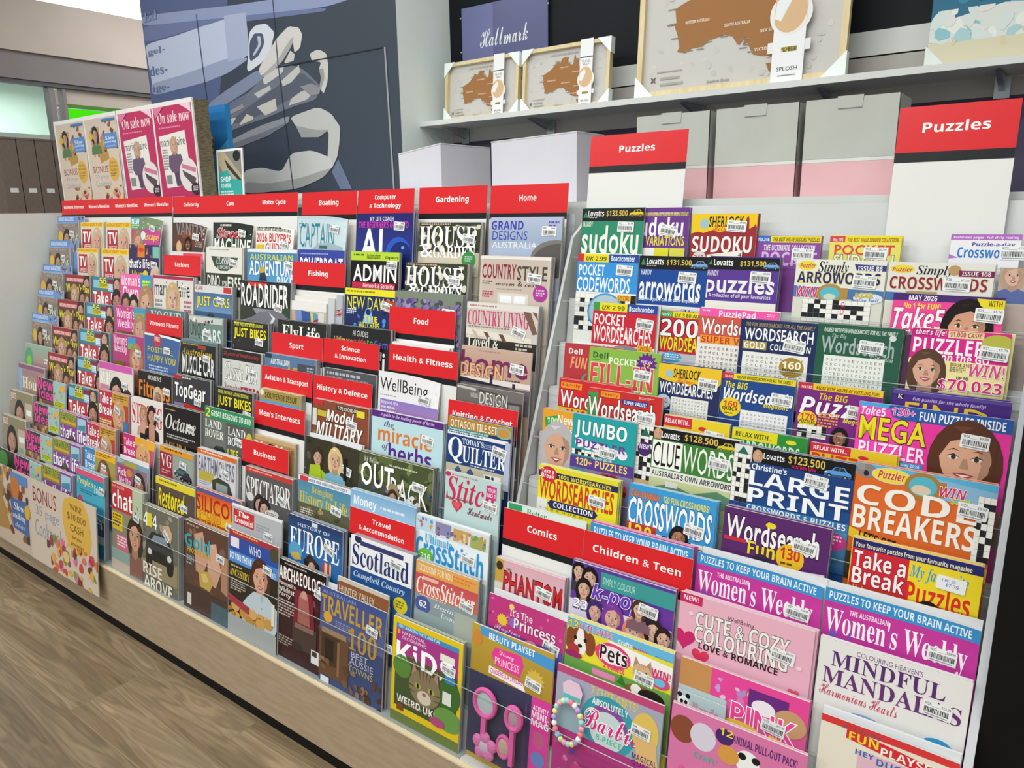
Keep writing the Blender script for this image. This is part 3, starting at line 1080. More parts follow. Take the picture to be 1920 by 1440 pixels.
@L0|0|-2.388|0.194|0.281|0|4|.004|8a8a70|red-mastheaded chat weekly with laughing long-haired woman
z 0.72
r 0 0 68 62 c43038
t 2 2 40 8 f0c8c8 n no1 real life
t 3 12 64 44 ffffff b/8a1020 chat
r 68 0 32 60 b8c4a8
b 70 20 30 36 8 3 d8b040 4a6aa0 8a9a40
r 2 68 34 40 e4c028
n 4 72 28 30 4 5a3a10
r 16 116 38 36 d86a88
n 18 120 32 26 4 fff0f4
f 76 104 21 32221c d69c80 8a5a50
r 0 152 60 30 90a8a0
r 0 180 60 36 c8b8a8
k 72 52 10
@L9|0|-2.230|0.201|0.260|0|2|.012|2a3a2a|muscle car magazine with red script over white capitals
z 0.72
r 0 0 100 20 2a302c
n 20 4 40 8 1 c8c8b8
t 10 12 66 22 c83040 i/f0e0e0 Street
t 4 34 94 30 f4f4f0 B MACHINE
c 34 62 62 2f8a34
k 68 14 8
@L8|0|-2.223|0.193|0.276|0|3|.003|e2e0d6|white classic car magazine with green winged badge
z 0.72
n 8 4 80 4 1 7a90a0
p 3a4a40 14,20 90,22 78,42 60,52 40,52 24,42
t 30 22 40 16 f4f4ee i CLASSIC
t 32 40 36 8 c8d0c8 b & SPORTS
r 0 58 100 50 34382c
t 4 62 36 28 e8e8e0 B DINO
t 46 74 14 12 e8e8e0 i vs
t 62 64 36 28 e8e8e0 B F355
b 0 96 100 24 8 4 5a6a4a 3a4030 7a8a60
k 68 24 8
@L7|0|-2.242|0.205|0.252|0|3|.004|3f5a80|blue classifieds magazine with yellow block title
z 0.72
r 0 0 100 16 d8d8d4
t 3 3 20 8 b83838 b CAR
r 78 2 20 12 c83a3a
r 0 16 100 40 4a6aa0 6f93bc
t 6 24 88 26 f4e428 B/1c2438 JUST CARS
c 22 58 40 3a4660
r 0 78 100 20 5a5c60
r 62 66 36 18 4a4030
k 62 22 6
@L6|0|-2.225|0.182|0.250|0|3|.004|6f8a84|grey-green car magazine with yellow coupe below title
z 0.72
r 0 0 100 14 c8ccc8
b 2 2 70 12 6 5 2a2a2c c84048 3a3a3a e8e8e8
t 4 14 46 40 2a3230 B/a8b8b0 UNIQUE
t 40 26 56 36 e4ece8 B CARS
c 16 60 80 c89a3c
k 46 28 5
@L5|0|-2.225|0.192|0.273|0|3|.004|26282a|black muscle car magazine with condensed white capitals
z 0.72
r 0 0 100 7 5a7a80
n 6 8 60 5 1 c89a3a
r 50 9 24 8 a83a30
t 2 18 88 16 c8a838 i Australian
t 5 34 92 42 f2f2ee B MUSCLE CAR
n 6 80 80 6 1 c8b898
c 10 90 80 3a4450
k 66 28 4
@L4|0|-2.213|0.198|0.259|0|2|.004|3a3a40|car magazine with large white title and dark coupe
z 0.72
r 0 0 20 9 b02838
n 22 2 34 6 1 d0d0d0
b 0 0 100 60 16 5 4a4448 6a6064 5a4a48 3a363a
t 2 16 86 40 ffffff b/2a2a2e TopGear
r 0 60 28 50 8a7aa0
p c8302c 28,58 96,66 96,76 28,66
c 30 66 66 2c3440
k 58 42 4
@L3|0|-2.228|0.209|0.262|0|2|.003|1e1c1c|black classic car magazine with silver script and gold capitals
z 0.72
n 6 8 36 4 1 c89040
t 6 18 82 32 d8d6d2 i Octane
n 10 60 76 10 2 b8b4b0
t 8 76 60 32 c0873a B MIURA
n 62 96 30 8 2 d0ccc8
k 66 30 5
@L2|0|-2.196|0.185|0.236|0|4|.006|8a8a80|maroon-panelled car magazine with orange top strip
z 0.72
r 0 0 100 13 e09a2c
n 14 3 76 6 1 6a3a10
r 0 14 40 62 9a2c3a
t 3 18 34 30 f0e4e4 s VG
n 6 54 26 12 2 d8a8a8
r 40 14 60 50 9aa49c
c 44 34 44 4a6a6a
c 62 46 36 3a2c34
t 22 76 50 12 dcdcd4 b COMPETITION
r 0 88 100 40 80807a
e 86 92 12 16 d88a3a
k 62 22 6
@L1|0|-2.169|0.215|0.244|0|2|.003|5a4c44|brown restoration magazine with yellow hand-lettered title
z 0.72
r 0 0 100 14 e4d030
n 10 4 60 5 1 6a5a10
b 0 14 100 80 14 5 5f524a 4c403a 6f6258
t 7 18 68 40 f0dc2a q/2a1c10 Restored
t 46 60 34 20 c8c4bc n CARS
n 20 64 20 14 3 a8a098
n 66 80 22 24 4 b0a8a0
k 66 36 6
@L0|0|-2.195|0.200|0.252|0|3|.004|6a6a60|off-road magazine with black vehicle on a rocky track
z 0.72
b 0 0 100 160 30 8 7a7868 5c5c50 8a8270 a09680 6a6a64
t 3 14 40 30 f4f4ee q/3a3a2a 4x4
r 14 14 14 30 d8d02a
p 9a8a6c 0,120 100,104 100,150 0,150
p c8a884 60,30 76,24 86,40 82,60 66,62
p 2b2d30 12,76 28,52 70,50 86,74 90,112 10,116
p 7f8e98 26,73 35,57 66,55 76,71
p 3a3d40 14,80 86,77 88,88 13,91
r 32 92 34 13 15171a
e 22 97 6 7 dcdccc
e 78 95 6 7 dcdccc
r 12 106 78 8 1a1c1e
e 20 122 9 13 121314
e 80 119 9 13 121314
t 3 124 54 26 f2ece0 b RISE
t 6 152 80 30 f2ece0 b ABOVE
r 20 190 60 24 3a302c
r 80 184 18 30 e8e8e8
k 66 34 40
@L9|0|-2.002|0.174|0.249|0|2|.012|e8e6e0|white motorcycle guide with red capitals
z 0.72
n 3 2 88 6 1 2a2a2a
t 2 4 90 8 2a2a2a b DUAL SPORT & ADVENTURE
t 2 16 92 22 cc2838 B 2026 BUYER'S
t 28 40 46 20 cc2838 B GUIDE
r 2 44 22 12 d8c030
t 4 66 24 20 cc2838 B 80
n 28 66 30 12 2 5a5a5a
p 2a2a2c 52,66 58,50 60,74
p 3a3a3a 66,76 74,58 82,78
k 68 34 6
@L8|0|-2.003|0.236|0.275|0|3|.003|4a86b8|blue adventure motorcycle magazine with rider
z 0.72
r 0 0 100 6 e4e8ea
r 2 6 96 100 3f80b8 6ab4da
t 6 9 86 10 d4d23c b AUSTRALIAN
t 5 20 90 26 eef4f6 B/3a6a98 ADVENTURE
t 62 46 32 22 dcecf4 B BIKE
e 32 36 6 6 c8a838
p 2a3450 28,42 38,40 44,60 32,70 22,72
p 3a7ab0 48,62 66,56 74,70 52,74
e 42 74 9 9 1c2026
e 70 76 9 9 1c2026
k 78 18 10
@L7|0|-1.994|0.239|0.276|0|4|.003|8f9096|grey road scene motorcycle magazine with tall white title
z 0.72
r 0 0 100 46 2a2a2c
r 16 2 38 7 c83a30
t 2 4 94 40 f4f4f2 B ROADRIDER
p 3a3c34 0,42 24,44 36,58 0,70
p 74747c 0,76 40,52 76,44 100,56 100,110 0,110
p d8d8dc 58,50 72,60 64,72 60,72 66,60
p 2f4a3a 76,44 100,40 100,60
e 64 96 14 18 7a3a50
k 70 34 10
@L6|0|-1.990|0.174|0.253|0|3|.004|2c2c2c|black motorcycle classifieds with yellow block title
z 0.72
n 4 3 80 6 1 d8d040
t 6 4 80 8 d8d23a q FREE PRIVATE ADVERTISING
t 5 16 90 28 f2e428 B/3a3810 JUST BIKES
b 0 44 100 50 16 4 3c3c3c 5a5a58 6a9a3a 2a2a2c 4a4a50
k 66 34 4
@L5|0|-1.997|0.188|0.265|0|3|.004|cfd0cc|white classic motorcycle magazine with cursive title and red model number
z 0.72
r 0 0 100 22 2a2626
t 4 6 90 10 a83a3a q 25 years of Road Racing
t 6 28 86 38 f6f6f2 i/4a4e4a Classic Bike
t 6 74 42 20 a84a50 s Yamaha
t 50 76 48 34 a83a44 B FZ750
k 72 36 4
@L4|0|-1.984|0.179|0.249|0|3|.006|2c2c2c|black motorcycle classifieds with yellow block title
z 0.72
t 6 5 84 8 d8d23a q FREE PRIVATE ADVERTISING
t 5 18 92 28 f2e428 B/3a3810 JUST BIKES
b 0 48 100 50 16 4 3c3c3c 5a5a58 4a4a50 2a2a2c 40404a
k 76 40 5
@L3|0|-1.996|0.235|0.289|0|0|.006|5f6462|pair of off-roader magazines bundled under green banner
z 0.72
r 0 0 100 20 2f8a5c
t 2 2 10 16 e8d83a b 2
t 14 5 84 10 e8f4ec q GREAT REASONS TO BUY
r 0 20 46 110 6c706a
r 48 20 52 110 565a58
t 1 22 36 14 f2f2ee s LAND
t 1 39 40 14 f2f2ee s ROVER
t 50 26 36 14 f2f2ee s LAND
t 50 43 40 14 f2f2ee s ROVER
t 50 64 22 14 e8dc30 b LIFE
c 4 64 50 2c3034
e 46 92 16 14 1c1c1c
t 38 86 18 9 f0f0f0 b ONLY
t 38 97 20 8 d8d030 b $6.99
e 94 40 6 12 c8c03a
k 66 40 10
@L2|0|-1.988|0.192|0.264|0|4|.004|d0d0d4|white earthmoving magazine with green excavator
z 0.72
r 0 0 100 10 d86a30
n 10 3 80 5 1 f4e4d0
t 3 14 94 36 6f6f8a B EARTHMOVERS
r 4 46 40 20 b8a848
n 6 68 30 8 2 8a8ab0
p 3a4038 40,60 56,50 84,56 94,80 90,110 44,110
r 50 62 30 16 8a9a98
r 26 86 12 14 c8922c
b 0 80 44 30 10 4 4a5238 6a7048 3a4230
k 66 28 10
@L1|0.005|-1.957|0.220|0.255|0|3|.004|b84a2c|yellow-red retro computing magazine with pixel figure
z 0.72
r 0 0 100 8 5a5a90
r 0 8 100 50 d8502c e8c030
t 2 12 94 30 b02418 B SILICON
t 8 40 50 26 e8a02c B/a83a20 CHIP
r 0 66 44 40 7a2430
r 42 62 58 50 d8c22a
e 66 76 5 6 a83a2a
p a83a2a 58,84 74,84 70,104 62,104
r 46 66 10 40 2a2a2a
k 70 46 6
@L0|0|-1.959|0.217|0.259|0|3|.003|5c4034|gold prospecting magazine showing a hand with a nugget
z 0.72
b 0 0 100 160 24 8 6a4a3a 7a5a48 4c342a 8a6a58 5a4438
n 6 4 40 6 1 a89080
p c89a80 24,20 44,10 56,60 44,92 28,88
p d0a48c 54,30 74,22 86,70 74,104 56,98
p b88468 84,40 100,40 100,110 86,104
p c8a458 34,86 56,80 70,96 60,116 38,114
p e0c478 40,90 52,85 58,98 46,104
e 30 30 2.4 3 d8b49c
e 66 30 2.6 3 dcb8a0
t 3 22 58 26 34a0b0 b Gold
t 8 48 54 10 c8a848 b PROSPECTING
r 0 120 100 60 4a342c
n 6 64 18 20 3 8aa0a8
r 8 136 10 22 d8d4d0
r 64 132 36 40 4a6470
k 76 38 4
@L9|0|-1.802|0.203|0.277|0|3|.012|c4d6dc|pale boating magazine with hand-drawn teal title
z 0.72
r 0 0 100 5 b8ccd4
t 5 14 72 46 2f8296 n/c4d6dc CAPTAIN
t 3 10 18 12 2f8296 n the
p 9fb4bc 30,66 44,52 70,50 96,58 92,66
r 48 56 16 6 4a6068
r 30 64 70 12 7ab0c0
k 68 16 8
@L8|0|-1.762|0.195|0.276|0|2|.003|3a48a0|blue powerboat magazine cut off by red card
z 0.72
n 6 6 80 4 1 a8b4e0
t 5 14 92 36 f0f4fa B/2a3480 POWERBOAT
@L6|0|-1.772|0.207|0.271|0|2|.004|2c2c2a|black fly fishing magazine with white serif title
z 0.72
t 10 8 78 34 f0efe8 s FlyLife
r 0 44 100 40 5a564c
k 60 22 4
@L5|0|-1.789|0.219|0.272|0|3|.004|5a7a9c|blue-grey golf magazine with mustard title
z 0.72
r 0 0 14 8 2c3a50
t 12 8 38 10 e8ecf0 b AUSTRALIAN
t 10 18 56 32 c8a04a b golf
r 66 10 34 60 4a4e58
n 84 14 14 10 2 a8b8c8
@L4|0|-1.771|0.173|0.272|0|4|.005|c8b060|gold-topped souvenir aviation magazine with blue sky
z 0.72
r 0 0 100 24 a8924c
t 14 6 80 13 3a3420 b SOUVENIR ISSUE
e 6 8 5 7 e8e4d8
r 0 24 100 60 5aa0d0
t 12 30 86 28 e8f0f4 s Airports
@L3|0.006|-1.789|0.205|0.242|0|4|.004|b08a58|tan sports magazine with white block letters behind red card
z 0.72
r 0 0 100 8 c8a878
t 10 10 66 22 e8e4dc b PLAY
e 50 22 8 12 2c2420
t 80 12 18 10 6a5a40 b $14.95
@L2|0|-1.751|0.204|0.256|0|3|.004|5a585a|grey political weekly with white serif title and caricature
z 0.72
r 0 0 100 9 c83c38
n 8 3 70 4 1 e8b0a8
t 3 18 94 38 eeece8 s SPECTATOR
e 12 56 8 8 d8d8d4
e 60 74 14 7 d8d8d4
f 32 66 10 2a2224 c89a8c a07a70
b 10 60 90 60 16 3 6a686a 4a484a 7a7074 8a5a5a
f 44 72 11 2a2024 d0a698 b08878
e 60 76 14 8 dcdcd8
n 50 73 20 6 2 4a4a4a
k 74 32 22
@L1|0|-1.769|0.221|0.248|0|0|.004|b4b6bc|silver-grey business weekly with red masthead block
z 0.72
r 0 0 100 4 e8e8ec
p c83034 4,8 46,8 46,34 4,34
t 12 10 24 9 ffffff s The
t 6 20 38 11 ffffff s Economist
n 50 20 26 14 3 9a9ca4
k 66 28 4
@L0|0|-1.737|0.214|0.286|0|0|.002|3a3228|genealogy magazine with smiling woman and tray of buns
z 0.8
r 0 0 100 9 a83440
n 8 2 70 4 1 f0c858
r 0 9 100 24 2f4ea0
r 3 11 18 16 e8e0ea
t 42 14 24 14 f0f4fa n WHO
r 0 33 100 19 4a8ad0
t 2 36 46 11 f4f8fc b DO YOU THINK
t 70 42 26 9 f4f8fc b YOU ARE?
e 92 14 9 11 4a4a30
r 0 52 100 70 2e2820
n 4 56 34 5 1 b8a878
t 2 62 42 12 d8bc48 s ANCESTRY
n 4 78 32 20 5 b8b0a0
f 66 60 17 4a2c1c d6a188 c4d2dc
p c4d2dc 40,98 54,84 82,84 100,98 100,130 96,140 30,140 26,118
p aebfcc 66,86 70,98 74,86
e 70 106 1.5 1.5 8a98a4
e 70 118 1.5 1.5 8a98a4
b 0 116 100 26 18 9 d8a458 c08840 b07a34 e0b878
e 16 122 9 8 d8a860
e 34 128 9 8 c89448
e 52 122 9 8 dcae68
e 46 136 9 8 c08c40
e 68 132 9 8 d8a458
e 84 126 9 8 cc9a50
p a83a48 2,104 46,114 46,126 2,116
r 0 138 100 60 a8adb0
r 90 90 6 34 e8e4de
k 72 34 5
@L9|0|-1.553|0.208|0.281|0|2|.003|2a2a6a|dark blue computing guide with huge white capitals
z 0.72
r 0 0 100 80 24246a 2c3a90
t 24 6 42 7 d8d8f0 b MY LIFE COACH
t 4 14 88 11 d838b0 b THE BEGINNER'S GUIDE TO
t 8 26 40 56 ffffff B AI
e 76 70 22 30 2c5ac0
e 80 76 20 28 1c2a70
e 84 58 3 3 60a0e0
k 68 14 4
@L8|0|-1.540|0.178|0.276|0|2|.003|1c1418|black network magazine with lime strip and white title
z 0.72
r 0 0 100 18 b8d83a
n 6 5 26 6 1 4a5a10
t 34 3 28 11 3a4a10 b Automation
t 72 8 26 7 3a4a10 b Open
t 6 26 90 34 ffffff B ADMIN
r 4 62 90 14 c82848
t 28 63 64 12 f8e0e4 b Network & Security
b 0 76 100 30 8 4 5a3a80 3a2a5a 8a5ab0 2a1c30
k 76 16 3
@L7|0|-1.526|0.183|0.276|0|2|.004|223060|yellow-headed mystery magazine with glowing blue figure
z 0.72
r 0 0 100 13 ece02c
n 4 4 80 6 1 8a8a20
t 4 16 94 24 e8e23c n NEW DAWN
b 0 40 100 50 16 5 2a4890 3a70c0 1c2450 5090d8 243070
p 88b8e8 44,38 54,38 60,66 38,66
e 49 44 5 6 203060
n 4 40 20 12 3 d8e0f0
t 40 52 28 11 e8e03c b THE
t 30 64 42 13 e8e03c b WATCHERS
t 32 78 40 12 e8e03c b RETURN
p c83a30 74,20 100,20 100,44 80,40
k 76 20 12
@L6|0|-1.546|0.222|0.275|0|2|.004|262628|black artificial intelligence guide with multicoloured subtitle
z 0.72
t 38 6 26 9 d8d8d8 n AI GUIDES
t 6 18 32 12 e0a060 b Ultimate
t 40 18 20 12 d05848 b guide
t 62 18 10 12 58a858 b to
t 74 18 22 12 5868c0 b Gem
t 8 34 84 34 f4f4f4 B Gemini
r 0 70 100 6 8a8a3a
k 70 34 3
@L5|0|-1.535|0.194|0.259|0|2|.003|55565c|charcoal science magazine with small pale headings
z 0.72
n 6 6 84 9 1 b8b8c0
n 6 14 30 12 3 9a9aa4
n 46 14 40 12 3 9a9aa4
@L4|0|-1.542|0.209|0.275|0|3|.004|8a4a34|military modelling magazine with white stencil title
z 0.72
b 0 0 100 100 24 6 8a5a40 a0482c 5a4a3a 74402a 9a7a5a
r 0 0 20 9 c83030
r 44 4 40 8 3a3a30
t 46 5 36 6 e8e8d8 b T-72 CLOSE-UP
r 80 6 14 11 e0d83a
r 0 16 8 30 d8d8d0
r 10 18 16 10 c8b83a
t 26 13 50 21 f6f4f0 q/4a1c14 Model
t 8 37 84 25 f6f4f0 q/4a1c14 MILITARY
t 28 66 44 9 e8dcd0 b INTERNATIONAL
k 64 24 6
@L3|0|-1.531|0.199|0.277|0|2|.008|3a3628|dark country sports magazine with two figures outdoors
z 0.72
b 0 0 100 120 30 7 3a3a2c 4a4636 2c2c20 5a5040 33382a
f 24 34 9 3a2c22 c8a088 a8c030
f 58 30 11 d8c088 d4a890 7ab0c8
p a8c030 10,50 30,46 36,84 8,84
r 74 22 5 40 1c1a18
k 70 34 14
b 20 90 60 30 8 3 8a5a30 6a4020 a06a3a
@L2|0|-1.522|0.197|0.277|0|2|.003|5a5c44|living history magazine with mustard serif title
z 0.72
r 0 0 100 9 e4e8ee
t 14 2 80 5 4a5a80 b NUMBER ONE FOR LIVING HISTORY
r 3 0 16 24 d83a48
r 0 9 100 40 4a8ab0 6a9a98
t 26 13 42 17 c8b850 s Bringing
t 3 28 92 26 d8bc48 s History to Life
b 0 54 100 50 26 6 6a5a40 8a7450 4a4030 a08a60 5c4a34
n 6 58 26 12 3 d8d0c0
k 66 36 8
@L1|0|-1.521|0.204|0.276|0|3|.003|22447c|navy history magazine with tall white serif title
z 0.72
r 0 0 100 40 243a60 2a5a98
r 0 40 100 50 2a68a8
r 44 2 11 7 d8e0ea
t 18 10 60 6 c0d0e8 b HISTORY OF
t 3 20 92 40 f4f6fa s EUROPE
e 14 62 13 16 5aa0c8
p c8a850 4,68 20,62 26,74 12,78
p 2a2018 30,72 42,58 60,72 60,84 34,84
f 46 80 8 3a2a1c d8b098 2a3a60
r 66 62 16 22 d8c8b0
p b83a38 66,62 70,62 70,84 66,84
p b83a38 75,62 79,62 79,84 75,84
b 30 88 66 30 12 5 7a8a50 a8a060 5a7040 c8b070
k 70 26 20
@L0|0.005|-1.528|0.184|0.259|0|2|.003|3a1c20|dark red archaeology magazine with Roman wall painting
z 0.72
b 0 0 100 150 30 6 5a2028 44181e 6a3038 7a4a4a 3a1a1c
r 0 0 100 14 1c1416
n 14 4 66 5 1 b8a8a0
t 2 12 96 26 f8f6f2 b ARCHAEOLOGY
n 0 34 1 1 1 3a1c20
t 2 42 36 10 e8e0d8 b Pompeii's
t 2 53 34 10 e8e0d8 b Wildest
t 2 64 26 10 e8e0d8 b Party
n 2 78 34 34 6 c8b0a8
p 7a2430 38,46 74,46 82,140 34,140
e 56 66 10 20 b8847c
p a8645c 46,60 66,60 70,110 44,110
e 57 52 6 8 c89a8c
r 34 112 50 50 4a3a34
r 38 112 40 10 8a6a60
n 4 150 30 20 4 a8a09a
e 44 158 12 8 3a2c2c
r 74 150 22 26 e8e8ea
n 76 152 18 18 1 3a3a3a
k 80 28 14
@L9|0|-1.323|0.197|0.257|0|3|.003|b4ac98|home magazine with white serif title over white blossoms
z 0.72
r 0 0 100 50 3c4030
b 0 4 100 60 70 6 d8d4c4 5a6048 3a4a30 e8e4d8 2c3024
r 0 50 100 40 b8b09c
r 10 56 70 30 c8c0ac
n 4 2 70 4 1 c8a890
t 2 6 92 36 ffffff s HOUSE
t 4 36 22 24 ffffff s &
t 26 40 68 20 ffffff s GARDEN
e 84 62 11 14 3a8a48
n 78 56 12 10 3 d8f0d8
k 74 18 8
@L8|0|-1.338|0.201|0.253|0|3|.003|b4ac98|home magazine with white serif title over white blossoms
z 0.72
r 0 0 100 50 3c4030
b 0 4 100 60 70 6 d8d4c4 5a6048 3a4a30 e8e4d8 2c3024
r 0 50 100 40 b8b09c
n 4 2 70 4 1 c8a890
t 2 6 92 34 ffffff s HOUSE
t 6 34 22 22 ffffff s &
t 28 38 66 18 ffffff s GARDEN
k 72 18 5
@L7|0|-1.339|0.213|0.277|0|2|.002|7a7a88|gardening magazine showing purple lavender spikes
z 0.72
r 0 0 100 50 7f8878
b 0 10 100 70 150 5 6a5a98 8a78b8 5a4a80 a090c8 4a5a40 786aa0
k 74 22 2
@L6|0.004|-1.323|0.188|0.248|0|3|.002|e6e4e6|white food magazine bundle peeping over red card
z 0.72
n 10 4 70 4 1 c87a80
r 30 6 50 8 d8a8ac
@L5|0|-1.331|0.194|0.274|0|2|.013|e8e6ea|white wellness magazine with thin black title and curled corner
z 0.72
t 3 10 80 30 1c1c22 n WellBeing
n 4 40 40 3 1 9a9a9a
r 4 48 96 60 8a78c0 d08aa0
t 6 50 30 8 e0d8f0 b Beyond the
n 6 60 26 20 3 d8d0f0
k 68 30 4
@L4|0|-1.320|0.231|0.278|0|2|.003|bcdce4|pale blue herb guide with orange and purple title
z 0.62
r 0 0 100 11 5a2a80
t 12 2 76 7 e0c8f0 i A guide to the healing power of herbs
t 18 15 14 10 5a4a8a i the
t 10 24 76 26 dc7a34 b miracle
t 16 52 10 14 6a5a8a i of
t 26 50 60 30 5a2a8a b herbs
k 72 24 6
@L3|0|-1.330|0.240|0.273|0|4|.004|4a5436|outback magazine with crowd of country people
z 0.72
b 0 0 100 34 26 7 5a6a3a 4a5830 7a8a50 3a4428 6a7444
b 0 30 100 70 60 4 3a4a70 d8c8b0 2a2a30 8a6a50 e0e0e0 4a5a80 5a4a3a
t 4 12 46 34 ffffff B OUT
t 46 24 50 34 f4f4f0 n BACK
t 8 4 22 8 d8d8c8 c RM Williams
n 44 8 50 4 1 c8d0b0
e 50 46 11 4 8a7a5a
e 50 40 7 7 9a8a66
f 50 53 6 3a2c22 c89a7c 4a5a90
p 4a5a94 38,62 62,62 70,90 32,90
k 76 22 4
@L2|0|-1.326|0.216|0.281|0|2|.003|8ab4d8|sky blue personal finance guide with bold blue capitals
z 0.72
r 0 0 100 50 7fb0d8 b8d4ea
t 6 8 36 18 f4f8fc b Money
n 48 14 44 7 1 d8e8f4
t 8 28 84 34 2a58a8 B SECRETS
k 74 26 5
@L1|0|-1.287|0.200|0.280|0|4|.004|2a4a80|Scottish travel magazine with white panel and navy title
z 0.8
r 0 0 100 48 eceef2
e 12 4 6 6 2a2a5a
r 16 5 70 7 3a3a70
t 3 12 92 32 22306a s Scotland
r 0 48 100 70 1f4a88 3a6aa0
t 6 52 84 12 b8d0e8 i Campbell Country
e 84 78 11 12 d8c82c
n 78 72 12 12 3 6a6a20
k 66 14 8
@L0|0.012|-1.312|0.172|0.271|0|3|.006|8a5a3c|brown wine region guide behind the travel annual
z 0.72
r 0 0 100 10 c8c0b4
r 4 8 96 32 8a5634
t 4 16 70 14 e0d8c8 n HUNTER VALLEY
n 30 32 40 5 1 c8b8a0
k 88 90 0
@L0|0|-1.357|0.219|0.239|0|1|.008|3c4a78|blue Australian travel annual with gold title and shed
z 0.72
r 0 0 100 70 3f508c 5a5f88
t 4 4 52 6 8a98c8 n AUSTRALIAN
t 2 12 94 28 c0983c b TRAVELLER
e 13 46 7 9 d8a040
n 26 46 26 10 3 8a90b8
t 46 46 44 34 b8903c s 100
t 52 82 26 9 c8c8d8 n BEST
t 50 92 36 10 c8c8d8 n AUSSIE
t 48 104 38 10 b8a880 n TOWNS
r 0 70 48 70 6a4a34
r 4 64 40 8 a08468
p 4a3424 4,74 34,74 34,120 4,124
r 10 80 14 34 2a2018
r 30 78 4 56 8a6a4c
b 0 112 100 50 26 7 7a5840 5c4230 94705a 4a3428
r 4 142 14 16 e8e8e8
k 74 30 8
@L9|0|-1.098|0.198|0.267|0|1|.002|a8b4cc|blue-grey architecture magazine with bold blue title
z 0.72
r 0 0 100 40 b4bcd4 98aac4
t 2 5 46 14 3a3aa8 b GRAND
t 4 21 50 14 3a3aa8 n DESIGNS
t 4 38 64 10 e4e8f0 n AUSTRALIA
n 82 6 14 10 2 5a5ab0
e 94 62 34 28 7a7474
e 96 66 32 26 5a5654
k 74 13 2
@L8|0|-1.098|0.194|0.274|0|4|.003|cfc0b4|country homes magazine with red and charcoal title
z 0.72
r 0 0 100 5 e8e4e0
r 4 4 92 80 c8b8ac
t 3 12 50 24 8a2038 B COUNTRY
t 54 14 42 23 4a443c B STYLE
n 4 40 16 6 2 4a443c
t 24 38 62 12 4a3c38 c warm & cosy
n 26 51 50 3 1 a09488
r 28 58 44 20 d8d0c8
r 32 62 16 12 e8ecee
r 52 62 16 12 e8ecee
e 88 56 10 13 a83a98
n 82 50 12 12 3 e8c8e4
n 5 56 16 12 3 b84a58
k 70 24 6
@L7|0|-1.109|0.200|0.263|0|5|.003|d0c8c0|country homes magazine with pink serif title and striped awning
z 0.72
r 0 0 100 9 e0dcd8
n 4 3 56 4 1 b87a80
t 2 11 86 24 c83a70 s COUNTRY LIVING
n 4 36 80 4 1 8a8a84
p e4dcd0 0,40 92,48 94,58 0,50
r 0 56 100 40 34302a
p c8b8a4 8,42 14,43 20,54 14,54
p 7a5a4c 80,8 90,9 100,40 94,42
p 7a5a4c 92,8 98,9 100,20
p 6a4a40 26,44 32,45 38,56 32,55
p 6a4a40 48,46 54,46 60,58 54,57
t 4 52 44 18 e8e4d8 s Loved &
t 4 68 40 14 e8e4d8 s lived in
n 72 58 22 12 2 c8c0b4
r 70 74 24 7 d84a90
k 68 30 18
@L6|0|-1.095|0.195|0.261|0|1|.002|c0a090|design magazine with plum rounded lettering and peach capitals
z 0.72
r 0 0 100 34 c8aa9c b89888
n 26 4 42 4 1 a8887c
t 0 6 96 36 7a2a58 B home
t 0 26 62 22 eab488 B/6a3a3a DESIGN
r 0 48 100 8 e4dcd8
n 66 45 30 4 1 5a4a4a
p 3a2c3c 44,40 48,40 48,60 44,60
p 3a2c3c 76,50 80,50 80,80 76,80
p 2c2430 0,50 100,60 100,72 0,58
r 0 58 100 40 6a6268
k 72 18 5
@L5|0.004|-1.082|0.182|0.273|0|0|.002|6a6462|grey interiors yearbook with white capital lettering
z 0.72
r 0 0 100 90 746e6c 5a5654
p c8c4c0 0,2 30,4 30,8 0,6
p 4a4644 34,4 74,8 74,12 34,9
t 22 12 12 8 e0dcd8 n NATIONAL
t 36 8 42 20 e0dcd8 n DESIGN
t 36 28 44 18 d0ccc8 n AWARDS
r 78 18 22 40 4a4442
r 80 22 16 16 8a8684
r 6 50 24 40 3a3634
@L4|0|-1.076|0.176|0.299|0|2|.004|22386a|navy quilting magazine with golden template header
z 0.74
r 0 0 100 19 b8842c 
e 88 12 12 10 8ab0a8
e 88 12 9 7 c8903c
t 4 4 74 13 f4ecd8 b/8a5a1c OCTAGON TILE SET
r 0 18 66 6 3a8a8c
t 3 19 62 4 e0f0f0 q Today's Quilter magazine free gift
r 0 24 96 6 e8eaee
n 2 25 80 4 1 5a6a8a
r 0 30 94 52 22407a
t 25 33 34 10 e8ecf4 s TODAY'S
t 2 34 24 44 f4f6fa s Q
t 26 46 68 28 f4f6fa s UILTER
n 56 36 34 8 3 a8b4d0
n 40 76 52 4 1 c0c8dc
r 0 80 94 40 c0b8a0
p 4a5a7a 20,82 26,90 20,100 14,90
p 4a5a7a 40,82 46,90 40,100 34,90
r 92 26 8 80 b4bcd8
r 62 86 26 14 e8eaec
n 64 88 22 10 1 3a3a3a
k 74 34 10
@L3|0|-1.052|0.152|0.280|0|1|.003|bcd4d4|pale teal embroidery magazine with crimson script title
z 0.72
n 12 4 66 5 1 c87a88
e 5 6 5 5 c83058
t 2 8 90 50 c83058 i Stitch
r 76 10 18 26 c83a80
t 78 14 14 8 f8e0ec b YOUR
t 78 24 14 8 f8e0ec b NO.1
n 4 52 70 4 1 6a5a60
h 24 66 10 c8384c
h 24 66 7 d85a68
t 44 62 44 16 7a2038 c Handmade
k 72 40 4
@L2|0|-1.108|0.208|0.269|0|2|.006|e4eef4|white cross stitch special with bright blue title
z 0.72
r 0 0 28 22 b8d8e8
b 2 2 22 20 9 3 d8607a e8a04a 8a6ab0 5a9ac8
r 25 0 75 24 d8dce4
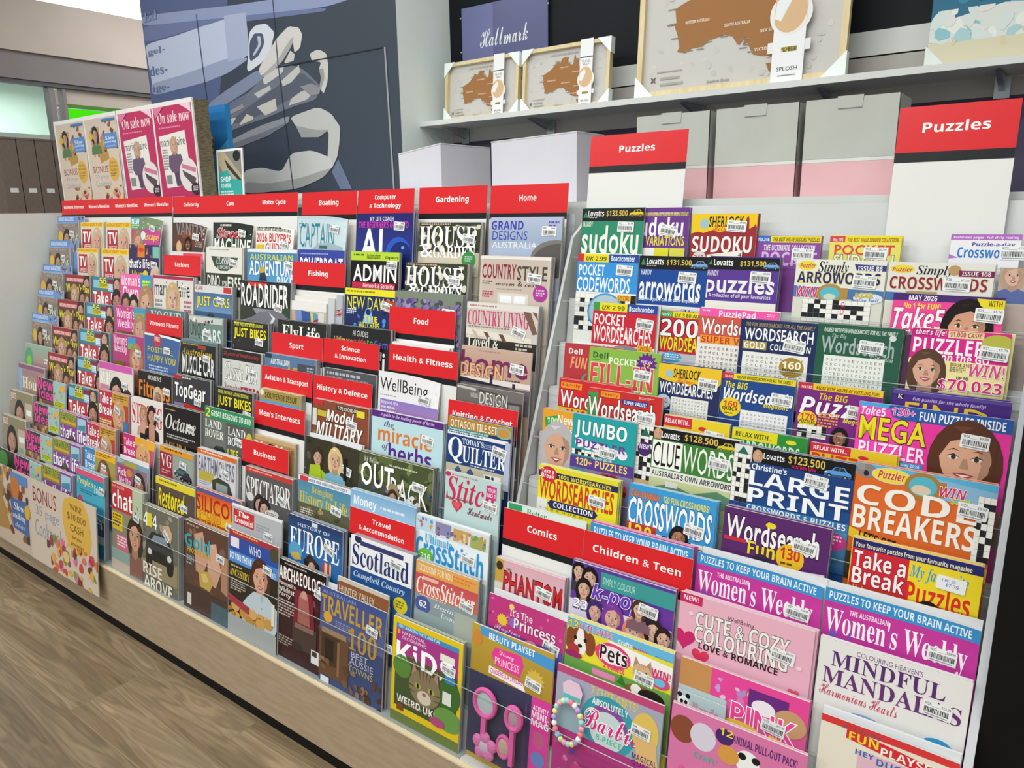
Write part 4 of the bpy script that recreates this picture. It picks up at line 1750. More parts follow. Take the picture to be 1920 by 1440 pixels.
r 28 2 22 18 8a8ab0
r 53 4 20 18 c8a060
r 76 6 20 18 a8a860
b 28 4 68 18 24 3 5a6a9a c88a5a 8a5a7a e0d0b0 6a9a6a
t 14 24 38 14 5ab0d8 s Ultimate
t 2 30 92 34 2a94d4 b CrossStitch
t 62 66 30 14 4a9ac8 s Travels
e 16 60 11 13 6ab83c
t 9 55 14 9 f0f8e8 b 216
r 28 70 70 30 b8d4dc
k 66 34 8
@L1|0|-1.076|0.176|0.276|0|2|.003|8a98a0|cross stitch magazine with coral panel and orange strip
z 0.72
r 0 0 100 22 dca860 e0a04a
t 4 5 56 12 f4e4c8 b EXCLUSIVE FOR YOU
n 60 6 36 12 2 e87a3a
r 0 22 100 36 c8505a d06a50
r 12 25 26 6 e8b8b0
t 2 27 94 30 f8ecec i CrossStitcher
n 8 58 60 4 1 f0c8c0
e 14 76 13 15 4a5a9a
t 8 69 12 12 f0f0f8 b 62
t 32 66 60 10 d8e4ea i Beginner's
t 44 78 40 12 d8e4ea i Keepsakes
r 0 88 100 60 94a4a8 7a8a88
r 66 66 34 50 a8b0a4
k 74 40 8
@L0|0|-1.110|0.201|0.241|0|2|.005|6a7a40|yellow-bordered children's nature magazine with wild kitten
z 0.64
r 0 0 100 170 e4c41c
r 5 12 90 146 54603a 3f5230
r 5 10 90 8 3a90c8
t 8 11 60 5 d8ecf8 b 100% AMAZING FACTS AND FUN
r 5 18 90 44 a83a88
p d8b01c 7,20 11,20 11,28 7,28
t 14 21 34 6 f4d8ec n NATIONAL
t 14 29 36 6 f4d8ec n GEOGRAPHIC
t 6 38 82 42 ffffff b KiDS
r 70 30 20 12 e8e8e0
e 16 84 14 20 5a8a3a
e 84 96 16 30 3f6a2c
e 84 140 20 20 6a9a4a
y 50 106 24 8a7a5c 5a4a34
t 10 136 56 13 f8f4f0 b WEIRD UK!
n 14 144 46 6 2 c8a8a0
r 10 152 10 12 7a4a2c
r 78 64 14 12 3a8ac0
r 76 92 12 22 e8e8e4
e 70 152 11 8 b04a80
k 74 42 8
!L9|0.034|-3.390|0.853|0.353|6.6|Women's Interests;Women's Weeklies;Women's Weeklies;Women's Weeklies|long red header card naming four women's sections
!L9|0.034|-2.530|0.681|0.349|8.2|Celebrity;Cars;Motor Cycle|long red header card naming celebrity, car and motorcycle sections
!L9|0.034|-1.829|0.235|0.347|27.2|Boating|red boating header card above the teal-titled magazine
!L9|0.034|-1.590|0.212|0.347|30.2|Computer/& Technology|red two-line computing header card above the dark blue guide
!L9|0.034|-1.361|0.222|0.347|28.9|Gardening|red gardening header card above the blossom covers
!L9|0.034|-1.129|0.217|0.345|29.5|Home|red home header card at the end of the tiered top rail
!L7|0.0182|-2.462|0.225|0.341|28.4|Fashion|red fashion card above the grey-coated blonde cover
!L5|0.0182|-2.471|0.223|0.336|28.6|Women's Fitness|red women's fitness card above the blue wellness cover
!L7|0.0182|-1.772|0.222|0.338|28.8|Fishing|red fishing card above the fanned fishing magazines
!L5|0.0182|-1.784|0.218|0.330|29.4|Sport|red sport card above the mustard-titled golf cover
!L5|0.0182|-1.562|0.210|0.333|30.5|Science/& Innovation|red two-line science card above a charcoal cover
!L4|0.0182|-1.789|0.218|0.333|29.4|Aviation & Transport|red aviation card above the gold souvenir issue
!L4|0.0182|-1.565|0.222|0.333|28.8|History & Defence|red history card above the military modelling cover
!L3|0.0182|-1.779|0.218|0.333|29.4|Men's Interests|red men's interests card above tan sports magazine
!L2|0.0182|-1.795|0.206|0.323|31.1|Business|red business card standing above the grey political weekly
!L6|0.0182|-1.350|0.216|0.334|29.6|Food|red food card below the lavender cover
!L5|0.0182|-1.318|0.222|0.340|28.8|Health & Fitness|red health card above the curled white wellness magazine
!L4|0.0182|-1.094|0.194|0.332|32.9|Knitting & Crochet|red knitting card partly behind the quilting magazine
!L1|0.0182|-1.314|0.213|0.338|30.0|Travel/& Accommodation|red two-line travel card above the Scottish magazine
@L7|0.004|-1.781|0.175|0.229|0|0|.002|c8b49c|fishing magazine bundle slumped on its side
r 0 0 100 14 e8e6e2
r 0 14 26 90 c8a890
p 7a90c0 24,14 40,14 52,90 36,90
p 3a58a0 40,14 62,16 74,90 52,90
p e0cc3a 62,16 68,16 82,90 74,90
p 5a98c8 68,16 80,18 90,90 82,90
t 44 30 14 40 c8d0d8 b@70 Bait
t 64 36 40 18 b02848 b@72 FISH
r 82 16 14 14 d8d8d4
@L7|0.009|-1.750|0.172|0.244|0|0|.004|e6e4e0|white-edged fishing magazine fanned behind the slumped bundle
z 0.72
r 84 0 16 100 c8ccd0
@L7|0.0135|-1.723|0.171|0.255|0|0|.004|e2e0dc|white-edged fishing magazine fanned directly below the red fishing card
z 0.72
r 86 0 14 100 b8bcc2
t 88 20 10 40 b02848 b@80 FISH
@R10|0|-0.868|0.148|0.192|0|1|.002|2f8a6a|green pocket sudoku book with yellow car strip
z 0.92
r 0 0 100 19 18181c
p 3a8a58 2,14 6,4 10,14
t 10 3 26 9 f0f0f0 b Lovatts
t 40 3 34 10 d8bc5a b $133,500
c 76 2 23 e0c42c
n 10 13 20 3 1 a8a8a8
t 3 20 16 8 d8ecdc b HANDY
t 2 26 92 44 eef2e8 B sudoku
t 2 69 92 7 d8f0e0 b Australia's favourite - the original and the best!
r 0 78 100 30 e4e4dc
k 60 20 2 W32 $6.99
@R10|0.008|-0.740|0.115|0.193|0|1|.002|6a3a8c|purple sudoku variations book with yellow grid
z 0.92
n 14 9 84 7 1 c8b0d8
t 14 9 84 7 d8c83c q HAND-GRADED SUDOKU VARIATIONS
t -6 18 96 36 f4f0f8 b sudoku
t 20 54 74 18 e4dc3a B VARIATIONS
r 4 76 28 30 e0d83a
r 10 76 36 24 ecece8
r 38 76 28 26 e0d83a
r 68 76 28 26 d8d450
k 48 30 10 W31 $6.99
@R10|0|-0.615|0.129|0.179|0|1|.002|9a2c34|maroon sudoku book with yellow city skyline top
z 0.92
r 0 0 100 32 ecc420
p 9a2c34 0,32 10,29 20,31 34,26 44,30 60,26 74,29 82,22 84,8 86,3 88,8 89,24 96,20 98,16 100,22 100,34 0,34
e 20 16 7 8 9ac0d0
t 27 4 54 17 2a241c B SHERLOCK
t 34 18 30 10 d8602c c Holmes
t 3 36 92 26 f4f0ec b SUDOKU
e 16 72 11 12 d8d4d0
t 8 67 15 9 c83040 b 340
p f0ece0 28,66 82,58 82,80 28,80
t 33 66 5 7 3a3a3a n 3
t 76 62 5 7 3a3a3a n 4
k 56 10 4 W32 $6.99
@R10|0.006|-0.485|0.115|0.138|0|1|.002|8a4aa0|purple pocket sudoku book behind an arrow-word cover
z 0.92
r 0 0 100 11 ecd82c
r 0 0 22 11 3a6ac0
t 2 3 18 6 e8f0fc b No.246
t 26 2 72 7 6a5a20 q THE BEST VALUE SUDOKU PUZZLES
t 12 15 80 10 f0e8f4 b THE ULTIMATE COLLECTION
t 10 27 86 24 d8b8e4 b POCKET
k 58 20 2 W31 $5.99
@R10|0.006|-0.355|0.115|0.139|0|1|.002|e4dc6a|pale yellow pocket sudoku book with red numbered corner
z 0.92
r 0 0 100 10 ecd62c
r 0 0 22 10 d04a48
t 5 4 14 5 f8e8e0 b No.176
t 26 3 70 6 8a5a20 q THE BEST VALUE SUDOKU COLLECTION
t 8 14 84 17 d84a48 B POCKET
t 8 30 84 20 f0f0e0 B/2a2a2a SUDOKU
k 50 17 2 W31 $6.99
@R10|0.004|-0.168|0.096|0.143|0|1|.002|eceaf0|white daily crossword pad with violet strip
z 0.92
r 0 0 100 10 b06ac0
t 4 3 92 6 f4e4f8 b Perforated pages - Full of rip-roaring
t 32 14 60 9 4a3a98 b Puzzle-a-day
t 12 22 84 20 2a7ac4 b Crosswords
p b870c8 0,36 14,42 0,44
k 72 20 0 W25 $7.99
@R9|0|-0.854|0.144|0.191|0|1|.002|ecece6|blue pocket codeword book with crossword picture
z 0.9
r 0 0 10 13 d03038
r 10 0 42 13 e8d82c
r 52 0 48 13 2a4a9c
t 14 4 34 7 5a5a1c q UK 2.99
t 56 2 38 9 e8f0fc b Beachcomber
r 0 13 100 48 3a94dc
t 3 17 44 18 f0f4f4 B POCKET
t 1 37 88 24 f0f4f4 B CODEWORDS
g 0 64 100 60 12 8 3
e 52 92 30 30 4a98d0
e 52 92 27 27 b0c4d0
r 70 64 22 9 e8b82c
t 72 65 18 7 b03a1c b SPECIAL
k 66 16 3 W31 $6.99
@R9|0|-0.708|0.145|0.190|0|1|.002|1f4a98|blue arrow-word book with pale blue car strip
z 0.9
r 0 0 100 20 18181c
p 3a8a58 2,14 6,4 10,14
t 11 4 26 9 f0f0f0 b Lovatts
t 41 5 36 9 d8bc5a b $131,500
c 76 6 24 7aa8d8
n 11 14 18 3 1 a8a8a8
t 4 21 16 8 d8e4f4 b HANDY
t 3 27 90 40 eef2f4 B arrowords
t 3 62 88 8 d8e4f4 b Clue-in-square can be done anywhere
r 0 74 100 30 e4e4e0
t 66 78 30 10 5a3a90 c Win
k 60 22 3 W32 $6.99
@R9|0|-0.562|0.134|0.191|0|2|.002|5a3a94|violet mixed puzzle book in clear sleeve
z 0.9
r 0 0 100 19 18181c
p 3a8a58 0,12 4,4 6,12
t 8 4 28 9 f0f0f0 b Lovatts
t 46 5 36 9 d8bc5a b $131,500
c 78 6 22 7aa8d8
t 0 21 16 8 e0d8f0 b HANDY
t -2 26 98 38 eeecf4 B puzzles
t 4 56 88 8 e0d8f0 b A collection of all your favourites
r 0 68 100 30 e8e4dc
k 62 20 2 W31 $6.99
@R9|0|-0.399|0.147|0.191|0|1|.002|d8d8cc|cream arrow-word magazine with navy title and gold magnifier
z 0.9
r 0 0 100 46 e4e4dc
e 13 8 11 6 e8d83a
t 5 5 18 6 c83a58 q Puzzler
t 26 2 34 18 1c1c20 i Simply
p 3a3a7a 66,5 100,6 100,13 69,13
t 70 7 26 6 f0f0f0 b ISSUE 86
t 3 16 92 15 2c2a68 b/e0d860 ARROWORDS
p 4a78b0 0,35 100,38 100,50 0,50
t 4 36 24 14 d83060 q/ffffff WIN
e 42 44 15 13 b08a48
e 42 44 11 9 5ab8c8
e 42 48 7 4 c8d8c0
r 54 36 8 14 b08a48
e 84 48 16 7 d8e4ec
t 70 40 20 8 e0c83a b/6a5a1c $22k
t 66 47 30 5 3a5aa0 c Vacation Vault
g 12 52 76 30 11 5 7
t 56 54 4 7 c83050 n O
t 56 63 4 7 c83050 n D
k 66 18 3 W30 $7.25
@R9|0|-0.249|0.150|0.190|0|1|.002|d8d8cc|cream crossword magazine with maroon title
z 0.9
r 0 0 100 50 e0e0d8
e 14 8 12 5 e8d83a
t 4 6 20 5 c83a58 q Puzzler
t 28 3 34 14 1c1c20 i Simply
e 64 8 6 6 b89868
r 68 8 32 7 7a2850
t 71 9 26 5 f0e8ec b ISSUE 108
t 3 17 92 15 8a2848 b/e8d8a0 CROSSWORDS
p 4a78b0 0,36 100,38 100,46 0,46
r 20 34 30 3 b09868
k 55 16 2 W28 $7.25
@R9|0.004|-0.093|0.051|0.186|0|0|.002|b8a8a0|puzzle magazine with smiling face cut by the frame
z 0.9
f 36 26 26 b89a80 d8b09c 5a6aa0
r 70 0 30 40 4a4a90
@R8|0|-0.791|0.145|0.187|0|1|.002|e4e4e0|red pocket word search book with mountain picture
z 0.9
r 0 0 10 13 3a9a4a
r 10 0 44 13 e8d82c
r 54 0 46 13 2a4a9c
t 14 4 36 7 5a5a1c q UK 2.99
t 57 3 38 8 e8f0fc b Beachcomber
r 0 13 100 52 c8283c
t 3 17 50 18 f4eeee B POCKET
t 2 36 92 26 f4eeee B WORDSEARCHES
l 0 66 100 8 16 1
e 56 78 28 14 8a8a8a
r 74 62 22 9 e8b82c
t 76 63 18 7 b03a1c b SPECIAL
k 70 20 4 W31 $6.99
@R8|0.009|-0.646|0.118|0.179|0|1|.002|c8283c|red word search book with huge white 200
z 0.9
r 0 0 24 11 3a9a4a
r 24 0 76 11 e8d82c
t 4 3 18 6 e8f4e8 b No.97
t 28 3 60 7 3a5a1c b UK 3.80 AUS/NZ
t 4 14 66 32 f4eeee b/3a1418 200
t 74 22 24 24 e8d82c B PU
t 4 46 94 26 e8e02c B/5a1418 WORDSEARCH
r 0 76 100 40 b8bcc4
e 28 84 18 10 4a9ad0
n 16 78 24 12 3 e0f0fc
@R8|0.005|-0.562|0.149|0.190|0|1|.002|eae4e0|pink-topped puzzle pad with orange and red banner
z 0.9
r 0 0 100 11 f05aa8
t 26 2 46 9 f8f0f4 b PuzzlePad
n 4 2 12 4 1 f8d8ec
n 86 3 10 5 2 f8d8ec
r 0 11 100 30 d0584c
t 4 14 86 22 f6f2f0 B/6a2420 Wordsearch
r 4 38 96 11 e8a03a
t 6 39 80 9 c83028 b SUPER VALUE
l 4 52 80 34 14 5
e 80 92 14 12 b8d4e0
@R8|0|-0.478|0.135|0.175|0|1|.002|22305c|navy word search book with gold badge and letter grid
z 0.9
t 7 4 90 6 a89058 q 160 FUN WORDSEARCHES FOR ALL THE FAMILY
t 6 12 90 18 f4f4f4 B WORDSEARCH
r 5 32 32 12 b09a58
t 7 33 28 10 f8f4e4 b GOLD
t 42 34 52 9 f4f4f4 b COLLECTION
r 6 48 86 80 e8e8e4
l 10 52 78 44 12 7
e 72 66 16 15 a88a3c
t 60 57 24 11 f8f4e4 b 160
t 61 68 22 5 2a2410 b PREMIUM
k 60 24 7 W30 $6.99
@R8|0|-0.343|0.133|0.177|0|1|.002|2a5c48|dark green word search book with silver-grey title
z 0.9
t 8 5 86 6 d8e4dc q PACKED WITH FUN WORDSEARCHES FOR ALL THE FAMILY
t 18 13 18 7 a8c4b4 i The Big
t 6 17 86 24 a8b8b4 B Wordsearch
e 89 14 4 4 d8dcd8
t 66 40 26 7 b8ccc0 i Collection
r 11 44 72 70 e8ebe6
l 13 47 68 46 13 7
k 52 19 3 W31 $7.99
@R8|0.014|-0.234|0.155|0.235|0|1|.003|e04a90|pink pocket crossword magazine with dark-haired woman
z 0.9
r 0 0 100 8 4a2a70
t 15 1.5 26 6 f4f0fa b MAY 2026
r 0 8 60 60 ec4a98
t 11 10 34 7 f0e03a b No.1 for FUN!
t 2 15 48 26 f6f2f4 q/b8287a Take5
t 2 40 40 9 f8e8f2 b Pocket Puzzles
f 70 34 19 1c1614 d09a80 3a2a4a
p ecd82c 76,2 100,3 100,26 88,16 80,10
t 86 4 12 6 5a4a10 b WITH
k 76 12 3 W23 $5.70
@R8|0|-0.198|0.134|0.181|0|2|.004|ecdf9c|puzzle magazine with pink banner and smiling brunette
z 0.9
r 0 0 100 40 d82a8c
r 0 0 34 10 c0247c
t 4 1 32 9 f8ecf4 q that's life!
r 38 1 36 9 e8d8a0
t 40 2 32 7 b8285a q $1,000 CASH!
t 3 12 74 20 fdf4f8 b PUZZLER
e 88 14 16 12 b8b84a
p 5a9a5a 78,24 98,20 100,32 82,34
t 34 30 48 11 fdf4f8 b on the GO
r 0 40 100 60 efe2a4
f 20 54 17 5a4030 dcaa92 8a6a58
t 44 42 20 4 6a6a20 b ISSUE 210
n 44 47 16 7 3 8a8060
t 64 41 34 16 d8508a q/ffffff WIN!
t 52 59 12 4 3a3a3a b UP TO
t 34 63 64 17 d8287a b/ffffff $70,023
k 72 16 4 W27 $5.70
@R8|0.008|-0.208|0.024|0.174|0|0|.002|5a3a58|dark purple puzzle magazine sliver beside green book
z 0.9
t 4 4 60 20 b8a8b8 b 261
@R7|0.008|-0.842|0.136|0.194|0|1|.002|b83a40|maroon quick-crossword book behind the lime fill-in book
z 0.9
t 8 8 24 10 f4ecec b Dell
t 12 22 84 20 e8a878 q FUN & EASY
t 34 48 60 20 4aa08a i Quick
t 8 64 84 24 4aa08a i Crosswords
@R7|0|-0.777|0.159|0.192|0|1|.002|8ab84a|lime green fill-in puzzle book with purple burst
z 0.9
t 6 6 22 9 1f5a3c b Dell
n 6 17 16 2 1 3a6a2a
t 30 12 40 9 f0f4e0 b POCKET
s 82 16 15 10 6a2a8a
t 74 11 16 4 e0c8f0 b NEW
t 77 15 10 6 e8d83a b 12
t 4 22 88 32 d84a48 b/f0d8c8 FILL-IN
t 16 54 68 14 f0f4e0 b PUZZLES
k 66 24 3 W31 $6.99
@R7|0|-0.620|0.125|0.175|0|1|.002|26305e|navy word search book with yellow detective-style top
z 0.9
r 0 0 100 24 e8c02c
p e8c02c 0,24 100,24 90,36 84,30 76,38 70,30 60,28 50,34 40,28 30,30 14,28
e 18 16 6 7 9ac0d0
t 25 6 44 16 2a241c B SHERLOCK
t 30 20 30 10 d8602c c Holmes
t 4 30 86 20 f0f0f0 B WORDSEARCHES
r 24 54 60 50 e4e4e0
l 26 56 56 34 11 6
e 12 64 12 12 b8c8d8
t 4 58 15 9 c83040 b 160
k 66 16 3 W31 $6.99
@R7|0|-0.493|0.131|0.172|0|1|.002|24488c|blue big word search magazine with yellow disc
z 0.9
r 0 0 16 9 c83040
r 16 0 84 9 e8d42c
t 4 3 11 4 f8e8e8 b No.160
t 20 2 76 5 3a3a1c q 160 FUN WORDSEARCHES FOR ALL THE FAMILY
t 5 12 32 11 e8d82c q The BIG
t 4 22 92 20 f2f4f8 q/1c3060 Wordsearch
t 60 40 34 8 e8d82c q Magazine
e 15 52 15 15 e8cc2c
t 5 43 20 9 c83040 b 160
t 4 52 22 7 2a2410 b QUICK
n 8 61 14 3 1 5a4a10
r 30 54 64 60 e8e8ea
l 32 57 60 40 11 7
k 70 22 3 W30 $6.99
@R7|0|-0.357|0.133|0.171|0|1|.002|7a2a80|purple big puzzle magazine with yellow disc and crossword
z 0.9
r 0 0 18 9 c83040
r 18 0 82 9 e8c82c
t 4 4 13 4 f8e8e8 b No.185
t 22 3 74 5 7a3a1c q RELAX WITH HOURS OF PUZZLING FUN!
t 27 12 34 10 e8c82c q The BIG
t 4 18 92 26 f4f0f6 q/5a1c60 Puzzle
t 58 44 32 8 e8d82c q Magazine
e 15 52 12 12 e8cc2c
t 6 44 18 9 c83040 b 170
t 5 53 20 5 2a2410 b PUZZLES
n 28 40 24 22 5 e89a4a
g 4 60 36 18 6 3 4
f 56 72 9 1c1818 a8705a 7a2a80
k 62 24 4 W30 $7.99
@R7|0|-0.210|0.160|0.177|0|1|.002|4a2a80|dark purple find-it magazine with yellow wide letters
z 0.9
r 0 0 100 4 5a4a9a
t 18 6 62 5 c0b0e0 q Fun puzzles for the whole family!
r 4 4 6 6 1c1428
t 4.5 4.5 5 5 f0f0f0 s K
t 12 12 72 22 e0c02c n FIND
n 60 32 24 3 1 a890c8
@R6|0.008|-0.832|0.167|0.217|0|1|.002|c8302c|red family word search book tucked behind its twin
z 0.75
r 0 0 100 40 cc2c30
r 3 5 30 10 e89a2c
t 5 6 26 8 c82828 b Family
t 3 18 90 28 f6f2f0 B/5a1418 Wordsearch
r 0 47 100 14 e0c02c
t 10 49 70 12 c83028 b JUMBO
@R6|0|-0.756|0.162|0.208|0|1|.002|c8302c|red family word search book with green letter panel
z 0.75
r 0 6 14 50 3a9a50
r 0 2 14 5 c84040
r 18 3 26 9 e8a02c
t 20 4 22 7 c82828 b Family
r 48 11 34 9 2a3a88
t 50 13 30 6 f0f0f8 b SUPER VALUE!
t 1 14 92 34 f6f2f0 B/5a1418 Wordsearch
r 0 54 100 20 e0c02c
n 70 4 20 4 2 f0c8c8
k 68 26 3 W30 $6.99
@R6|0|-0.588|0.128|0.177|0|1|.002|e4c82c|yellow relaxing puzzle book with red corner tab
z 0.75
r 0 0 44 20 c83040
t 3 5 38 9 f8ecec b RELAX WITH...
e 60 16 6 4 c83040
t 4 24 70 26 c83040 b/f0e0c0 SUDOKU
k 64 16 4 W30 $5.99
@R6|0|-0.455|0.129|0.175|0|1|.002|2f8a3a|green relaxing puzzle book with yellow corner tab
z 0.75
r 0 0 62 20 e4d42c
t 5 6 50 9 2a4a1c b RELAX WITH...
e 80 12 7 4 e4d42c
t 12 20 80 24 d8ecd8 B ARROWORDS
@R6|0|-0.320|0.132|0.171|0|1|.002|e4c02c|yellow relaxing puzzle book with red corner and red title
z 0.75
r 0 0 48 15 c83040
t 4 4 40 7 f8ecec b RELAX WITH...
e 63 13 6 3 c83040
t 3 16 92 24 d84028 B PUZZLES
@R6|0.01|-0.254|0.210|0.249|0|2|.002|e83aa0|pink mega puzzle magazine with close-up of smiling woman
z 0.75
r 0 0 100 14 2a5aa8
p 4aa8e0 0,0 22,0 18,8 0,8
p f048b0 0,4 22,4 24,12 40,16 40,60 0,60
t 2 4 17 9 f8ecf6 q Take5
t 23 2 16 8 e83aa0 b/ffffff 130+
t 42 3 54 9 f4f6fa b FUN PUZZLES INSIDE
t 2 14 46 24 ecdc2c B/3a2a1c MEGA
t 3 40 46 15 fbe8f6 B/e83aa0 PUZZLER
r 0 56 48 6 3a98d8
t 26 57 20 4 e8f0fc b 124 - May 2026
f 74 43 19 5a3424 dca88c 9a6a58
k 70 18 3 W24 $6.80
@R5|0|-0.843|0.215|0.252|0|2|.002|8a7aa0|jumbo puzzle magazine with silver-haired woman in glasses
z 0.86
r 0 0 36 80 e4a02c
p 3a9a4a 2,10 16,6 20,16 4,22
t 5 9 12 7 d8ecd0 b 100
t 17 5 18 10 f8f4f0 b New
t 17 14 18 9 f8f4f0 b Idea
f 18 42 17 b8b4b8 d4a58c 5a4a50
r 8 40 8 1 6a6a70
r 34 0 66 46 24a0a4
t 37 6 54 20 f4f8f8 b/147078 JUMBO
e 43 31 5 5 f0e8f4
e 52 32 5 5 f0e8f4
e 61 33 5 5 f0e8f4
e 70 34 5 5 f0e8f4
e 79 35 5 5 f0e8f4
e 88 36 5 5 f0e8f4
t 39 27 52 8 6a3a90 b PUZZLER
g 35 38 28 6 8 2 2
t 58 43 20 4 d8e8e8 b JUNE 2026
r 34 46 66 12 5a3a94
t 40 47 54 8 f0d860 b 120+ PUZZLES
r 34 58 66 60 8a80a0 6a6078
c 50 58 46 c83a3c
r 36 58 14 10 5a8a90
r 34 72 14 12 c8a82c
k 64 30 3 W26 $6.80
@R5|0.005|-0.630|0.198|0.251|0|2|.002|d8d8d0|white and green clue puzzle magazine with crossword edge
z 0.88
r 0 0 17 60 e0e0dc
g 0 0 17 60 4 12 5
p 2a6a58 4,12 9,2 14,12
e 9 26 7 8 4a2a6a
t 4 21 10 5 e8dcf4 b NEW
r 17 0 83 12 18181c
f 22 6 3.5 c8a070 d8a890 3a5a90
t 26 3 18 7 f0f0f0 b Lovatts
t 49 2 32 8 d8bc5a b $128,500
c 80 4 18 d8c82c
r 17 12 83 34 3f7f38
r 18 13 30 30 f4f4ee
t 19 15 27 26 141414 n CLUE
t 49 14 48 28 f4f4ee n WORDS
r 17 44 83 10 e4e4dc
t 19 46 78 6 2a2a2a b AUSTRALIA'S OWN ARROWORD
r 17 54 83 40 c8cc98 a8b888
p 5a8a6a 17,66 40,58 60,64 84,56 100,62 100,74 17,74
r 34 56 12 6 d8d8d0
r 0 60 17 20 c8a878
k 74 20 3 W33 $9.75
@R5|0|-0.438|0.197|0.247|0|2|.002|1f4a88|dark blue large print crossword magazine with pale car
z 0.88
r 0 0 100 15 18181c
r 0 0 16 56 e0e0dc
g 0 8 15 50 4 10 6
p 2a6a58 3,9 8,1 13,9
f 21 8 3.5 c8a070 d8a890 3a5a90
t 26 4 18 6 f0f0f0 b Lovatts
t 47 2 30 9 d8bc5a b $123,500
c 76 5 22 5a98d8
t 50 11 20 3 c8286a b WIN WIN WIN
r 16 15 84 30 22407c
t 17 16 30 6 f0f4fa b Christine's
t 16 23 82 15 f4f6fa b LARGE
t 16 40.5 82 15 f4f6fa b PRINT
r 16 57 84 9 3a78b0
t 16 58 82 6 f0f4fa b CROSSWORDS & PUZZLES
r 0 66 100 40 4a90b8 2a5a90
t 2 60 13 8 7a5ac0 c Win
r 24 66 44 8 e8e8e8
t 35 67 4 5 c83050 n F
e 88 76 12 9 c83a90
n 80 70 16 10 3 f8d8ec
k 62 16 4 W33 $9.75
@R5|0|-0.240|0.191|0.252|0|2|.002|dc6a2c|orange code-breaking magazine with gold magnifier and banner
r 0 0 100 9 5ab0d8
e 8 6 8 6 8a8080
e 4 3 3 3 9a9090
e 8 8 2 2.4 2a2424
e 27 7 15 6.5 d8d0b0
e 27 7 14 5.5 ecd83a
t 17 3 20 7 c82840 q/f0e8b0 Puzzler
p 8ab8d8 50,2 100,6 100,22 60,18
e 50 11 13 11 a87c3c
e 50 11 10 8 58b4c8
e 49 14 7 4 d8c8b0
r 60 5 6 12 a87c3c
t 62 8 18 8 d83060 q/ffffff WIN
t 70 15 16 6 e0cc3a b $22k
g 88 10 12 52 3 10 8
t 3 17 86 17 f4f0e8 b CODE
t 2 35 88 20 f4f0e8 b BREAKERS
p e8c02c 0,55 12,59 40,63 74,67 100,66 100,77 60,76 20,69 0,63
t 8 58 28 8 2a2418 b@6 LET'S GET
t 42 65 44 8 2a2418 b@4 CRACKING!
r 0 76 50 24 3a3428
g 10 70 40 14 8 3 9
k 76 17 4 W29 $9.50
@R4|0|-0.826|0.183|0.236|0|2|.003|e8e02c|yellow word search magazine with red round masthead
z 0.66
r 0 0 100 10 e0d82c
r 0 8 100 10 2a2a5c
t 26 10 66 7 ecd83a b 100% WORDSEARCHES
e 13 13 11 13 c82840
t 4 4 16 8 f8ecec b Take a
t 4 12 17 8 f8ecec b Break
t 2 20 94 36 c83a2c B WORDSEARCHES
p 2a2a5c 18,56 74,56 78,62 74,70 18,70 14,62
t 22 58 50 9 f0f0f4 b COLLECTION
r 0 56 14 30 e4e4e0
l 2 70 90 10 12 2
k 66 30 4 W31 $6.99
@R4|0|-0.620|0.170|0.240|0|2|.003|3a9ad8|sky blue everyday crossword magazine with giant number
z 0.8
t 2 6 36 15 e87a2c q/8a1c1c Everyday
t 41 8 52 9 f0e04a b 120 FUN CROSSWORDS!
t 1 18 96 40 f4f8fa B/2a6aa8 CROSSWORDS
r 0 54 36 40 b83a38
t 3 55 28 22 f0d83a B 120
g 36 62 60 30 9 5 3
f 62 60 9 1c1414 b07a60 c8a0a0
k 68 36 5 W31 $6.99
@R4|0|-0.435|0.176|0.237|0|2|.003|5a2a6a|purple word search fun magazine with yellow disc
z 0.95
t 3 7 88 26 f6f4f6 B/2c1436 Wordsearch
e 46 10 5 3 e8d42c
t 26 30 26 14 ecd82c b/2c1436 Fun
r 2 30 22 4 c83040
l 2 42 36 26 9 5
e 66 38 13 14 e8b82c
t 57 28 18 12 c83028 b 130
n 58 43 16 4 1 6a4a10
p e8dcf0 78,48 98,46 98,60 80,60
e 40 48 9 7 3a2a48
k 68 16 6 W31 $7.99
@R4|0|-0.226|0.175|0.233|0|2|.003|e8c02c|red and yellow favourite puzzles magazine with handwritten price
z 0.95
r 0 0 100 9 2a2a6a
t 2 3 90 6 f0e8c0 b Your favourite puzzles from your favourite magazine
r 0 9 46 40 d02838
t 2 10 42 17 f8f0f0 b/8a1420 Take a
t 2 26 42 17 f8f0f0 b/8a1420 Break
r 46 9 54 36 ecd42c
t 47 12 44 15 3a9ac8 i My favourite
t 46 27 48 22 d83028 b Puzzles
p b83a2c 0,44 40,44 30,60 0,60
t 2 44 28 10 e8a03a i February
r 0 60 100 40 d8d8d4
f 64 58 10 2a1c18 c8967c 6a6a6a
K 68 15 3
@R3|0|-0.681|0.207|0.251|0|3|.003|c83a98|magenta women's puzzle special behind the teen card
r 0 0 100 14 3a90cc
t 4 3 92 8 e8f4fc b PUZZLES TO KEEP YOUR BRAIN ACTIVE
@R3|0|-0.880|0.190|0.246|0|1|.003|dce8e0|white and green homes puzzle book above comics card
z 0.72
t 26 2 26 12 2f8a5c s Better
r 48 12 52 16 3a9a68
t 50 14 40 10 d8f0e0 b 250+ PUZZLES
r 2 0 18 10 3a9a68
@R3|0|-0.465|0.210|0.250|0|3|.010|c03a98|magenta women's puzzle special with curved top beside teen card
r 0 0 100 10 3a90cc
t 3 2 92 6 e8f4fc b PUZZLES TO KEEP YOUR BRAIN ACTIVE
r 0 10 100 80 c43a9c
t 18 13 26 4 f8e4f4 b THE AUSTRALIAN
t 2 14 92 24 fbf0f8 s Women's Weekly
t 4 30 16 10 5a6ad0 c Win!
n 56 37 30 3 1 f0c8e4
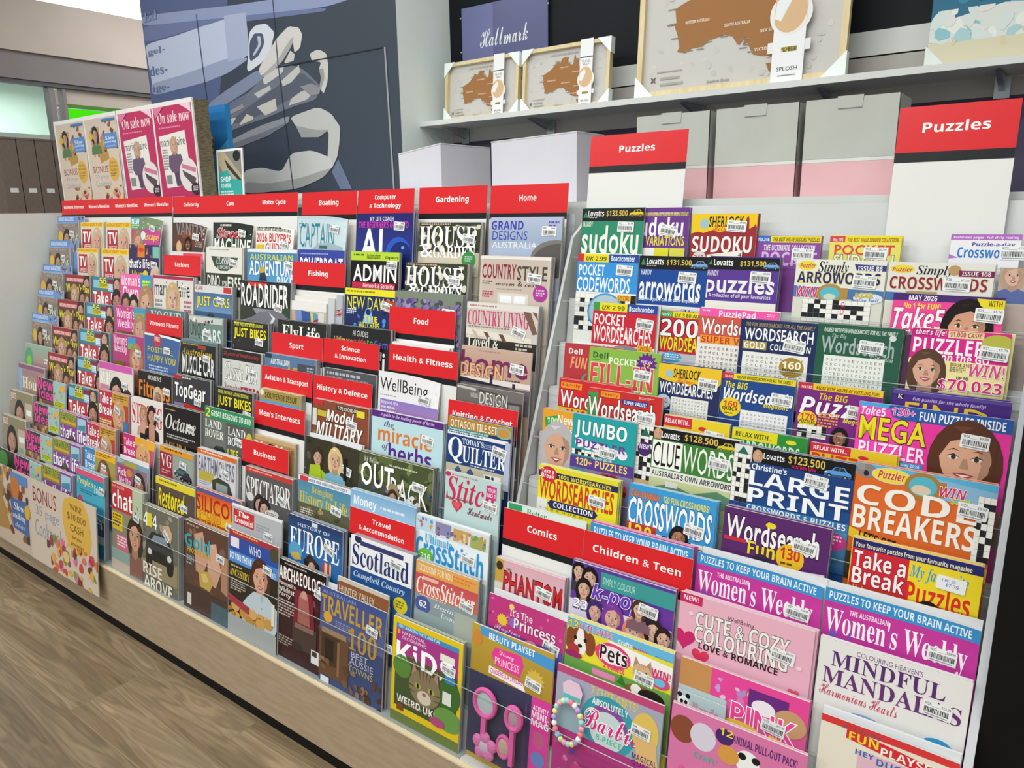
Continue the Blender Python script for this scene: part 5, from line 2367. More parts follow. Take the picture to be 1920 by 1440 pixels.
t 52 40 44 20 e8b82c b 208
k 74 22 3 W27 $10.99
@R3|0|-0.252|0.211|0.249|0|3|.010|c03a98|magenta women's puzzle special with curved top above mandala book
r 0 0 100 10 3a90cc
t 3 2 92 6 e8f4fc b PUZZLES TO KEEP YOUR BRAIN ACTIVE
r 0 10 100 80 c43a9c
t 18 13 26 4 f8e4f4 b THE AUSTRALIAN
t 2 14 92 24 fbf0f8 s Women's Weekly
t 4 30 16 10 5a6ad0 c Win!
t 56 36 14 3 f0c8e4 n June 2026
t 52 42 44 20 e8b82c b 208
k 70 22 2 W27 $10.99
@R2|0|-0.880|0.168|0.230|0|2|.005|d8b8c4|pink adventure comic with heavy red lettering
z 0.72
r 0 0 100 60 dcaab8 e0c0cc
r 0 0 12 40 c8a040
e 6 12 5 8 3a3428
t 16 12 8 5 3a2a2a b THE
t 13 18 84 36 c82830 B/2c1014 PHANTOM
b 30 66 70 60 16 5 a890a8 c8a8b8 8a7a98 d8c8d4
r 0 42 12 20 d8d8d0
k 62 24 8
@R2|0|-0.698|0.211|0.274|0|2|.003|6a3a9a|purple colouring magazine with silver-violet pop lettering and portraits
z 0.72
r 0 0 100 26 5a3a98
r 30 4 70 20 3f9a98
t 32 10 32 9 b8e0d8 n SIMPLY COLOUR
f 7 12 6 1c1618 d8b09c 3a3a50
f 19 16 7 1c1618 d8b09c 6a4a5a
f 14 32 7 201a1c d8ac98 5a2c44
t 22 20 50 26 6a3ac0 q/f0eef8 k-pop
r 0 48 100 60 d8d0e8
t 4 46 15 12 f8f4fc b/2c2a40 23
n 4 58 20 4 1 5a4a6a
f 27 56 7 3a2a70 d8a898 8a5ac0
f 45 56 9 7a3a9a d8a898 c0a0e0
f 66 64 9 e08a6a e8b8a8 e8a0c8
f 84 54 7 2a2022 d8b09c c8a898
f 94 60 7 2a1c1c d8ac98 c0a090
f 70 34 6 4a3024 d8b09c 7a5a68
p e8e4f4 66,80 84,74 98,86 90,96 68,94
k 70 24 5 W31 $12.99
@R2|0|-0.478|0.224|0.278|0|2|.004|e8b0c4|pale pink love-themed colouring book with white outlined title
z 0.75
r 0 0 18 10 c82a60
t 3 2 12 5 f8e8f0 b NEW!
t 38 11 20 6 4a3038 n WellBeing
t 14 16 70 16 eef0e8 b/5a5058 CUTE & COZY
t 14 31 70 17 eef0e8 b/5a5058 COLOURING
t 18 47 60 7 2a2024 b LOVE & ROMANCE
h 6 48 9 c8286a
h 20 62 7 d83a5a
e 50 76 12 10 9a9098
h 66 78 8 c83040
e 80 24 2 2 f4d0dc
e 92 40 2 2 f4d0dc
e 10 20 2 2 f4d0dc
h 90 66 4 d85a70
k 72 26 4 W34 $19.95
@R2|0|-0.245|0.203|0.274|0|2|.006|e6e4e2|white mandala colouring book with purple serif capitals
t 26 3 44 4 7a4a80 n COLOURING HEAVEN'S
t 9 8 76 12 5a3070 s MINDFUL
t 4 21.5 92 13 6a3474 s MANDALAS
t 3 35 54 9 c84a68 c Harmonious Hearts
e 36 66 22 16 8aa8d8
e 36 66 19 13 e8e4e8
h 36 58 7 d07a98
h 36 58 5 e8b0c0
e 20 72 7 6 b0a0d8
e 52 76 7 6 c890b8
e 72 84 10 8 9ab0e0
e 72 84 7 5 e8c0d0
e 84 58 12 10 3a9ad0
n 76 52 16 12 4 e0f0fa
k 72 22 3 W26 $13.99
@R1|0|-0.871|0.181|0.261|0|3|.010|b83a78|pink girls' activity magazine with stars and wavy top
z 0.72
r 0 0 100 80 c03a80
b 0 0 100 50 14 3 d85a98 e07ab0 8a3a8a c84a88
s 20 36 8 5 e8c83a
s 32 10 4 5 f0d86a
e 36 34 7 8 8a6ac0
t 30 12 30 12 f8dcec b It's The
t 36 24 54 18 f8e4f0 b/7a1c50 Princess
r 0 52 100 40 6a3a8a
t 10 46 36 10 e0c8e8 c Playtime
e 60 60 9 9 c88a9c
e 88 64 14 16 5a5ab0
k 76 40 12
@R1|0|-0.683|0.215|0.271|0|2|.006|e4d83a|pets magazine with brown and white puppy
z 0.66
r 0 0 100 12 6ab8e0
t 1 2 10 13 ecdc3a b/8a2a4a 13
t 12 3 32 8 d83a68 b/ffffff CUTE GIFTS!
t 50 6 14 6 e8f4fc b Crafts!
t 64 8 14 6 d84a6a b Posters!
t 84 10 13 6 3a8ac0 b Story!
r 0 12 100 40 e8dc3a
p f4f4f0 40,12 100,18 100,44 60,34
d 14 26 13 8a4a2c
e 46 31 17 16 e8407a
e 46 31 13 12 f8e4ec
t 34 20 26 20 2a2024 b/ffffff Pets
t 38 42 20 8 e8407a b 2 collect
y 74 38 9 d8b08a b8906a
t 82 26 17 10 d8286a b WIN!
e 90 42 9 8 d84a80
e 90 42 5 5 6ac0e0
e 8 40 6 7 b03a3a
e 8 48 9 5 a02a6a
r 0 52 100 80 6aa04a 4a7a3a
r 28 56 22 8 e888b8
p 3a7a2c 52,62 56,50 62,66
e 74 64 14 9 8a5a34
e 70 62 5 7 f0ece4
e 84 66 12 10 2a2220
k 68 36 5 W29 $14.99
@R1|0.009|-0.459|0.213|0.268|0|2|.005|e05a9a|pink girls' magazine carrying a panda clip card
z 0.75
r 0 0 26 36 c89058
r 26 0 74 30 e84a9a
b 28 2 26 28 8 4 c8a0d8 e8c0e0 d87ab8 b090d0
t 55 10 10 8 ecdc3a b/5a1c50 62
t 65 13 20 7 ecdc3a b STICKERS!
r 56 8 30 20 6a2c80
e 68 24 9 8 f0e8f0
e 88 30 12 14 c89a70
r 0 30 40 40 b8c8cc
t 44 28 50 26 f04a9a B/ffffff PINK
e 52 54 16 8 e8c84a
b 40 50 60 20 12 5 8a6ac0 e8c850 d86a9a 6a8ac8 f0a0c8
p e8c83a 74,48 98,54 98,66 74,62
t 75 53 22 7 b02a70 b PUZZLES!
k 68 32 5 W23 $14.99
x clip
@R1|0|-0.225|0.184|0.264|0|2|.008|e8e0d0|preschool playset magazine with red and yellow banner
z 0.75
r 0 0 100 8 d83a3a
t 16 3 30 7 6a5a6a n & Holly
p d83038 20,6 100,18 100,30 20,18
t 22 9 22 10 ecd83a b FUN
t 46 14 44 9 f8f4ec b PLAYSET!
r 30 26 70 30 e0b8c8
t 28 26 14 6 3a6ab0 b HEY
t 44 28 34 8 3a6ab0 b DUGGEE
e 84 40 10 9 4a9a5a
@R0|0.0116|-0.897|0.200|0.291|0|1|.003|b89a3c|gold-backed princess magazine carrying a pink toy set
r 0 0 100 60 c0a040 a88830
p 4a9ad8 10,0 100,6 100,18 12,9
t 22 4 56 7 f0f8fc b BEAUTY PLAYSET
p e8409a 30,17 62,15 66,24 62,38 32,36 26,26
t 36 18 18 7 f8d8ec c Disney
t 31 26 30 8 f8e0f0 n PRINCESS
p f8f0f4 24,38 66,42 70,50 24,46
t 26 40 40 5 d8409a b CINDERELLA SPECIAL
s 80 34 12 8 d8b850
e 8 14 6 8 d0883c
r 0 50 100 90 3a3a58
r 78 50 22 90 d8409a
t 80 58 18 5 f8e8f4 b ACTIVITY
t 79 64 20 7 f8e8f4 b MINI-
t 79 72 20 7 f8e8f4 b MAG
e 89 92 7 9 c05a8a
e 89 112 8 8 6a80c0
k 70 32 8
x tray
@R0|0.0116|-0.688|0.217|0.278|0|1|.004|a85a90|pink-teal fashion doll magazine carrying a bead bracelet
z 0.85
r 0 0 100 10 c04a7a
r 0 8 100 60 a8a8c0 90b0b8
t 34 9 44 9 e0c84a b 7 CUTE GIFTS!
e 52 44 26 30 3a9aa8
e 52 46 19 23 8a4a98
e 52 50 17 20 c8d8dc
t 36 20 34 7 e8f4f4 b ABSOLUTELY
t 28 32 52 22 d82a80 c/ffffff Barbie
t 42 56 24 6 5ac0a0 b 8-PIECE
e 86 34 12 20 e0c060
p e0b878 78,40 96,40 100,70 80,70
r 0 66 100 70 b03a80
t 76 58 22 6 5a2a80 b MAGICAL
t 76 65 20 6 5a2a80 b QUEST
b 0 70 100 60 18 5 c84a90 8a3a80 d878b0 6a4a98
k 74 28 5
x beads
@R0|0|-0.452|0.220|0.299|0|1|.005|d86aa0|animal craft magazine with pandas and stickers
z 0.9
r 0 0 100 60 d878a8
e 10 20 10 12 8a4a34
e 26 20 10 12 d8d0e0
e 42 12 7 7 4a2a6a
t 38 5 10 6 ecdc3a b 12
t 48 7 46 7 5a2a70 b ANIMAL PULL-OUT PACK!
e 60 26 9 10 f0f0f0
e 56 22 3 3 1c1c1c
e 66 22 3 3 1c1c1c
e 46 26 8 8 d89a4a
t 20 34 18 6 5ab0a0 b Craft!
b 0 40 100 60 20 4 8a5a3a e85aa0 5a3a8a f0c84a d87ab8
!R10|0.034|-0.880|0.226|0.350|28.3|Puzzles|red puzzles header card beside the white carton
!R10|0.034|-0.272|0.173|0.356|43.3|Puzzles|large red puzzles header card beside the pink cartons
!R2|0.0182|-0.880|0.192|0.332|33.3|Comics|red comics card above the pink adventure comic
!R2|0.0182|-0.687|0.219|0.332|29.3|Children & Teen|red children and teen card above the pop colouring book'''
def build_table():
    macros, cur, items = {}, None, []
    for ln in DATA.strip().split('\n'):
        if ln[0] == '#': cur = macros.setdefault(ln[1:], [])
        elif ln[0] in '@!':
            items.append((ln, []))
            cur = items[-1][1]
        else: cur.append(ln)
    names = {}
    for ln, _ in items:
        if ln[0] == '@':
            b = ln.split('|')[-1]
            names[b] = names.get(b, 0) + 1
    for ln, art in items:
        p = ln[1:].split('|')
        u, k = p[0][0], int(p[0][1:])
        if ln[0] == '!':
            sign(u, k, float(p[1]), float(p[2]), float(p[3]), float(p[4]), float(p[5]), p[6].split(';'), p[7])
        else:
            full = []
            for a in art: full += macros[a[1:]] if a[0] == '=' else [a]
            magazine(u, k, float(p[1]), float(p[2]), float(p[3]), float(p[4]), float(p[5]), int(p[6]), float(p[7]), p[8], p[9], full, names[p[9]] > 1)
# ------------------------------------------------------------ the setting
def floor_mat():
    mt = mat('oak_planks', '8d7a62', 0.38)
    nt = mt.node_tree
    b = nt.nodes['Principled BSDF']
    L = nt.links.new
    N = nt.nodes.new
    tc = N('ShaderNodeTexCoord')
    mp = N('ShaderNodeMapping')
    mp.inputs['Location'].default_value = (0.35, 0.06, 0)
    br = N('ShaderNodeTexBrick')
    br.inputs['Scale'].default_value = 1.0
    br.inputs['Brick Width'].default_value = 1.25
    br.inputs['Row Height'].default_value = 0.19
    br.inputs['Mortar Size'].default_value = 0.0012
    br.inputs['Color1'].default_value = (0, 0, 0, 1)
    br.inputs['Color2'].default_value = (1, 1, 1, 1)
    br.inputs['Mortar'].default_value = (0.4, 0.4, 0.4, 1)
    br.offset = 0.37
    L(tc.outputs['Object'], mp.inputs[0]); L(mp.outputs[0], br.inputs['Vector'])
    sh = N('ShaderNodeVectorMath'); sh.operation = 'MULTIPLY_ADD'
    sh.inputs[1].default_value = (3.1, 7.7, 0)
    L(br.outputs['Color'], sh.inputs[0]); L(mp.outputs[0], sh.inputs[2])
    m2 = N('ShaderNodeMapping'); m2.inputs['Scale'].default_value = (0.9, 9.0, 1)
    L(sh.outputs[0], m2.inputs[0])
    n1 = N('ShaderNodeTexNoise'); n1.inputs['Scale'].default_value = 1.6; n1.inputs['Detail'].default_value = 3; n1.inputs['Distortion'].default_value = 0.6
    L(m2.outputs[0], n1.inputs['Vector'])
    sn = N('ShaderNodeMath'); sn.operation = 'MULTIPLY'; sn.inputs[1].default_value = 60
    L(n1.outputs['Fac'], sn.inputs[0])
    si = N('ShaderNodeMath'); si.operation = 'SINE'
    L(sn.outputs[0], si.inputs[0])
    m3 = N('ShaderNodeMapping'); m3.inputs['Scale'].default_value = (3, 120, 1)
    L(sh.outputs[0], m3.inputs[0])
    n2 = N('ShaderNodeTexNoise'); n2.inputs['Scale'].default_value = 1.0; n2.inputs['Detail'].default_value = 4
    L(m3.outputs[0], n2.inputs['Vector'])
    cr = N('ShaderNodeValToRGB')
    cr.color_ramp.elements[0].position = 0.28; cr.color_ramp.elements[0].color = hexc('6b5942')
    cr.color_ramp.elements[1].position = 0.72; cr.color_ramp.elements[1].color = hexc('968368')
    L(n1.outputs['Fac'], cr.inputs[0])
    g1 = N('ShaderNodeMapRange'); g1.inputs[1].default_value = -1; g1.inputs[2].default_value = 1; g1.inputs[3].default_value = 0.78; g1.inputs[4].default_value = 1.1
    L(si.outputs[0], g1.inputs[0])
    g2 = N('ShaderNodeMapRange'); g2.inputs[1].default_value = 0.3; g2.inputs[2].default_value = 0.7; g2.inputs[3].default_value = 0.86; g2.inputs[4].default_value = 1.1
    L(n2.outputs['Fac'], g2.inputs[0])
    g3 = N('ShaderNodeMapRange'); g3.inputs[3].default_value = 0.78; g3.inputs[4].default_value = 1.08
    L(br.outputs['Color'], g3.inputs[0])
    p1 = N('ShaderNodeMath'); p1.operation = 'MULTIPLY'; L(g1.outputs[0], p1.inputs[0]); L(g2.outputs[0], p1.inputs[1])
    p2 = N('ShaderNodeMath'); p2.operation = 'MULTIPLY'; L(p1.outputs[0], p2.inputs[0]); L(g3.outputs[0], p2.inputs[1])
    vm = N('ShaderNodeVectorMath'); vm.operation = 'SCALE'
    L(cr.outputs[0], vm.inputs[0]); L(p2.outputs[0], vm.inputs['Scale'])
    L(vm.outputs[0], b.inputs['Base Color'])
    return mt
struct('floor', (-10, 3.5, -4, 5.5, -0.1, 0), floor_mat())
M_CEIL = noisy(mat('ceiling_paint', 'dcdcda', 0.8), 'd9d9d7', 'e0e0de', 2)
struct('ceiling', (-5.3, 3.5, -4, 2.6, 2.95, 3.05), M_CEIL)
struct('wall_right', (3.4, 3.5, -4, 2.5, 0, 2.95), M_WHITE)
# recess behind the shelf
struct('wall_back', (-1.88, 3.5, 2.165, 2.3, 0, 1.562), noisy(mat('plum_panel', '3c3554', 0.5), '3a3351', '403958', 2))
struct('trim_1', (-1.88, 3.5, 2.163, 2.3, 1.562, 1.682), noisy(mat('grey_slat', 'b4b0aa', 0.6), 'b0aca6', 'b9b5b0', 3))
struct('trim_2', (-1.88, 3.5, 2.163, 2.3, 1.686, 1.744), M_WHITE)
struct('trim_3', (-1.88, 3.5, 2.167, 2.3, 1.682, 1.686), M_BLACK)
struct('wall_back_upper', (-1.88, 3.5, 2.165, 2.3, 1.744, 2.95), M_BLUEBLK)
struct('wall_return', (-1.9, -1.88, 1.902, 2.3, 0, 2.95), M_MINT)
# printed mural wall; bluish light haze painted into the left ground colour
MW = Sheet(1.57, 2.9, '3c4552')
MURAL = '''p 55618a 0.1,39.4 42.2,46.5 29.2,97.3 -14.3,96.5
p 3a4352 42.2,46.5 63.7,50.1 57.2,97.8 25.0,97.2
p 8f9bc0 12.5,46.9 36.4,49.2 42.3,49.8 50.0,50.4 54.9,50.8 71.6,52.1 75.5,52.5 79.4,53.0 81.1,53.3 85.9,54.7 86.8,55.1 86.7,55.4 85.8,55.5 80.8,55.7 78.8,55.7 73.4,55.4 67.8,54.8 41.9,52.4 34.8,51.7 26.4,50.9 22.0,50.5 7.5,49.1 3.9,48.7 0.9,48.2 0.3,47.8 0.2,46.4 1.2,46.2 6.4,46.4
p 6c78a0 7.5,49.1 22.0,50.5 26.4,50.9 34.8,51.7 41.9,52.4 67.8,54.8 73.2,55.4 77.6,55.9 78.3,56.1 78.0,56.5 77.1,56.5 72.7,56.2 67.3,55.8 41.5,53.8 34.4,53.3 26.0,52.9 21.7,52.8 7.2,52.9 3.6,52.8 0.6,52.4 0.0,51.8 0.2,49.5 0.8,49.0 3.9,48.8
p bdc6de 4.2,53.3 12.3,53.2 14.4,53.2 17.2,53.2 18.9,53.1 25.2,52.9 27.1,52.8 30.4,52.7 33.2,52.7 43.9,52.4 46.2,52.5 48.2,53.5 48.6,54.6 48.7,59.7 48.6,60.9 47.5,62.1 46.2,62.5 40.6,63.4 39.1,63.6 36.9,64.0 35.5,64.3 30.1,65.4 28.3,65.6 24.8,65.9 21.6,66.1 8.0,66.7 4.7,66.7 1.9,66.5 1.4,66.0 1.5,64.0 1.5,63.4 1.4,62.4 1.3,61.6 0.8,58.3 0.7,57.5 0.6,56.5 0.5,56.0 0.3,54.2 0.6,53.8 2.2,53.4
p 98a3c0 5.0,63.7 13.6,63.4 16.0,63.3 20.0,63.1 23.0,62.9 34.5,62.0 37.2,61.8 40.3,61.8 41.8,61.9 46.5,62.5 47.4,62.6 47.5,63.0 46.6,63.3 41.8,64.5 40.5,64.8 38.5,65.2 36.9,65.4 31.0,66.0 29.1,66.2 25.4,66.4 22.0,66.5 8.2,66.9 4.8,67.0 1.8,66.7 1.2,66.3 1.0,64.6 1.3,64.2 3.0,63.8
p a9b2cc 39.4,51.7 48.6,52.3 48.8,62.1 39.4,62.6
p d4d8e2 52.7,55.8 55.1,55.9 55.7,55.9 56.5,56.2 56.9,56.4 58.5,57.7 58.9,58.0 59.0,58.6 58.9,59.0 58.0,60.7 57.8,61.2 57.2,61.8 56.7,62.2 54.7,63.7 54.1,64.0 53.1,64.5 52.3,64.7 49.1,65.6 48.3,65.7 47.6,65.8 47.5,65.7 47.2,65.2 47.2,65.0 47.3,64.6 47.4,64.2 47.9,62.7 48.1,62.2 48.3,61.5 48.5,60.8 49.0,58.3 49.2,57.7 49.5,57.1 49.8,56.8 51.0,56.2 51.4,56.0 52.1,55.9
p 4c566e 52.1,57.6 53.9,57.8 54.3,57.9 54.7,58.2 54.8,58.5 55.0,59.7 55.0,60.0 54.7,60.5 54.4,60.9 52.9,62.2 52.5,62.5 51.9,62.9 51.4,63.0 49.4,63.5 49.0,63.5 48.7,63.2 48.6,62.7 48.9,60.5 49.0,59.9 49.3,59.3 49.5,58.9 50.8,57.9 51.1,57.7 51.7,57.5
p b8bfce 52.7,58.3 53.5,58.4 53.6,58.5 53.8,58.7 53.8,58.9 53.8,59.9 53.7,60.2 53.4,60.6 53.0,60.9 51.3,62.1 50.9,62.3 50.5,62.5 50.4,62.5 50.1,62.3 50.1,62.2 50.3,62.0 50.6,61.7 52.0,60.7 52.3,60.4 52.6,60.0 52.6,59.8 52.4,58.7 52.4,58.5 52.5,58.3
p 7f89a4 31.2,71.0 37.0,69.3 38.6,68.9 41.0,68.3 42.7,67.9 49.0,66.4 50.4,66.1 51.8,66.1 52.3,66.3 53.3,67.5 53.4,67.8 52.8,68.3 51.9,68.6 47.6,69.9 46.3,70.3 43.9,70.9 41.8,71.4 33.4,73.4 31.4,73.9 29.6,74.0 29.1,73.8 28.7,72.4 28.8,72.0 29.9,71.4
p 656e88 33.4,73.5 41.8,71.7 43.9,71.3 46.3,70.8 47.7,70.7 52.1,70.2 53.1,70.2 53.9,70.3 54.0,70.5 53.9,71.5 53.6,71.8 52.1,72.4 50.3,72.8 42.3,74.6 40.2,75.1 37.7,75.5 36.4,75.7 31.8,76.1 30.7,76.1 29.8,76.0 29.6,75.8 29.4,74.8 29.7,74.5 31.4,74.0
p 6d7482 30.7,77.6 35.1,76.1 36.3,75.7 38.0,74.9 39.2,74.4 43.5,72.2 44.7,71.6 46.3,70.9 47.4,70.4 51.4,68.7 52.5,68.3 54.2,67.7 55.4,67.4 60.1,66.2 61.2,66.0 62.7,65.9 63.7,66.1 66.9,67.0 67.8,67.3 69.1,67.9 70.0,68.5 73.2,70.8 73.9,71.4 74.4,72.1 74.3,72.5 73.3,74.1 72.9,74.5 71.7,74.9 70.5,75.0 65.4,75.5 64.1,75.6 62.2,75.9 61.0,76.0 56.4,76.8 55.1,77.0 53.0,77.3 51.3,77.5 44.9,78.2 43.1,78.5 40.8,78.8 39.4,79.0 34.1,79.9 32.8,80.0 31.5,80.0 30.9,79.8 29.3,78.8 29.1,78.6 29.7,78.1
p 555c6b 38.2,76.6 43.8,74.9 45.2,74.4 47.2,73.8 48.4,73.4 53.0,72.1 54.2,71.7 55.7,71.3 56.7,71.0 60.1,70.0 61.0,69.7 62.3,69.4 63.3,69.2 66.7,68.6 67.6,68.5 68.9,68.7 69.6,69.1 72.4,70.9 72.8,71.4 72.3,71.9 71.1,72.2 65.4,73.3 63.9,73.6 62.0,74.1 60.8,74.3 56.5,75.3 55.3,75.6 53.3,76.0 51.8,76.2 46.0,77.2 44.4,77.4 42.5,77.6 41.4,77.6 37.4,77.5 36.7,77.4 37.0,77.0
p d2cfcb 52.9,64.9 55.3,63.2 55.9,62.7 56.8,62.1 57.3,61.7 59.3,60.3 59.8,59.9 60.7,59.5 61.3,59.2 63.7,58.2 64.4,58.0 65.2,57.9 65.7,58.0 67.6,58.4 68.1,58.5 68.5,58.8 68.7,59.0 69.3,59.9 69.4,60.1 69.4,60.6 69.3,60.9 68.7,62.3 68.6,62.7 68.2,63.0 67.9,63.2 66.8,63.6 66.5,63.6 66.2,63.5 66.2,63.3 66.0,62.2 66.0,61.9 66.0,61.5 66.0,61.3 66.2,60.6 66.2,60.4 66.0,60.4 65.8,60.4 64.8,60.9 64.5,61.1 63.8,61.6 63.2,62.0 60.7,63.8 60.0,64.3 58.8,65.0 57.9,65.4 54.4,66.8 53.5,67.2 52.7,67.3 52.5,67.1 52.0,66.2 52.0,65.9 52.4,65.4
p aaa8a8 54.4,66.8 57.9,65.4 58.8,65.0 60.0,64.3 60.7,63.8 63.2,62.0 63.8,61.6 64.5,61.1 64.8,60.9 65.8,60.4 66.0,60.4 66.2,60.4 66.2,60.6 66.0,61.3 65.9,61.6 65.4,62.0 64.9,62.5 62.7,64.2 62.1,64.6 61.0,65.3 60.1,65.7 56.6,67.4 55.8,67.7 54.8,68.0 54.4,68.0 53.3,67.7 53.1,67.6 53.6,67.2
p c6c4c2 62.2,65.4 64.7,63.1 66.3,64.1 65.7,65.5 62.7,65.7
p c9c6c2 72.4,64.5 74.1,64.2 74.5,64.2 75.1,64.3 75.5,64.4 76.8,65.0 77.1,65.2 77.5,65.6 77.6,65.9 77.8,67.2 77.9,67.6 77.8,68.2 77.8,68.6 77.5,70.4 77.4,70.8 77.2,71.4 77.0,71.8 76.1,73.2 75.9,73.5 75.6,73.6 75.4,73.5 74.5,72.7 74.3,72.5 74.3,72.2 74.4,71.9 74.9,70.8 75.0,70.5 75.1,70.1 75.0,69.9 74.7,68.9 74.7,68.6 74.7,68.3 74.8,68.0 75.3,67.3 75.3,67.1 75.1,66.9 74.7,66.8 73.1,66.4 72.6,66.3 72.3,66.1 72.1,65.9 71.8,65.0 71.8,64.8 72.1,64.6
p 9a9896 74.7,68.9 75.0,69.9 75.1,70.1 75.0,70.5 74.9,70.8 74.4,71.9 74.3,72.2 74.2,72.4 74.3,72.5 74.6,72.8 74.7,72.8 74.9,72.6 75.1,72.3 76.0,71.0 76.2,70.7 76.3,70.2 76.3,69.9 76.2,68.8 76.1,68.5 75.9,68.3 75.8,68.3 75.0,68.4 74.8,68.4 74.7,68.6
p c8c6c4 54.7,67.5 57.8,66.7 58.6,66.5 59.5,66.3 59.9,66.2 61.4,66.1 61.7,66.1 62.0,66.2 61.9,66.4 61.5,67.1 61.3,67.4 60.8,67.7 60.2,67.9 57.8,68.6 57.1,68.8 56.3,69.0 55.9,69.1 54.3,69.5 53.9,69.5 53.6,69.4 53.5,69.2 53.3,68.3 53.4,68.1 54.0,67.8
p c2c0be 60.5,69.4 67.5,66.6 67.8,68.2 64.3,70.1 60.9,70.7
p bfbdbb 49.2,71.2 55.9,69.9 56.3,70.9 50.8,72.4
p c6c2bc 49.9,74.4 57.7,73.1 57.9,75.8 53.1,76.7
p bdbab8 62.9,74.8 63.5,74.0 63.8,73.8 64.4,73.5 65.1,73.3 67.7,72.5 68.4,72.4 69.2,72.3 69.7,72.4 71.2,72.9 71.6,73.1 71.6,73.3 71.4,73.5 70.2,74.2 69.9,74.4 69.0,74.6 68.1,74.7 64.7,75.0 63.9,75.1 63.2,75.2 63.0,75.2 62.7,75.2 62.6,75.1 62.7,75.0
p 8c8c92 67.4,71.4 71.7,71.1 74.6,72.5 74.2,73.7 70.9,73.7
p c8c2b6 41.9,77.9 45.4,75.7 48.3,76.7 47.6,77.3 42.5,78.1
p c8c0ac 31.1,77.8 37.0,76.5 40.9,76.1 38.0,78.3 31.7,79.9
p 9a9290 36.6,74.6 43.9,73.2 44.7,74.1 37.5,75.4
p 8d8f98 38.3,81.4 45.8,79.8 47.8,79.5 50.6,79.0 52.6,78.7 59.6,77.9 61.2,77.7 62.4,77.7 62.6,77.9 62.2,78.7 62.0,79.0 61.0,79.4 60.0,79.7 55.7,80.9 54.3,81.3 51.9,81.8 49.8,82.1 41.1,83.4 39.0,83.7 37.0,83.8 36.4,83.6 35.2,82.6 35.2,82.3 36.5,81.8
p 6f727e 37.2,82.6 53.8,80.2 62.0,78.9 53.6,81.6 37.0,84.1
p bebebc 65.3,77.5 70.7,76.8 72.0,76.6 73.5,76.7 74.2,76.8 76.5,77.7 77.1,78.0 77.9,78.5 78.4,78.9 80.0,80.7 80.4,81.1 80.6,81.7 80.6,82.1 80.4,83.4 80.3,83.8 80.1,84.4 80.0,84.9 79.4,86.8 79.2,87.3 78.9,88.0 78.6,88.4 77.3,89.9 77.0,90.2 76.7,90.3 76.5,90.2 75.7,89.3 75.6,88.9 75.6,88.0 75.7,87.2 76.4,83.5 76.5,82.7 76.2,82.1 75.8,82.1 73.8,82.9 73.3,83.0 72.2,83.1 71.4,83.1 68.1,82.9 67.3,82.8 66.4,82.4 66.1,82.1 65.1,80.6 64.9,80.3 64.5,79.8 64.2,79.5 63.2,78.3 63.2,78.1 64.1,77.7
p 9c9c9c 64.7,80.0 66.5,82.8 72.9,83.2 76.7,81.8 72.1,81.5
p c6c6c4 43.9,89.3 48.2,89.1 49.3,89.1 50.9,89.2 51.9,89.4 55.9,90.1 56.8,90.2 58.1,89.9 58.8,89.4 61.1,87.2 61.8,86.7 63.1,86.2 64.1,86.1 68.1,86.0 69.2,86.0 70.6,86.2 71.6,86.4 75.0,87.5 75.8,87.7 76.5,88.1 76.7,88.4 77.2,89.5 77.2,89.7 76.9,90.2 76.4,90.5 74.4,91.8 73.7,92.1 72.4,92.6 71.1,93.0 65.9,94.2 64.2,94.5 61.1,94.8 58.4,94.9 47.1,95.2 44.4,95.1 42.1,94.6 41.7,93.9 41.8,90.8 42.0,90.1 42.9,89.5
p a2a2a2 44.0,92.5 49.5,92.9 50.9,92.9 53.2,93.0 54.8,92.9 60.9,92.5 62.6,92.4 65.1,92.1 66.9,91.9 73.8,90.7 75.2,90.5 76.2,90.5 76.0,90.8 74.3,91.9 73.7,92.2 72.4,92.6 71.1,93.0 65.9,94.2 64.2,94.5 61.1,94.8 58.4,94.9 47.1,95.3 44.3,95.3 42.0,95.1 41.5,94.7 41.5,93.1 41.7,92.7 42.7,92.5
p 6a7490 79.3,88.4 83.4,95.3 79.4,95.2 76.7,91.2
p 1e222c 59.7,66.1 96.6,66.4 96.6,66.6 59.7,66.4
p 9a9ca0 96.1,66.4 96.6,66.5 97.3,95.7 96.8,95.7
p 3c4660 27.2,49.5 27.5,49.6 28.6,72.5 28.2,72.5
p 333b4c 59.6,50.7 59.8,50.7 59.9,66.3 59.6,66.2
p 333b4c 59.7,66.4 60.0,66.4 62.1,94.8 61.7,94.7
t 1.4 45.4 7.0 2.4 7a86ae s Ed
t 1.5 54.8 9.0 2.0 6f7ba4 s gel-
t 1.2 59.4 9.3 2.5 6874a0 s des-
t 1.5 64.6 9.1 2.1 6b77a0 s tge-'''
for ln in MURAL.split('\n'): MW.op(ln)
mw = MW.g.obj('wall_mural', M_MATT)
mw.location = (-2.665, 1.9, 0)
tag(mw, kind='structure')
struct('wall_mural_core', (-3.45, -1.9, 1.901, 2.0, 0, 2.9), M_BLUEBLK)
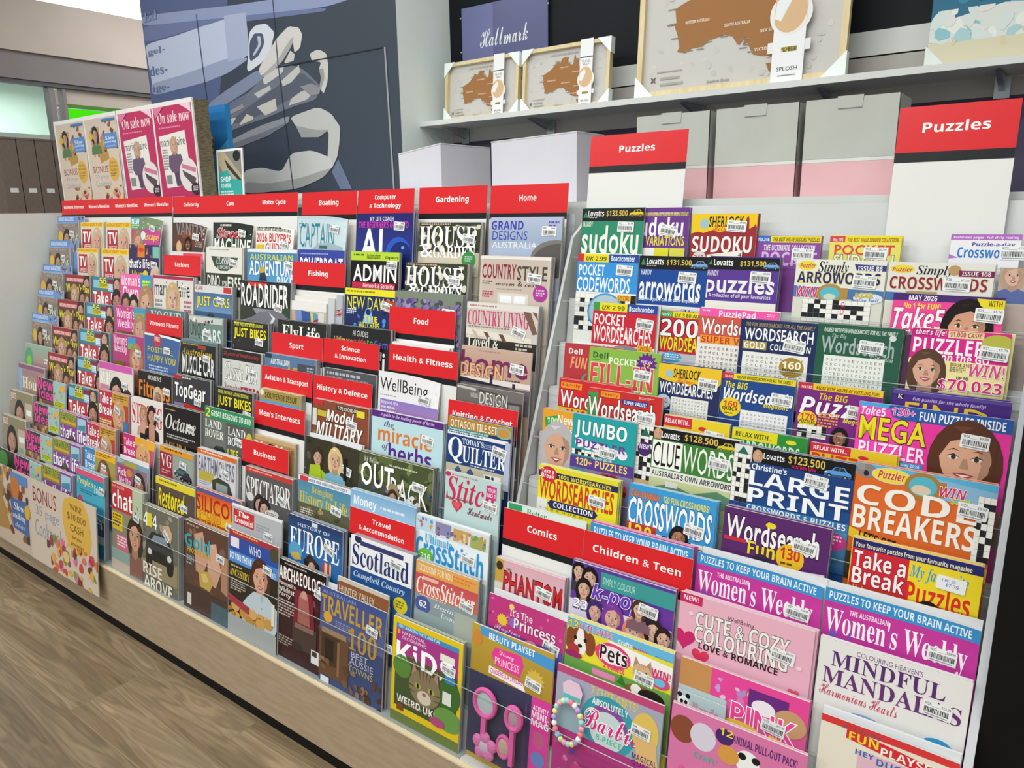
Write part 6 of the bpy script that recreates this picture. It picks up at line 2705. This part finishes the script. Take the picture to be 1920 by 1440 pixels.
# mall beyond the far end
M_BEIGE = noisy(mat('bulkhead_paint', 'cdbfb1', 0.7), 'cabcae', 'd2c5b8', 2)
M_TAUPE = noisy(mat('taupe_band', '8d8684', 0.6), '8a8381', '938c8a', 2)
struct('wall_left_bulkhead', (-5.9, -5.5, 0.2, 6.0, 2.345, 2.665), M_BEIGE)
struct('trim_4', (-5.7, -5.52, 0.2, 6.0, 2.18, 2.345), M_TAUPE)
struct('trim_5', (-5.6, -5.53, 0.2, 6.0, 2.155, 2.18), noisy(mat('transom_metal', '5c5a5c', 0.5), '585658', '626062', 5))
struct('trim_6', (-5.75, -5.56, 2.46, 6.0, 2.06, 2.155), M_BEIGE)
struct('wall_left_shop', (-7.9, -7.8, 0.2, 6.0, 0, 2.5), noisy(mat('shop_wall', 'dbe7df', 0.7), 'd8e4dc', 'e0ebe4', 1))
struct('wall_left_shop_return', (-7.8, -5.75, 3.9, 4.0, 0, 2.5), M_MINT)
struct('ceiling_shop', (-7.8, -5.9, 0.2, 6.0, 2.5, 2.56), M_CEIL)
struct('window_1', (-5.585, -5.575, 0.3, 2.38, 0.05, 2.15), M_GLASS)
for i, (a, b_) in enumerate(((2.36, 2.395), (2.445, 2.465))):
    struct('trim_%d' % (7 + i), (-5.62, -5.54, a, b_, 0, 2.155), M_TAUPE)
struct('wall_shop_counter', (-6.9, -6.4, 0.3, 3.4, 0, 1.93), M_WHITE)
gs = empty('lit_sign', (-5.72, 3.1, 1.68))
tag(gs, 'bright green lit fascia sign across the mall behind the poster boards', 'sign')
boxobj('sign_case', (-0.06, 0, -0.6, 1.6, 0, 0.37), M_TAUPE, gs)
boxobj('sign_panel', (0.001, 0.012, -0.6, 1.6, 0.0, 0.37), emit('green_light', '4cf014', 1.15), gs)
sk = empty('skylight', (-7.0, 3.2, 3.35))
tag(sk, 'white glowing skylight panel over the mall above the beige bulkhead', 'skylight')
boxobj('light_panel', (-3.0, 1.3, -2.8, 4.5, 0, 0.03), emit('skylight_white', 'ffffff', 2.6), sk)
boxobj('panel_frame', (-3.05, 1.35, -2.85, 4.55, 0.031, 0.08), M_WHITE, sk)

M_EDGE = noisy(mat('acrylic_edge', 'b4bcba', 0.3), 'aab2b0', 'c2cac7', 5)
# ------------------------------------------------------------ the rack
rk = empty('magazine_rack', (0, 1.0, 0))
tag(rk, 'long tiered magazine rack with clear pockets and pale timber plinth', 'magazine rack')
def rackpart(name, b, mt): 
    x0, x1, y0, y1, z0, z1 = b
    return boxobj(name, (x0, x1, y0 - 1, y1 - 1, z0, z1), mt, rk)
XL0, XL1, XR0, XR1 = -3.398, -0.897, -0.882, -0.0405
rackpart('toe_kick', (-3.4, -0.03, 0.9845, 1.45, 0.0, 0.0315), M_BLACK)
rackpart('fascia_panel', (-3.4, -0.03, 0.983, 1.0, 0.032, 0.207), M_FASC)
rackpart('ledge', (-3.4, -0.03, 0.981, 1.04, 0.207, 0.2115), M_LEDGE)
rackpart('carcass', (-3.398, -0.03, 1.49, 1.88, 0.0, 1.337), M_WHITE)
rackpart('end_panel', (-3.42, -3.4, 0.93, 1.88, 0.0, 1.3372), M_PANEL)
tag(rackpart('black_side_panel', (-0.0275, 0.03, 1.1, 1.88, 0.0, 1.15), M_BLACK), 'black end panel beyond the silver edge')
g = Geo()
g.prism([(-0.034, 0.2), (-0.034, 0.30), (0.40, 1.31), (0.49, 1.337), (0.49, 0.2)], 'x', -0.0395, -0.028)
g.obj('silver_end_fin', M_SILVER, rk)
g = Geo()
g.prism([(0.055, 0.31), (0.055, 0.36), (0.41, 1.26), (0.47, 1.3), (0.47, 0.31)], 'x', -0.893, -0.886)
g.obj('section_divider', M_RISW, rk)
for unit, xa, xb, kk, mr in (('L', XL0, XL1, 10, M_GREYM), ('R', XR0, XR1, 11, M_RISW)):
    for k in range(kk):
        def tp(name, b, mt):
            o = boxobj(name, b, mt, rk)
            t = tier(k)
            o.location = (0, t[1] - 1, t[2])
            o.rotation_euler = (-TILT, 0, 0)
            return o
        top = k == kk - 1
        a = xa if not (unit == 'R' and k == 0) else -0.8975
        b_ = xb if not (unit == 'L' and k == 0) else -0.8985
        tp('tier_shelf', (a, b_, -0.0068, 0.028 if not top else 0.045, -0.0035, -0.0002), mr)
        tp('tier_back', (a, b_, 0.0199, 0.0204, 0.0, 0.092) if not top else (a, b_, 0.0455, 0.0465, 0.0, 0.28 if unit == 'L' else 0.2), mr)
        zt = 0.155 if k == 0 else 0.088
        tp('lip_edge', (a, b_, -0.0086, -0.0074, zt, zt + 0.0011), M_EDGE)
        tp('acrylic_lip', (a, b_, -0.0085, -0.0076, -0.0035, 0.155 if k == 0 else 0.088), M_ACRYL)

# ------------------------------------------------------------ on top of the rack
def sheet_thing(name, label, cat, loc, w, h, t, bg, art, group=None, rx=0.0, rz=0.0, m=None, edge='e0e0dc', em=None):
    root = empty(name, loc, (-R(rx), 0, R(rz)))
    tag(root, label, cat, group)
    S = Sheet(w, h, bg)
    for ln in art: S.op(ln)
    S.g.obj('printed_face', m or M_PRINT, root)
    g = Geo()
    g.box(-w / 2, w / 2, 0.0001, t, 0, h, hexc(edge))
    g.obj('backing', em or M_MATT, root)
    return root, S
TOP = 1.3375
BON = ['r 0 0 100 220 d8c6b4', 'r 0 0 100 60 cdbcae d8c8b8', 'b 14 20 44 70 26 7 8a6a5a a88a5a c09a60 6a4a50 b87a80', 'p b8904a 30,62 52,50 66,84 66,100 40,110',
       'f 30 38 9 2a2220 c09a84 5a7a50', 'e 16 40 7 9 d8b040', 'b 54 6 44 84 20 6 c06a30 8a5a30 4a3a4a d8a860 7a4a3a', 'r 56 4 42 6 3a7ab8', 'r 58 38 40 34 5a8ac8',
       't 62 44 30 9 e8f0f8 i Slow', 't 60 54 36 8 e8f0f8 i cooking', 't 64 64 28 5 c8d8f0 i classics',
       'p d8c6b4 0,118 100,88 100,220 0,220', 't 12 112 48 16 8a2038 n BONUS', 't 16 132 44 12 9aa4b8 n 35 page', 't 14 147 52 14 9aa4b8 n Cookbook',
       'e 78 122 16 28 dcae4c', 't 68 104 20 5 7a5a20 n WIN!', 't 66 112 24 6 7a5a20 n $10,000', 't 68 121 20 6 7a5a20 n CASH', 'n 68 130 18 10 2 8a6a30',
       'b 40 160 60 44 30 6 d87a40 e0a050 c83a50 7a9a3a d860a0 6a3a3a e8c890']
ONS = ['r 0 0 100 240 bc2f60', 't 10 12 84 26 f2d8dc s On sale now', 'n 10 46 80 6 1 d888a8', 'p e8e4e0 8,66 78,58 84,180 16,186', 't 10 70 66 20 2a2426 n marie claire',
       'f 46 88 8 c09a80 d0a890 6a5470', 'p 6a5470 30,112 62,110 70,140 60,150 34,150 28,136', 'p 5a4258 40,150 62,150 64,182 44,182', 'n 14 96 14 50 8 9a9a98', 'r 18 156 14 20 8a8a8a', 'e 78 158 24 38 e6dcdc',
       'p c87a98 62,132 98,144 96,154 62,142', 'p 5a4a50 62,146 96,166 90,186 66,160', 'e 92 190 11 14 2a2a2e', 'n 86 184 12 12 3 d8c0c8', 'n 24 206 50 3 1 e8a8c0', 'p f0c8d8 70,0 100,0 100,22 88,12', 'p d87aa0 0,0 30,0 20,10 6,24']
def squash(art, f):
    out = []
    for ln in art:
        a = ln.split(' ')
        if a[0] == 'p': a[2:] = ['%s,%.1f' % (q.split(',')[0], float(q.split(',')[1]) * f) for q in a[2:]]
        elif a[0] == 'f': a[2] = '%.1f' % (float(a[2]) * f)
        else: a[2], a[4] = '%.1f' % (float(a[2]) * f), '%.1f' % (float(a[4]) * f)
        out.append(' '.join(a))
    return out
BON, ONS = squash(BON, 0.64), squash(ONS, 0.61)
for lab, xa, pw, art in (('poster board advertising a bonus cookbook, standing beside brown cartons', -3.525, 0.262, BON), ('magenta sale poster board beside the blue display board', -2.992, 0.257, ONS)):
    W = 2 * pw + 0.012
    root = empty('poster_board', (xa + W / 2, 1.5, TOP))
    tag(root, lab, 'poster board')
    g = Geo(); g.box(-W / 2, W / 2, 0, 0.006, 0, 0.372, hexc('e6e4e2')); g.obj('board_face', M_MATT, root)
    g = Geo(); g.box(-W / 2 + 0.004, W / 2, 0.0065, 0.06, 0, 0.368); g.obj('corrugated_body', M_KRAFT, root)
    for i in range(2):
        S = Sheet(pw - 0.012, 0.345, art[0].split(' ')[5])
        for ln in art: S.op(ln)
        o = S.g.obj('poster', M_PRINT, root)
        o.location = (-W / 2 + 0.01 + pw / 2 + i * pw, -0.0008, 0.012)
sheet_thing('display_board', 'blue display board with a yellow letter behind the magenta posters', 'display board', (-2.59, 1.64, TOP), 0.2, 0.365, 0.02, '58b4ee',
            ['p 2f7cc0 0,0 100,0 100,60 40,90 0,70', 'p 5ab4e8 30,100 100,60 100,130 50,140', 't 27 52 26 26 f0e03a b/c83a2a E', 'r 10 150 60 20 e8c8a0'], edge='2f86c4')
sheet_thing('notice_card', 'small white-edged teal notice card on top of the rack', 'notice card', (-2.385, 1.56, TOP), 0.152, 0.203, 0.004, 'f0f0ee',
            ['r 5 5 90 122 8a8a84', 'p b8a88c 5,5 30,5 95,60 95,100 60,90 5,30', 'p 3a3a3a 30,20 95,70 95,80 40,40', 'e 78 16 14 12 26282a', 'p 3aa8a0 5,52 40,46 60,66 95,70 95,128 5,128',
             't 12 60 40 12 f4f8f8 b SHOP', 't 12 75 40 10 f4f8f8 b TO WIN!', 'n 12 92 50 24 4 c8e8e4', 'e 84 122 9 8 22242a'], rx=3)
# loose paper sheets lying behind the header cards
for i, (xa, xb, z0) in enumerate(((-1.95, -1.72, 0.0), (-1.73, -1.46, 0.0), (-1.92, -1.5, 0.021))):
    o = boxobj('paper_pad', (xa, xb, 1.47, 1.58, TOP + z0 + 0.0005, TOP + z0 + 0.0205), M_WHITE)
    tag(o, ('white paper pad lying behind the boating card', 'white paper pad lying behind the computing card', 'white paper pad laid across two others behind the cards')[i], 'paper pad', 'paper pads on top of the rack')
M_LILAC = noisy(mat('lilac_white_board', 'd2d0da', 0.5), 'cfcdd7', 'd6d4de', 3)
def white_box(label, x0, x1, zl, zr, dep):
    root = empty('white_carton', ((x0 + x1) / 2, 1.604, TOP))
    tag(root, label, 'carton', 'white cartons on top of the rack')
    w = x1 - x0
    g = Geo()
    g.prism([(-w / 2, 0), (w / 2, 0), (w / 2, zr - TOP), (-w / 2, zl - TOP)], 'y', 0, dep)
    g.obj('carton_body', M_LILAC, root)
    g = Geo()
    g.prism([(-w / 2 - 0.001, zl - TOP + 0.0003), (w / 2 + 0.001, zr - TOP + 0.0003), (w / 2 + 0.001, zr - TOP + 0.003), (-w / 2 - 0.001, zl - TOP + 0.003)], 'y', -0.001, dep + 0.001)
    g.obj('carton_lid', M_WHITE, root)
white_box('plain white carton with sloping top beside the mural wall', -1.603, -1.44, 1.48, 1.5, 0.22)
white_box('plain white carton standing behind the home card', -1.262, -1.0, 1.492, 1.5, 0.128)
M_PINKC = noisy(mat('pink_card', 'dcaeb4', 0.7), 'd9aab0', 'e0b3b9', 6)
for lab, x0, x1, dep in (('grey and pink carton half hidden by a puzzles card', -0.848, -0.674, 0.1), ('grey and pink carton standing between two others', -0.658, -0.486, 0.11), ('grey and pink carton beside the large puzzles card', -0.472, -0.302, 0.115)):
    root = empty('tab_carton', ((x0 + x1) / 2, 1.62, TOP))
    tag(root, lab, 'carton', 'grey and pink cartons')
    w, h = x1 - x0, 0.186
    g = Geo(); g.box(-w / 2, w / 2, 0, dep, 0, 0.066); g.obj('pink_base', M_PINKC, root)
    g = Geo(); g.box(-w / 2, w / 2, 0, dep, 0.0663, 0.0725); g.obj('white_band', M_WHITE, root)
    g = Geo(); g.box(-w / 2, w / 2, 0, dep, 0.0728, h); g.obj('grey_upper', M_CARD, root)
    g = Geo(); g.prism([(-w * 0.14, h - 0.02), (w * 0.12, h - 0.02), (w * 0.13, h + 0.003), (-w * 0.15, h + 0.003)], 'y', -0.0012, -0.0002); g.obj('tuck_flap', M_CARD, root)
    g = Geo(); g.box(w / 2 + 0.0002, w / 2 + 0.0008, 0.0, 0.004, 0, h, hexc('3a3a3c')); g.box(-w * 0.14, w * 0.12, -0.0016, -0.0012, h - 0.0205, h - 0.0195, hexc('8a8a88')); g.obj('edge_crease', M_MATT, root)
# brown cartons beyond the end panel
struct('wall_left_counter', (-4.5, -4.0, 1.2, 2.6, 0, 1.2), M_BROWN)
for i in range(5):
    y = 1.452 + i * 0.0782
    root = empty('storage_box', (-4.0, y, 1.2))
    tag(root, 'brown storage box, %s of five beyond the pale end panel' % ('first', 'second', 'third', 'fourth', 'last')[i], 'box', 'brown storage boxes')
    boxobj('box_body', (-0.3, 0, 0, 0.074, 0.0003, 0.472), M_BROWN, root)
    boxobj('box_lid', (-0.302, 0.002, -0.001, 0.075, 0.473, 0.482), M_BROWN, root)
    lb = boxobj('paper_label', (0.0004, 0.0012, 0.022, 0.056, 0.235, 0.255), M_WHITE, root)

# ------------------------------------------------------------ wall shelf and what stands on it
sh = empty('wall_shelf', (-0.6, 2.08, 1.606))
tag(sh, 'long white wall shelf on steel brackets above the rack', 'shelf')
boxobj('shelf_board', (-1.279, 1.6, -0.09, 0.082, 0, 0.0155), M_WHITE, sh)
for x in (-1.816, -1.447, -0.928, -0.564, -0.188, 0.3):
    g = Geo()
    q = x + 0.6
    g.prism([(-0.05, -0.004), (0.08, -0.004), (0.08, -0.035), (0.06, -0.03)], 'x', q - 0.006, q + 0.006)
    g.box(q - 0.016, q + 0.016, 0.078, 0.0825, -0.05, -0.001)
    g.obj('bracket', M_CHROME, sh)
AUS = [(113.5, -22), (114.2, -26), (113.3, -26.2), (115, -30), (115.7, -33.3), (115, -34.3), (118, -35), (120, -33.9), (123.6, -33.9), (126, -32.3), (131, -31.5), (133.5, -32.2), (135.3, -34.6), (136, -34.9), (137.6, -33), (137, -35.2), (138.4, -34.5), (139.6, -36.5),
       (140.5, -38), (143.5, -38.8), (146.4, -39), (148, -37.9), (150, -37.4), (151.2, -33.9), (153, -31.5), (153.5, -28), (153, -25.3), (150.8, -23.4), (149.2, -21), (146.4, -19), (145.5, -15), (143.6, -14.2), (142.5, -10.8), (141.6, -13), (141.3, -16.5), (140.2, -17.7), (137, -15.9), (135.5, -15), (136.8, -12.2),
       (133.5, -11.8), (131, -12.2), (129.5, -14.9), (128, -14.7), (126.5, -14), (124.2, -16.2), (122.2, -18.1), (119, -20), (116.5, -20.8)]
TAS = [(144.8, -40.9), (148.3, -40.9), (148.2, -42.5), (146.8, -43.6), (145.8, -43)]
def framed_map(label, x0, x1, z0, h, y, rx, sx, big=False):
    w = x1 - x0
    root = empty('framed_map', ((x0 + x1) / 2, y, z0), (-R(rx), 0, 0))
    tag(root, label, 'framed map', 'framed pin maps on the wall shelf')
    S = Sheet(w, h, 'c9c7c3')
    H = S.H
    S.blobs(4, 4, 92, H - 8, 60, 2.2, ['c3c1bd', 'cfcdc8', 'c6c4bf'])
    sc_ = H / 43.0
    def Q(p): return (48 + (p[0] - 133.5) * sc_ * 0.97, H * 0.46 - (-p[1] - 25) * -sc_ * 1.05)
    cork = '9f6d3d'
    S.poly([Q(p) for p in AUS], cork)
    S.poly([Q(p) for p in TAS], cork)
    S.n += 1
    c0 = Q((133.5, -25))
    for nm, lo, la, ww in (('WESTERN AUSTRALIA', 121.5, -26, 8), ('NORTHERN TERRITORY', 133.3, -18, 7), ('QUEENSLAND', 145, -22, 9), ('SOUTH AUSTRALIA', 134.8, -28.5, 8), ('NEW SOUTH WALES', 147, -31.5, 9), ('VICTORIA', 144, -36.4, 6)):
        a = Q((lo, la))
        S.text(a[0] - ww * sc_ / 2, a[1], ww * sc_, 0.9 * sc_, 'ece0d0', 'b', nm)
    for i in range(26):
        p = AUS[(i * 7) % len(AUS)]
        a = Q((133.5 + (p[0] - 133.5) * 1.06, -25 + (p[1] + 25) * 1.05))
        S.rect(a[0] - 2, a[1], 4, 0.5, '8a8680', None, True)
    S.rect(8, H - 13, 14, 0.6, 'a8a49e'); S.rect(10, H - 10, 11, 1.2, 'a8a49e', None, True); S.rect(10, H - 7, 13, 1.2, 'a8a49e', None, True)
    S.poly([(6 + (2.2 if i % 2 else 0.8) * math.cos(math.pi * i / 4), H - 9 + (2.2 if i % 2 else 0.8) * math.sin(math.pi * i / 4)) for i in range(8)], '6a6864')
    S.text(30, 4, 34, 2.2, '9a968f', 'n', "LIFE'S AN ADVENTURE")
    S.text(36, H - 6, 12, 1.5, '8a8680', 'i', 'Southern Ocean')
    S.g.obj('map_print', M_MATT, root)
    g = Geo(); g.box(-w / 2, w / 2, 0.0002, 0.003, 0, h, hexc('cfcac2')); g.obj('backing', M_MATT, root)
    f = 0.011 if not big else 0.016
    for b in ((-w / 2 - f, w / 2 + f, -0.012, 0.006, h, h + f), (-w / 2 - f, w / 2 + f, -0.012, 0.006, -f * 0.0 - 0.0, f), (-w / 2 - f, -w / 2, -0.012, 0.006, 0, h), (w / 2, w / 2 + f, -0.012, 0.006, 0, h)):
        boxobj('frame_side', b, M_OAK, root)
    cw = 0.045 if not big else 0.06
    for sx_ in (-1, 1):
        for sz in (0, 1):
            a = (sx_ * (w / 2 + f + 0.002), -0.001 if sz == 0 else h + f + 0.001)
            dz = cw if sz == 0 else -cw
            g = Geo()
            g.prism([a, (a[0] - sx_ * cw, a[1]), (a[0], a[1] + dz)], 'y', -0.0145, -0.0125)
            g.prism([a, (a[0], a[1] + dz), (a[0] + sx_ * 0.0012, a[1] + dz), (a[0] + sx_ * 0.0012, a[1])], 'y', -0.0145, 0.008)
            g.obj('corner_protector', M_MINT, root)
    T = Sheet(0.15 * w, h + f + 0.004, 'eeeef0')
    TH = T.H
    T.rect(0, TH * 0.26, 100, 7, '4a4a4c')
    T.text(14, TH * 0.31, 72, 17, '7a7a7c', 'n', 'TRAVEL'); T.text(26, TH * 0.36, 48, 15, '7a7a7c', 'n', 'MAP')
    T.ell(50, TH * 0.56, 60, 72, 'ece9e4'); T.ell(46, TH * 0.56, 54, 66, 'd8b48c'); T.poly([(4, TH * 0.5), (40, TH * 0.44), (50, TH * 0.5), (20, TH * 0.62), (0, TH * 0.6)], 'e8ecee')
    T.rect(28, TH * 0.78, 48, 14, '8a7a3a'); T.blobs(28, TH * 0.78, 48, 14, 14, 4, ['c8a83a', '5a4a1c', 'e0c860'])
    T.text(18, TH * 0.9, 64, 12, '5a5a5c', 'n', 'SPLOSH'); T.rect(22, TH * 0.95, 56, 3, '9a9a9c')
    o = T.g.obj('product_sleeve', M_MATT, root)
    o.location = (sx * w, -0.0155, -0.0005)
    g = Geo()
    d = [(0.3 * w * 0.33 * math.cos(2 * math.pi * i / 24), h * 0.44 + 0.3 * w * 0.33 * math.sin(2 * math.pi * i / 24)) for i in range(24)]
    g.prism(d, 'y', -0.0152, -0.0146, hexc('ece9e4'))
    c = g.obj('sleeve_window', M_MATT, root)
    c.location = (sx * w, 0.0002, 0)
    g = Geo(); g.box(-0.1 * w, 0.1 * w, -0.0149, -0.0146, h * 0.2, h * 0.27, hexc('e8e8ea')); g.box(-0.075 * w, 0.075 * w, -0.0149, -0.0142, 0, h + f, hexc('e4e4e6')); c = g.obj('sleeve_back', M_MATT, root); c.location = (sx * w, 0.0003, 0)
framed_map('small oak-framed cork map beside the pale return wall', -1.805, -1.515, 1.6216, 0.178, 2.06, 5, 0.27)
framed_map('small oak-framed cork map, second along the shelf from the return wall', -1.476, -1.182, 1.6216, 0.178, 2.06, 5, 0.27)
framed_map('large oak-framed cork map in the middle of the wall shelf', -1.05, -0.522, 1.6216, 0.37, 2.035, 4, 0.27, True)
root, S = sheet_thing('canvas_print', 'beach canvas print with teal waves and white foam on the shelf', 'canvas print', (-0.1, 2.055, 1.6216), 0.47, 0.34, 0.018, 'e6e2cc',
    ['r 0 0 100 54 1f4a68 2f7290', 'b 0 34 100 16 40 7 3a86a4 2f6a88 1f4a68 6ab0c4', 'p d8dcd8 0,52 30,46 60,49 100,43 100,64 60,61 30,66 0,60', 'b 0 46 100 18 50 5 e4e6e2 d2dedc a8ccd0 dcdeda 8cc0cc', 'r 0 61 100 30 d4ceb2', 'b 10 57 90 8 24 4 c0bc9a d0caaa dcd8c4'], rx=4, edge='e8e8e4', m=M_MATT)
g = Geo()
for sx_ in (-1, 1):
    g.prism([(sx_ * 0.238, -0.001), (sx_ * 0.19, -0.001), (sx_ * 0.238, 0.05)], 'y', -0.003, -0.0022, hexc('dfe6e3'))
    g.prism([(sx_ * 0.238, -0.001), (sx_ * 0.2395, -0.001), (sx_ * 0.2395, 0.05), (sx_ * 0.238, 0.05)], 'y', -0.003, 0.02, hexc('dfe6e3'))
g.obj('corner_protector', M_MATT, root)
root, S = sheet_thing('wall_sign', 'slate purple glossy card-brand sign screwed to the dark wall', 'sign', (-1.633, 2.152, 1.8), 0.36, 0.2, 0.008, '6a6c9c',
    ['r 0 0 38 60 7478a6', 'r 38 0 62 60 62648f', 't 22 22 56 16 eceef2 c Hallmark'], m=M_PRINT, edge='50527c')
g = Geo()
for p in ((-0.183, 0.17), (0.183, 0.16), (-0.183, 0.06)): g.ball((p[0], -0.002, p[1]), 0.003, 0.003, 0.003, hexc('c8c8cc'))
g.obj('fixing_screw', M_PRINT, root)
# bonus poster hanging over the plinth
root, S = sheet_thing('promotional_poster', 'cookbook bonus poster with yellow prize badge draped over the plinth', 'poster', (-2.885, 0.957, 0.113), 0.94, 0.3, 0.001, 'd6c6b4',
    ['r 0 0 100 32 d2c2b2 c8b6a4', 'b 0 0 30 20 30 4 8a6a50 a08058 6a5040 b8905a 5a4038', 'p b08848 0,10 16,8 26,26 4,28', 'b 24 2 20 26 24 3 c07a40 8a5a34 4a3a40 7a3a30', 'r 28 1 16 4 5a8ac8', 'e 32 7 4 4.5 c87838', 'p 4a68a0 27,12 43,11 44,25 29,24', 't 30 13 10 3 e8eef4 i Slow', 't 29 17 12 3.4 e8eef4 i cooking', 't 31 21 9 2 c8d4e8 i classics', 'e 43 15 2.6 2.8 d8b03a',
     'r 46 0 54 32 d2c4b4', 't 49 2.5 20 6 8a2438 n BONUS', 't 51 9.5 20 5 8a94b4 n 35 page', 't 50 15 24 6.5 8a94b4 n Cookbook', 'e 85 10 10.5 11 dcb04e', 'e 78 8 4 7 dcb04e', 'e 92 13 4 6 dcb04e', 't 80 2.5 9 2.4 6a5020 n WIN!', 't 78 6 14 3 6a5020 n $10,000', 't 80 10 10 2.8 6a5020 n CASH', 't 81 14 8 1.8 7a6030 i for your', 't 80 16.5 10 1.8 7a6030 i groceries',
     'b 60 18 40 14 50 2.6 d87a3a e0a850 c84a40 7a9a3a d870a8 6a4030 e8c080 a83a60'], rx=6)

build_table()
stock_copies()
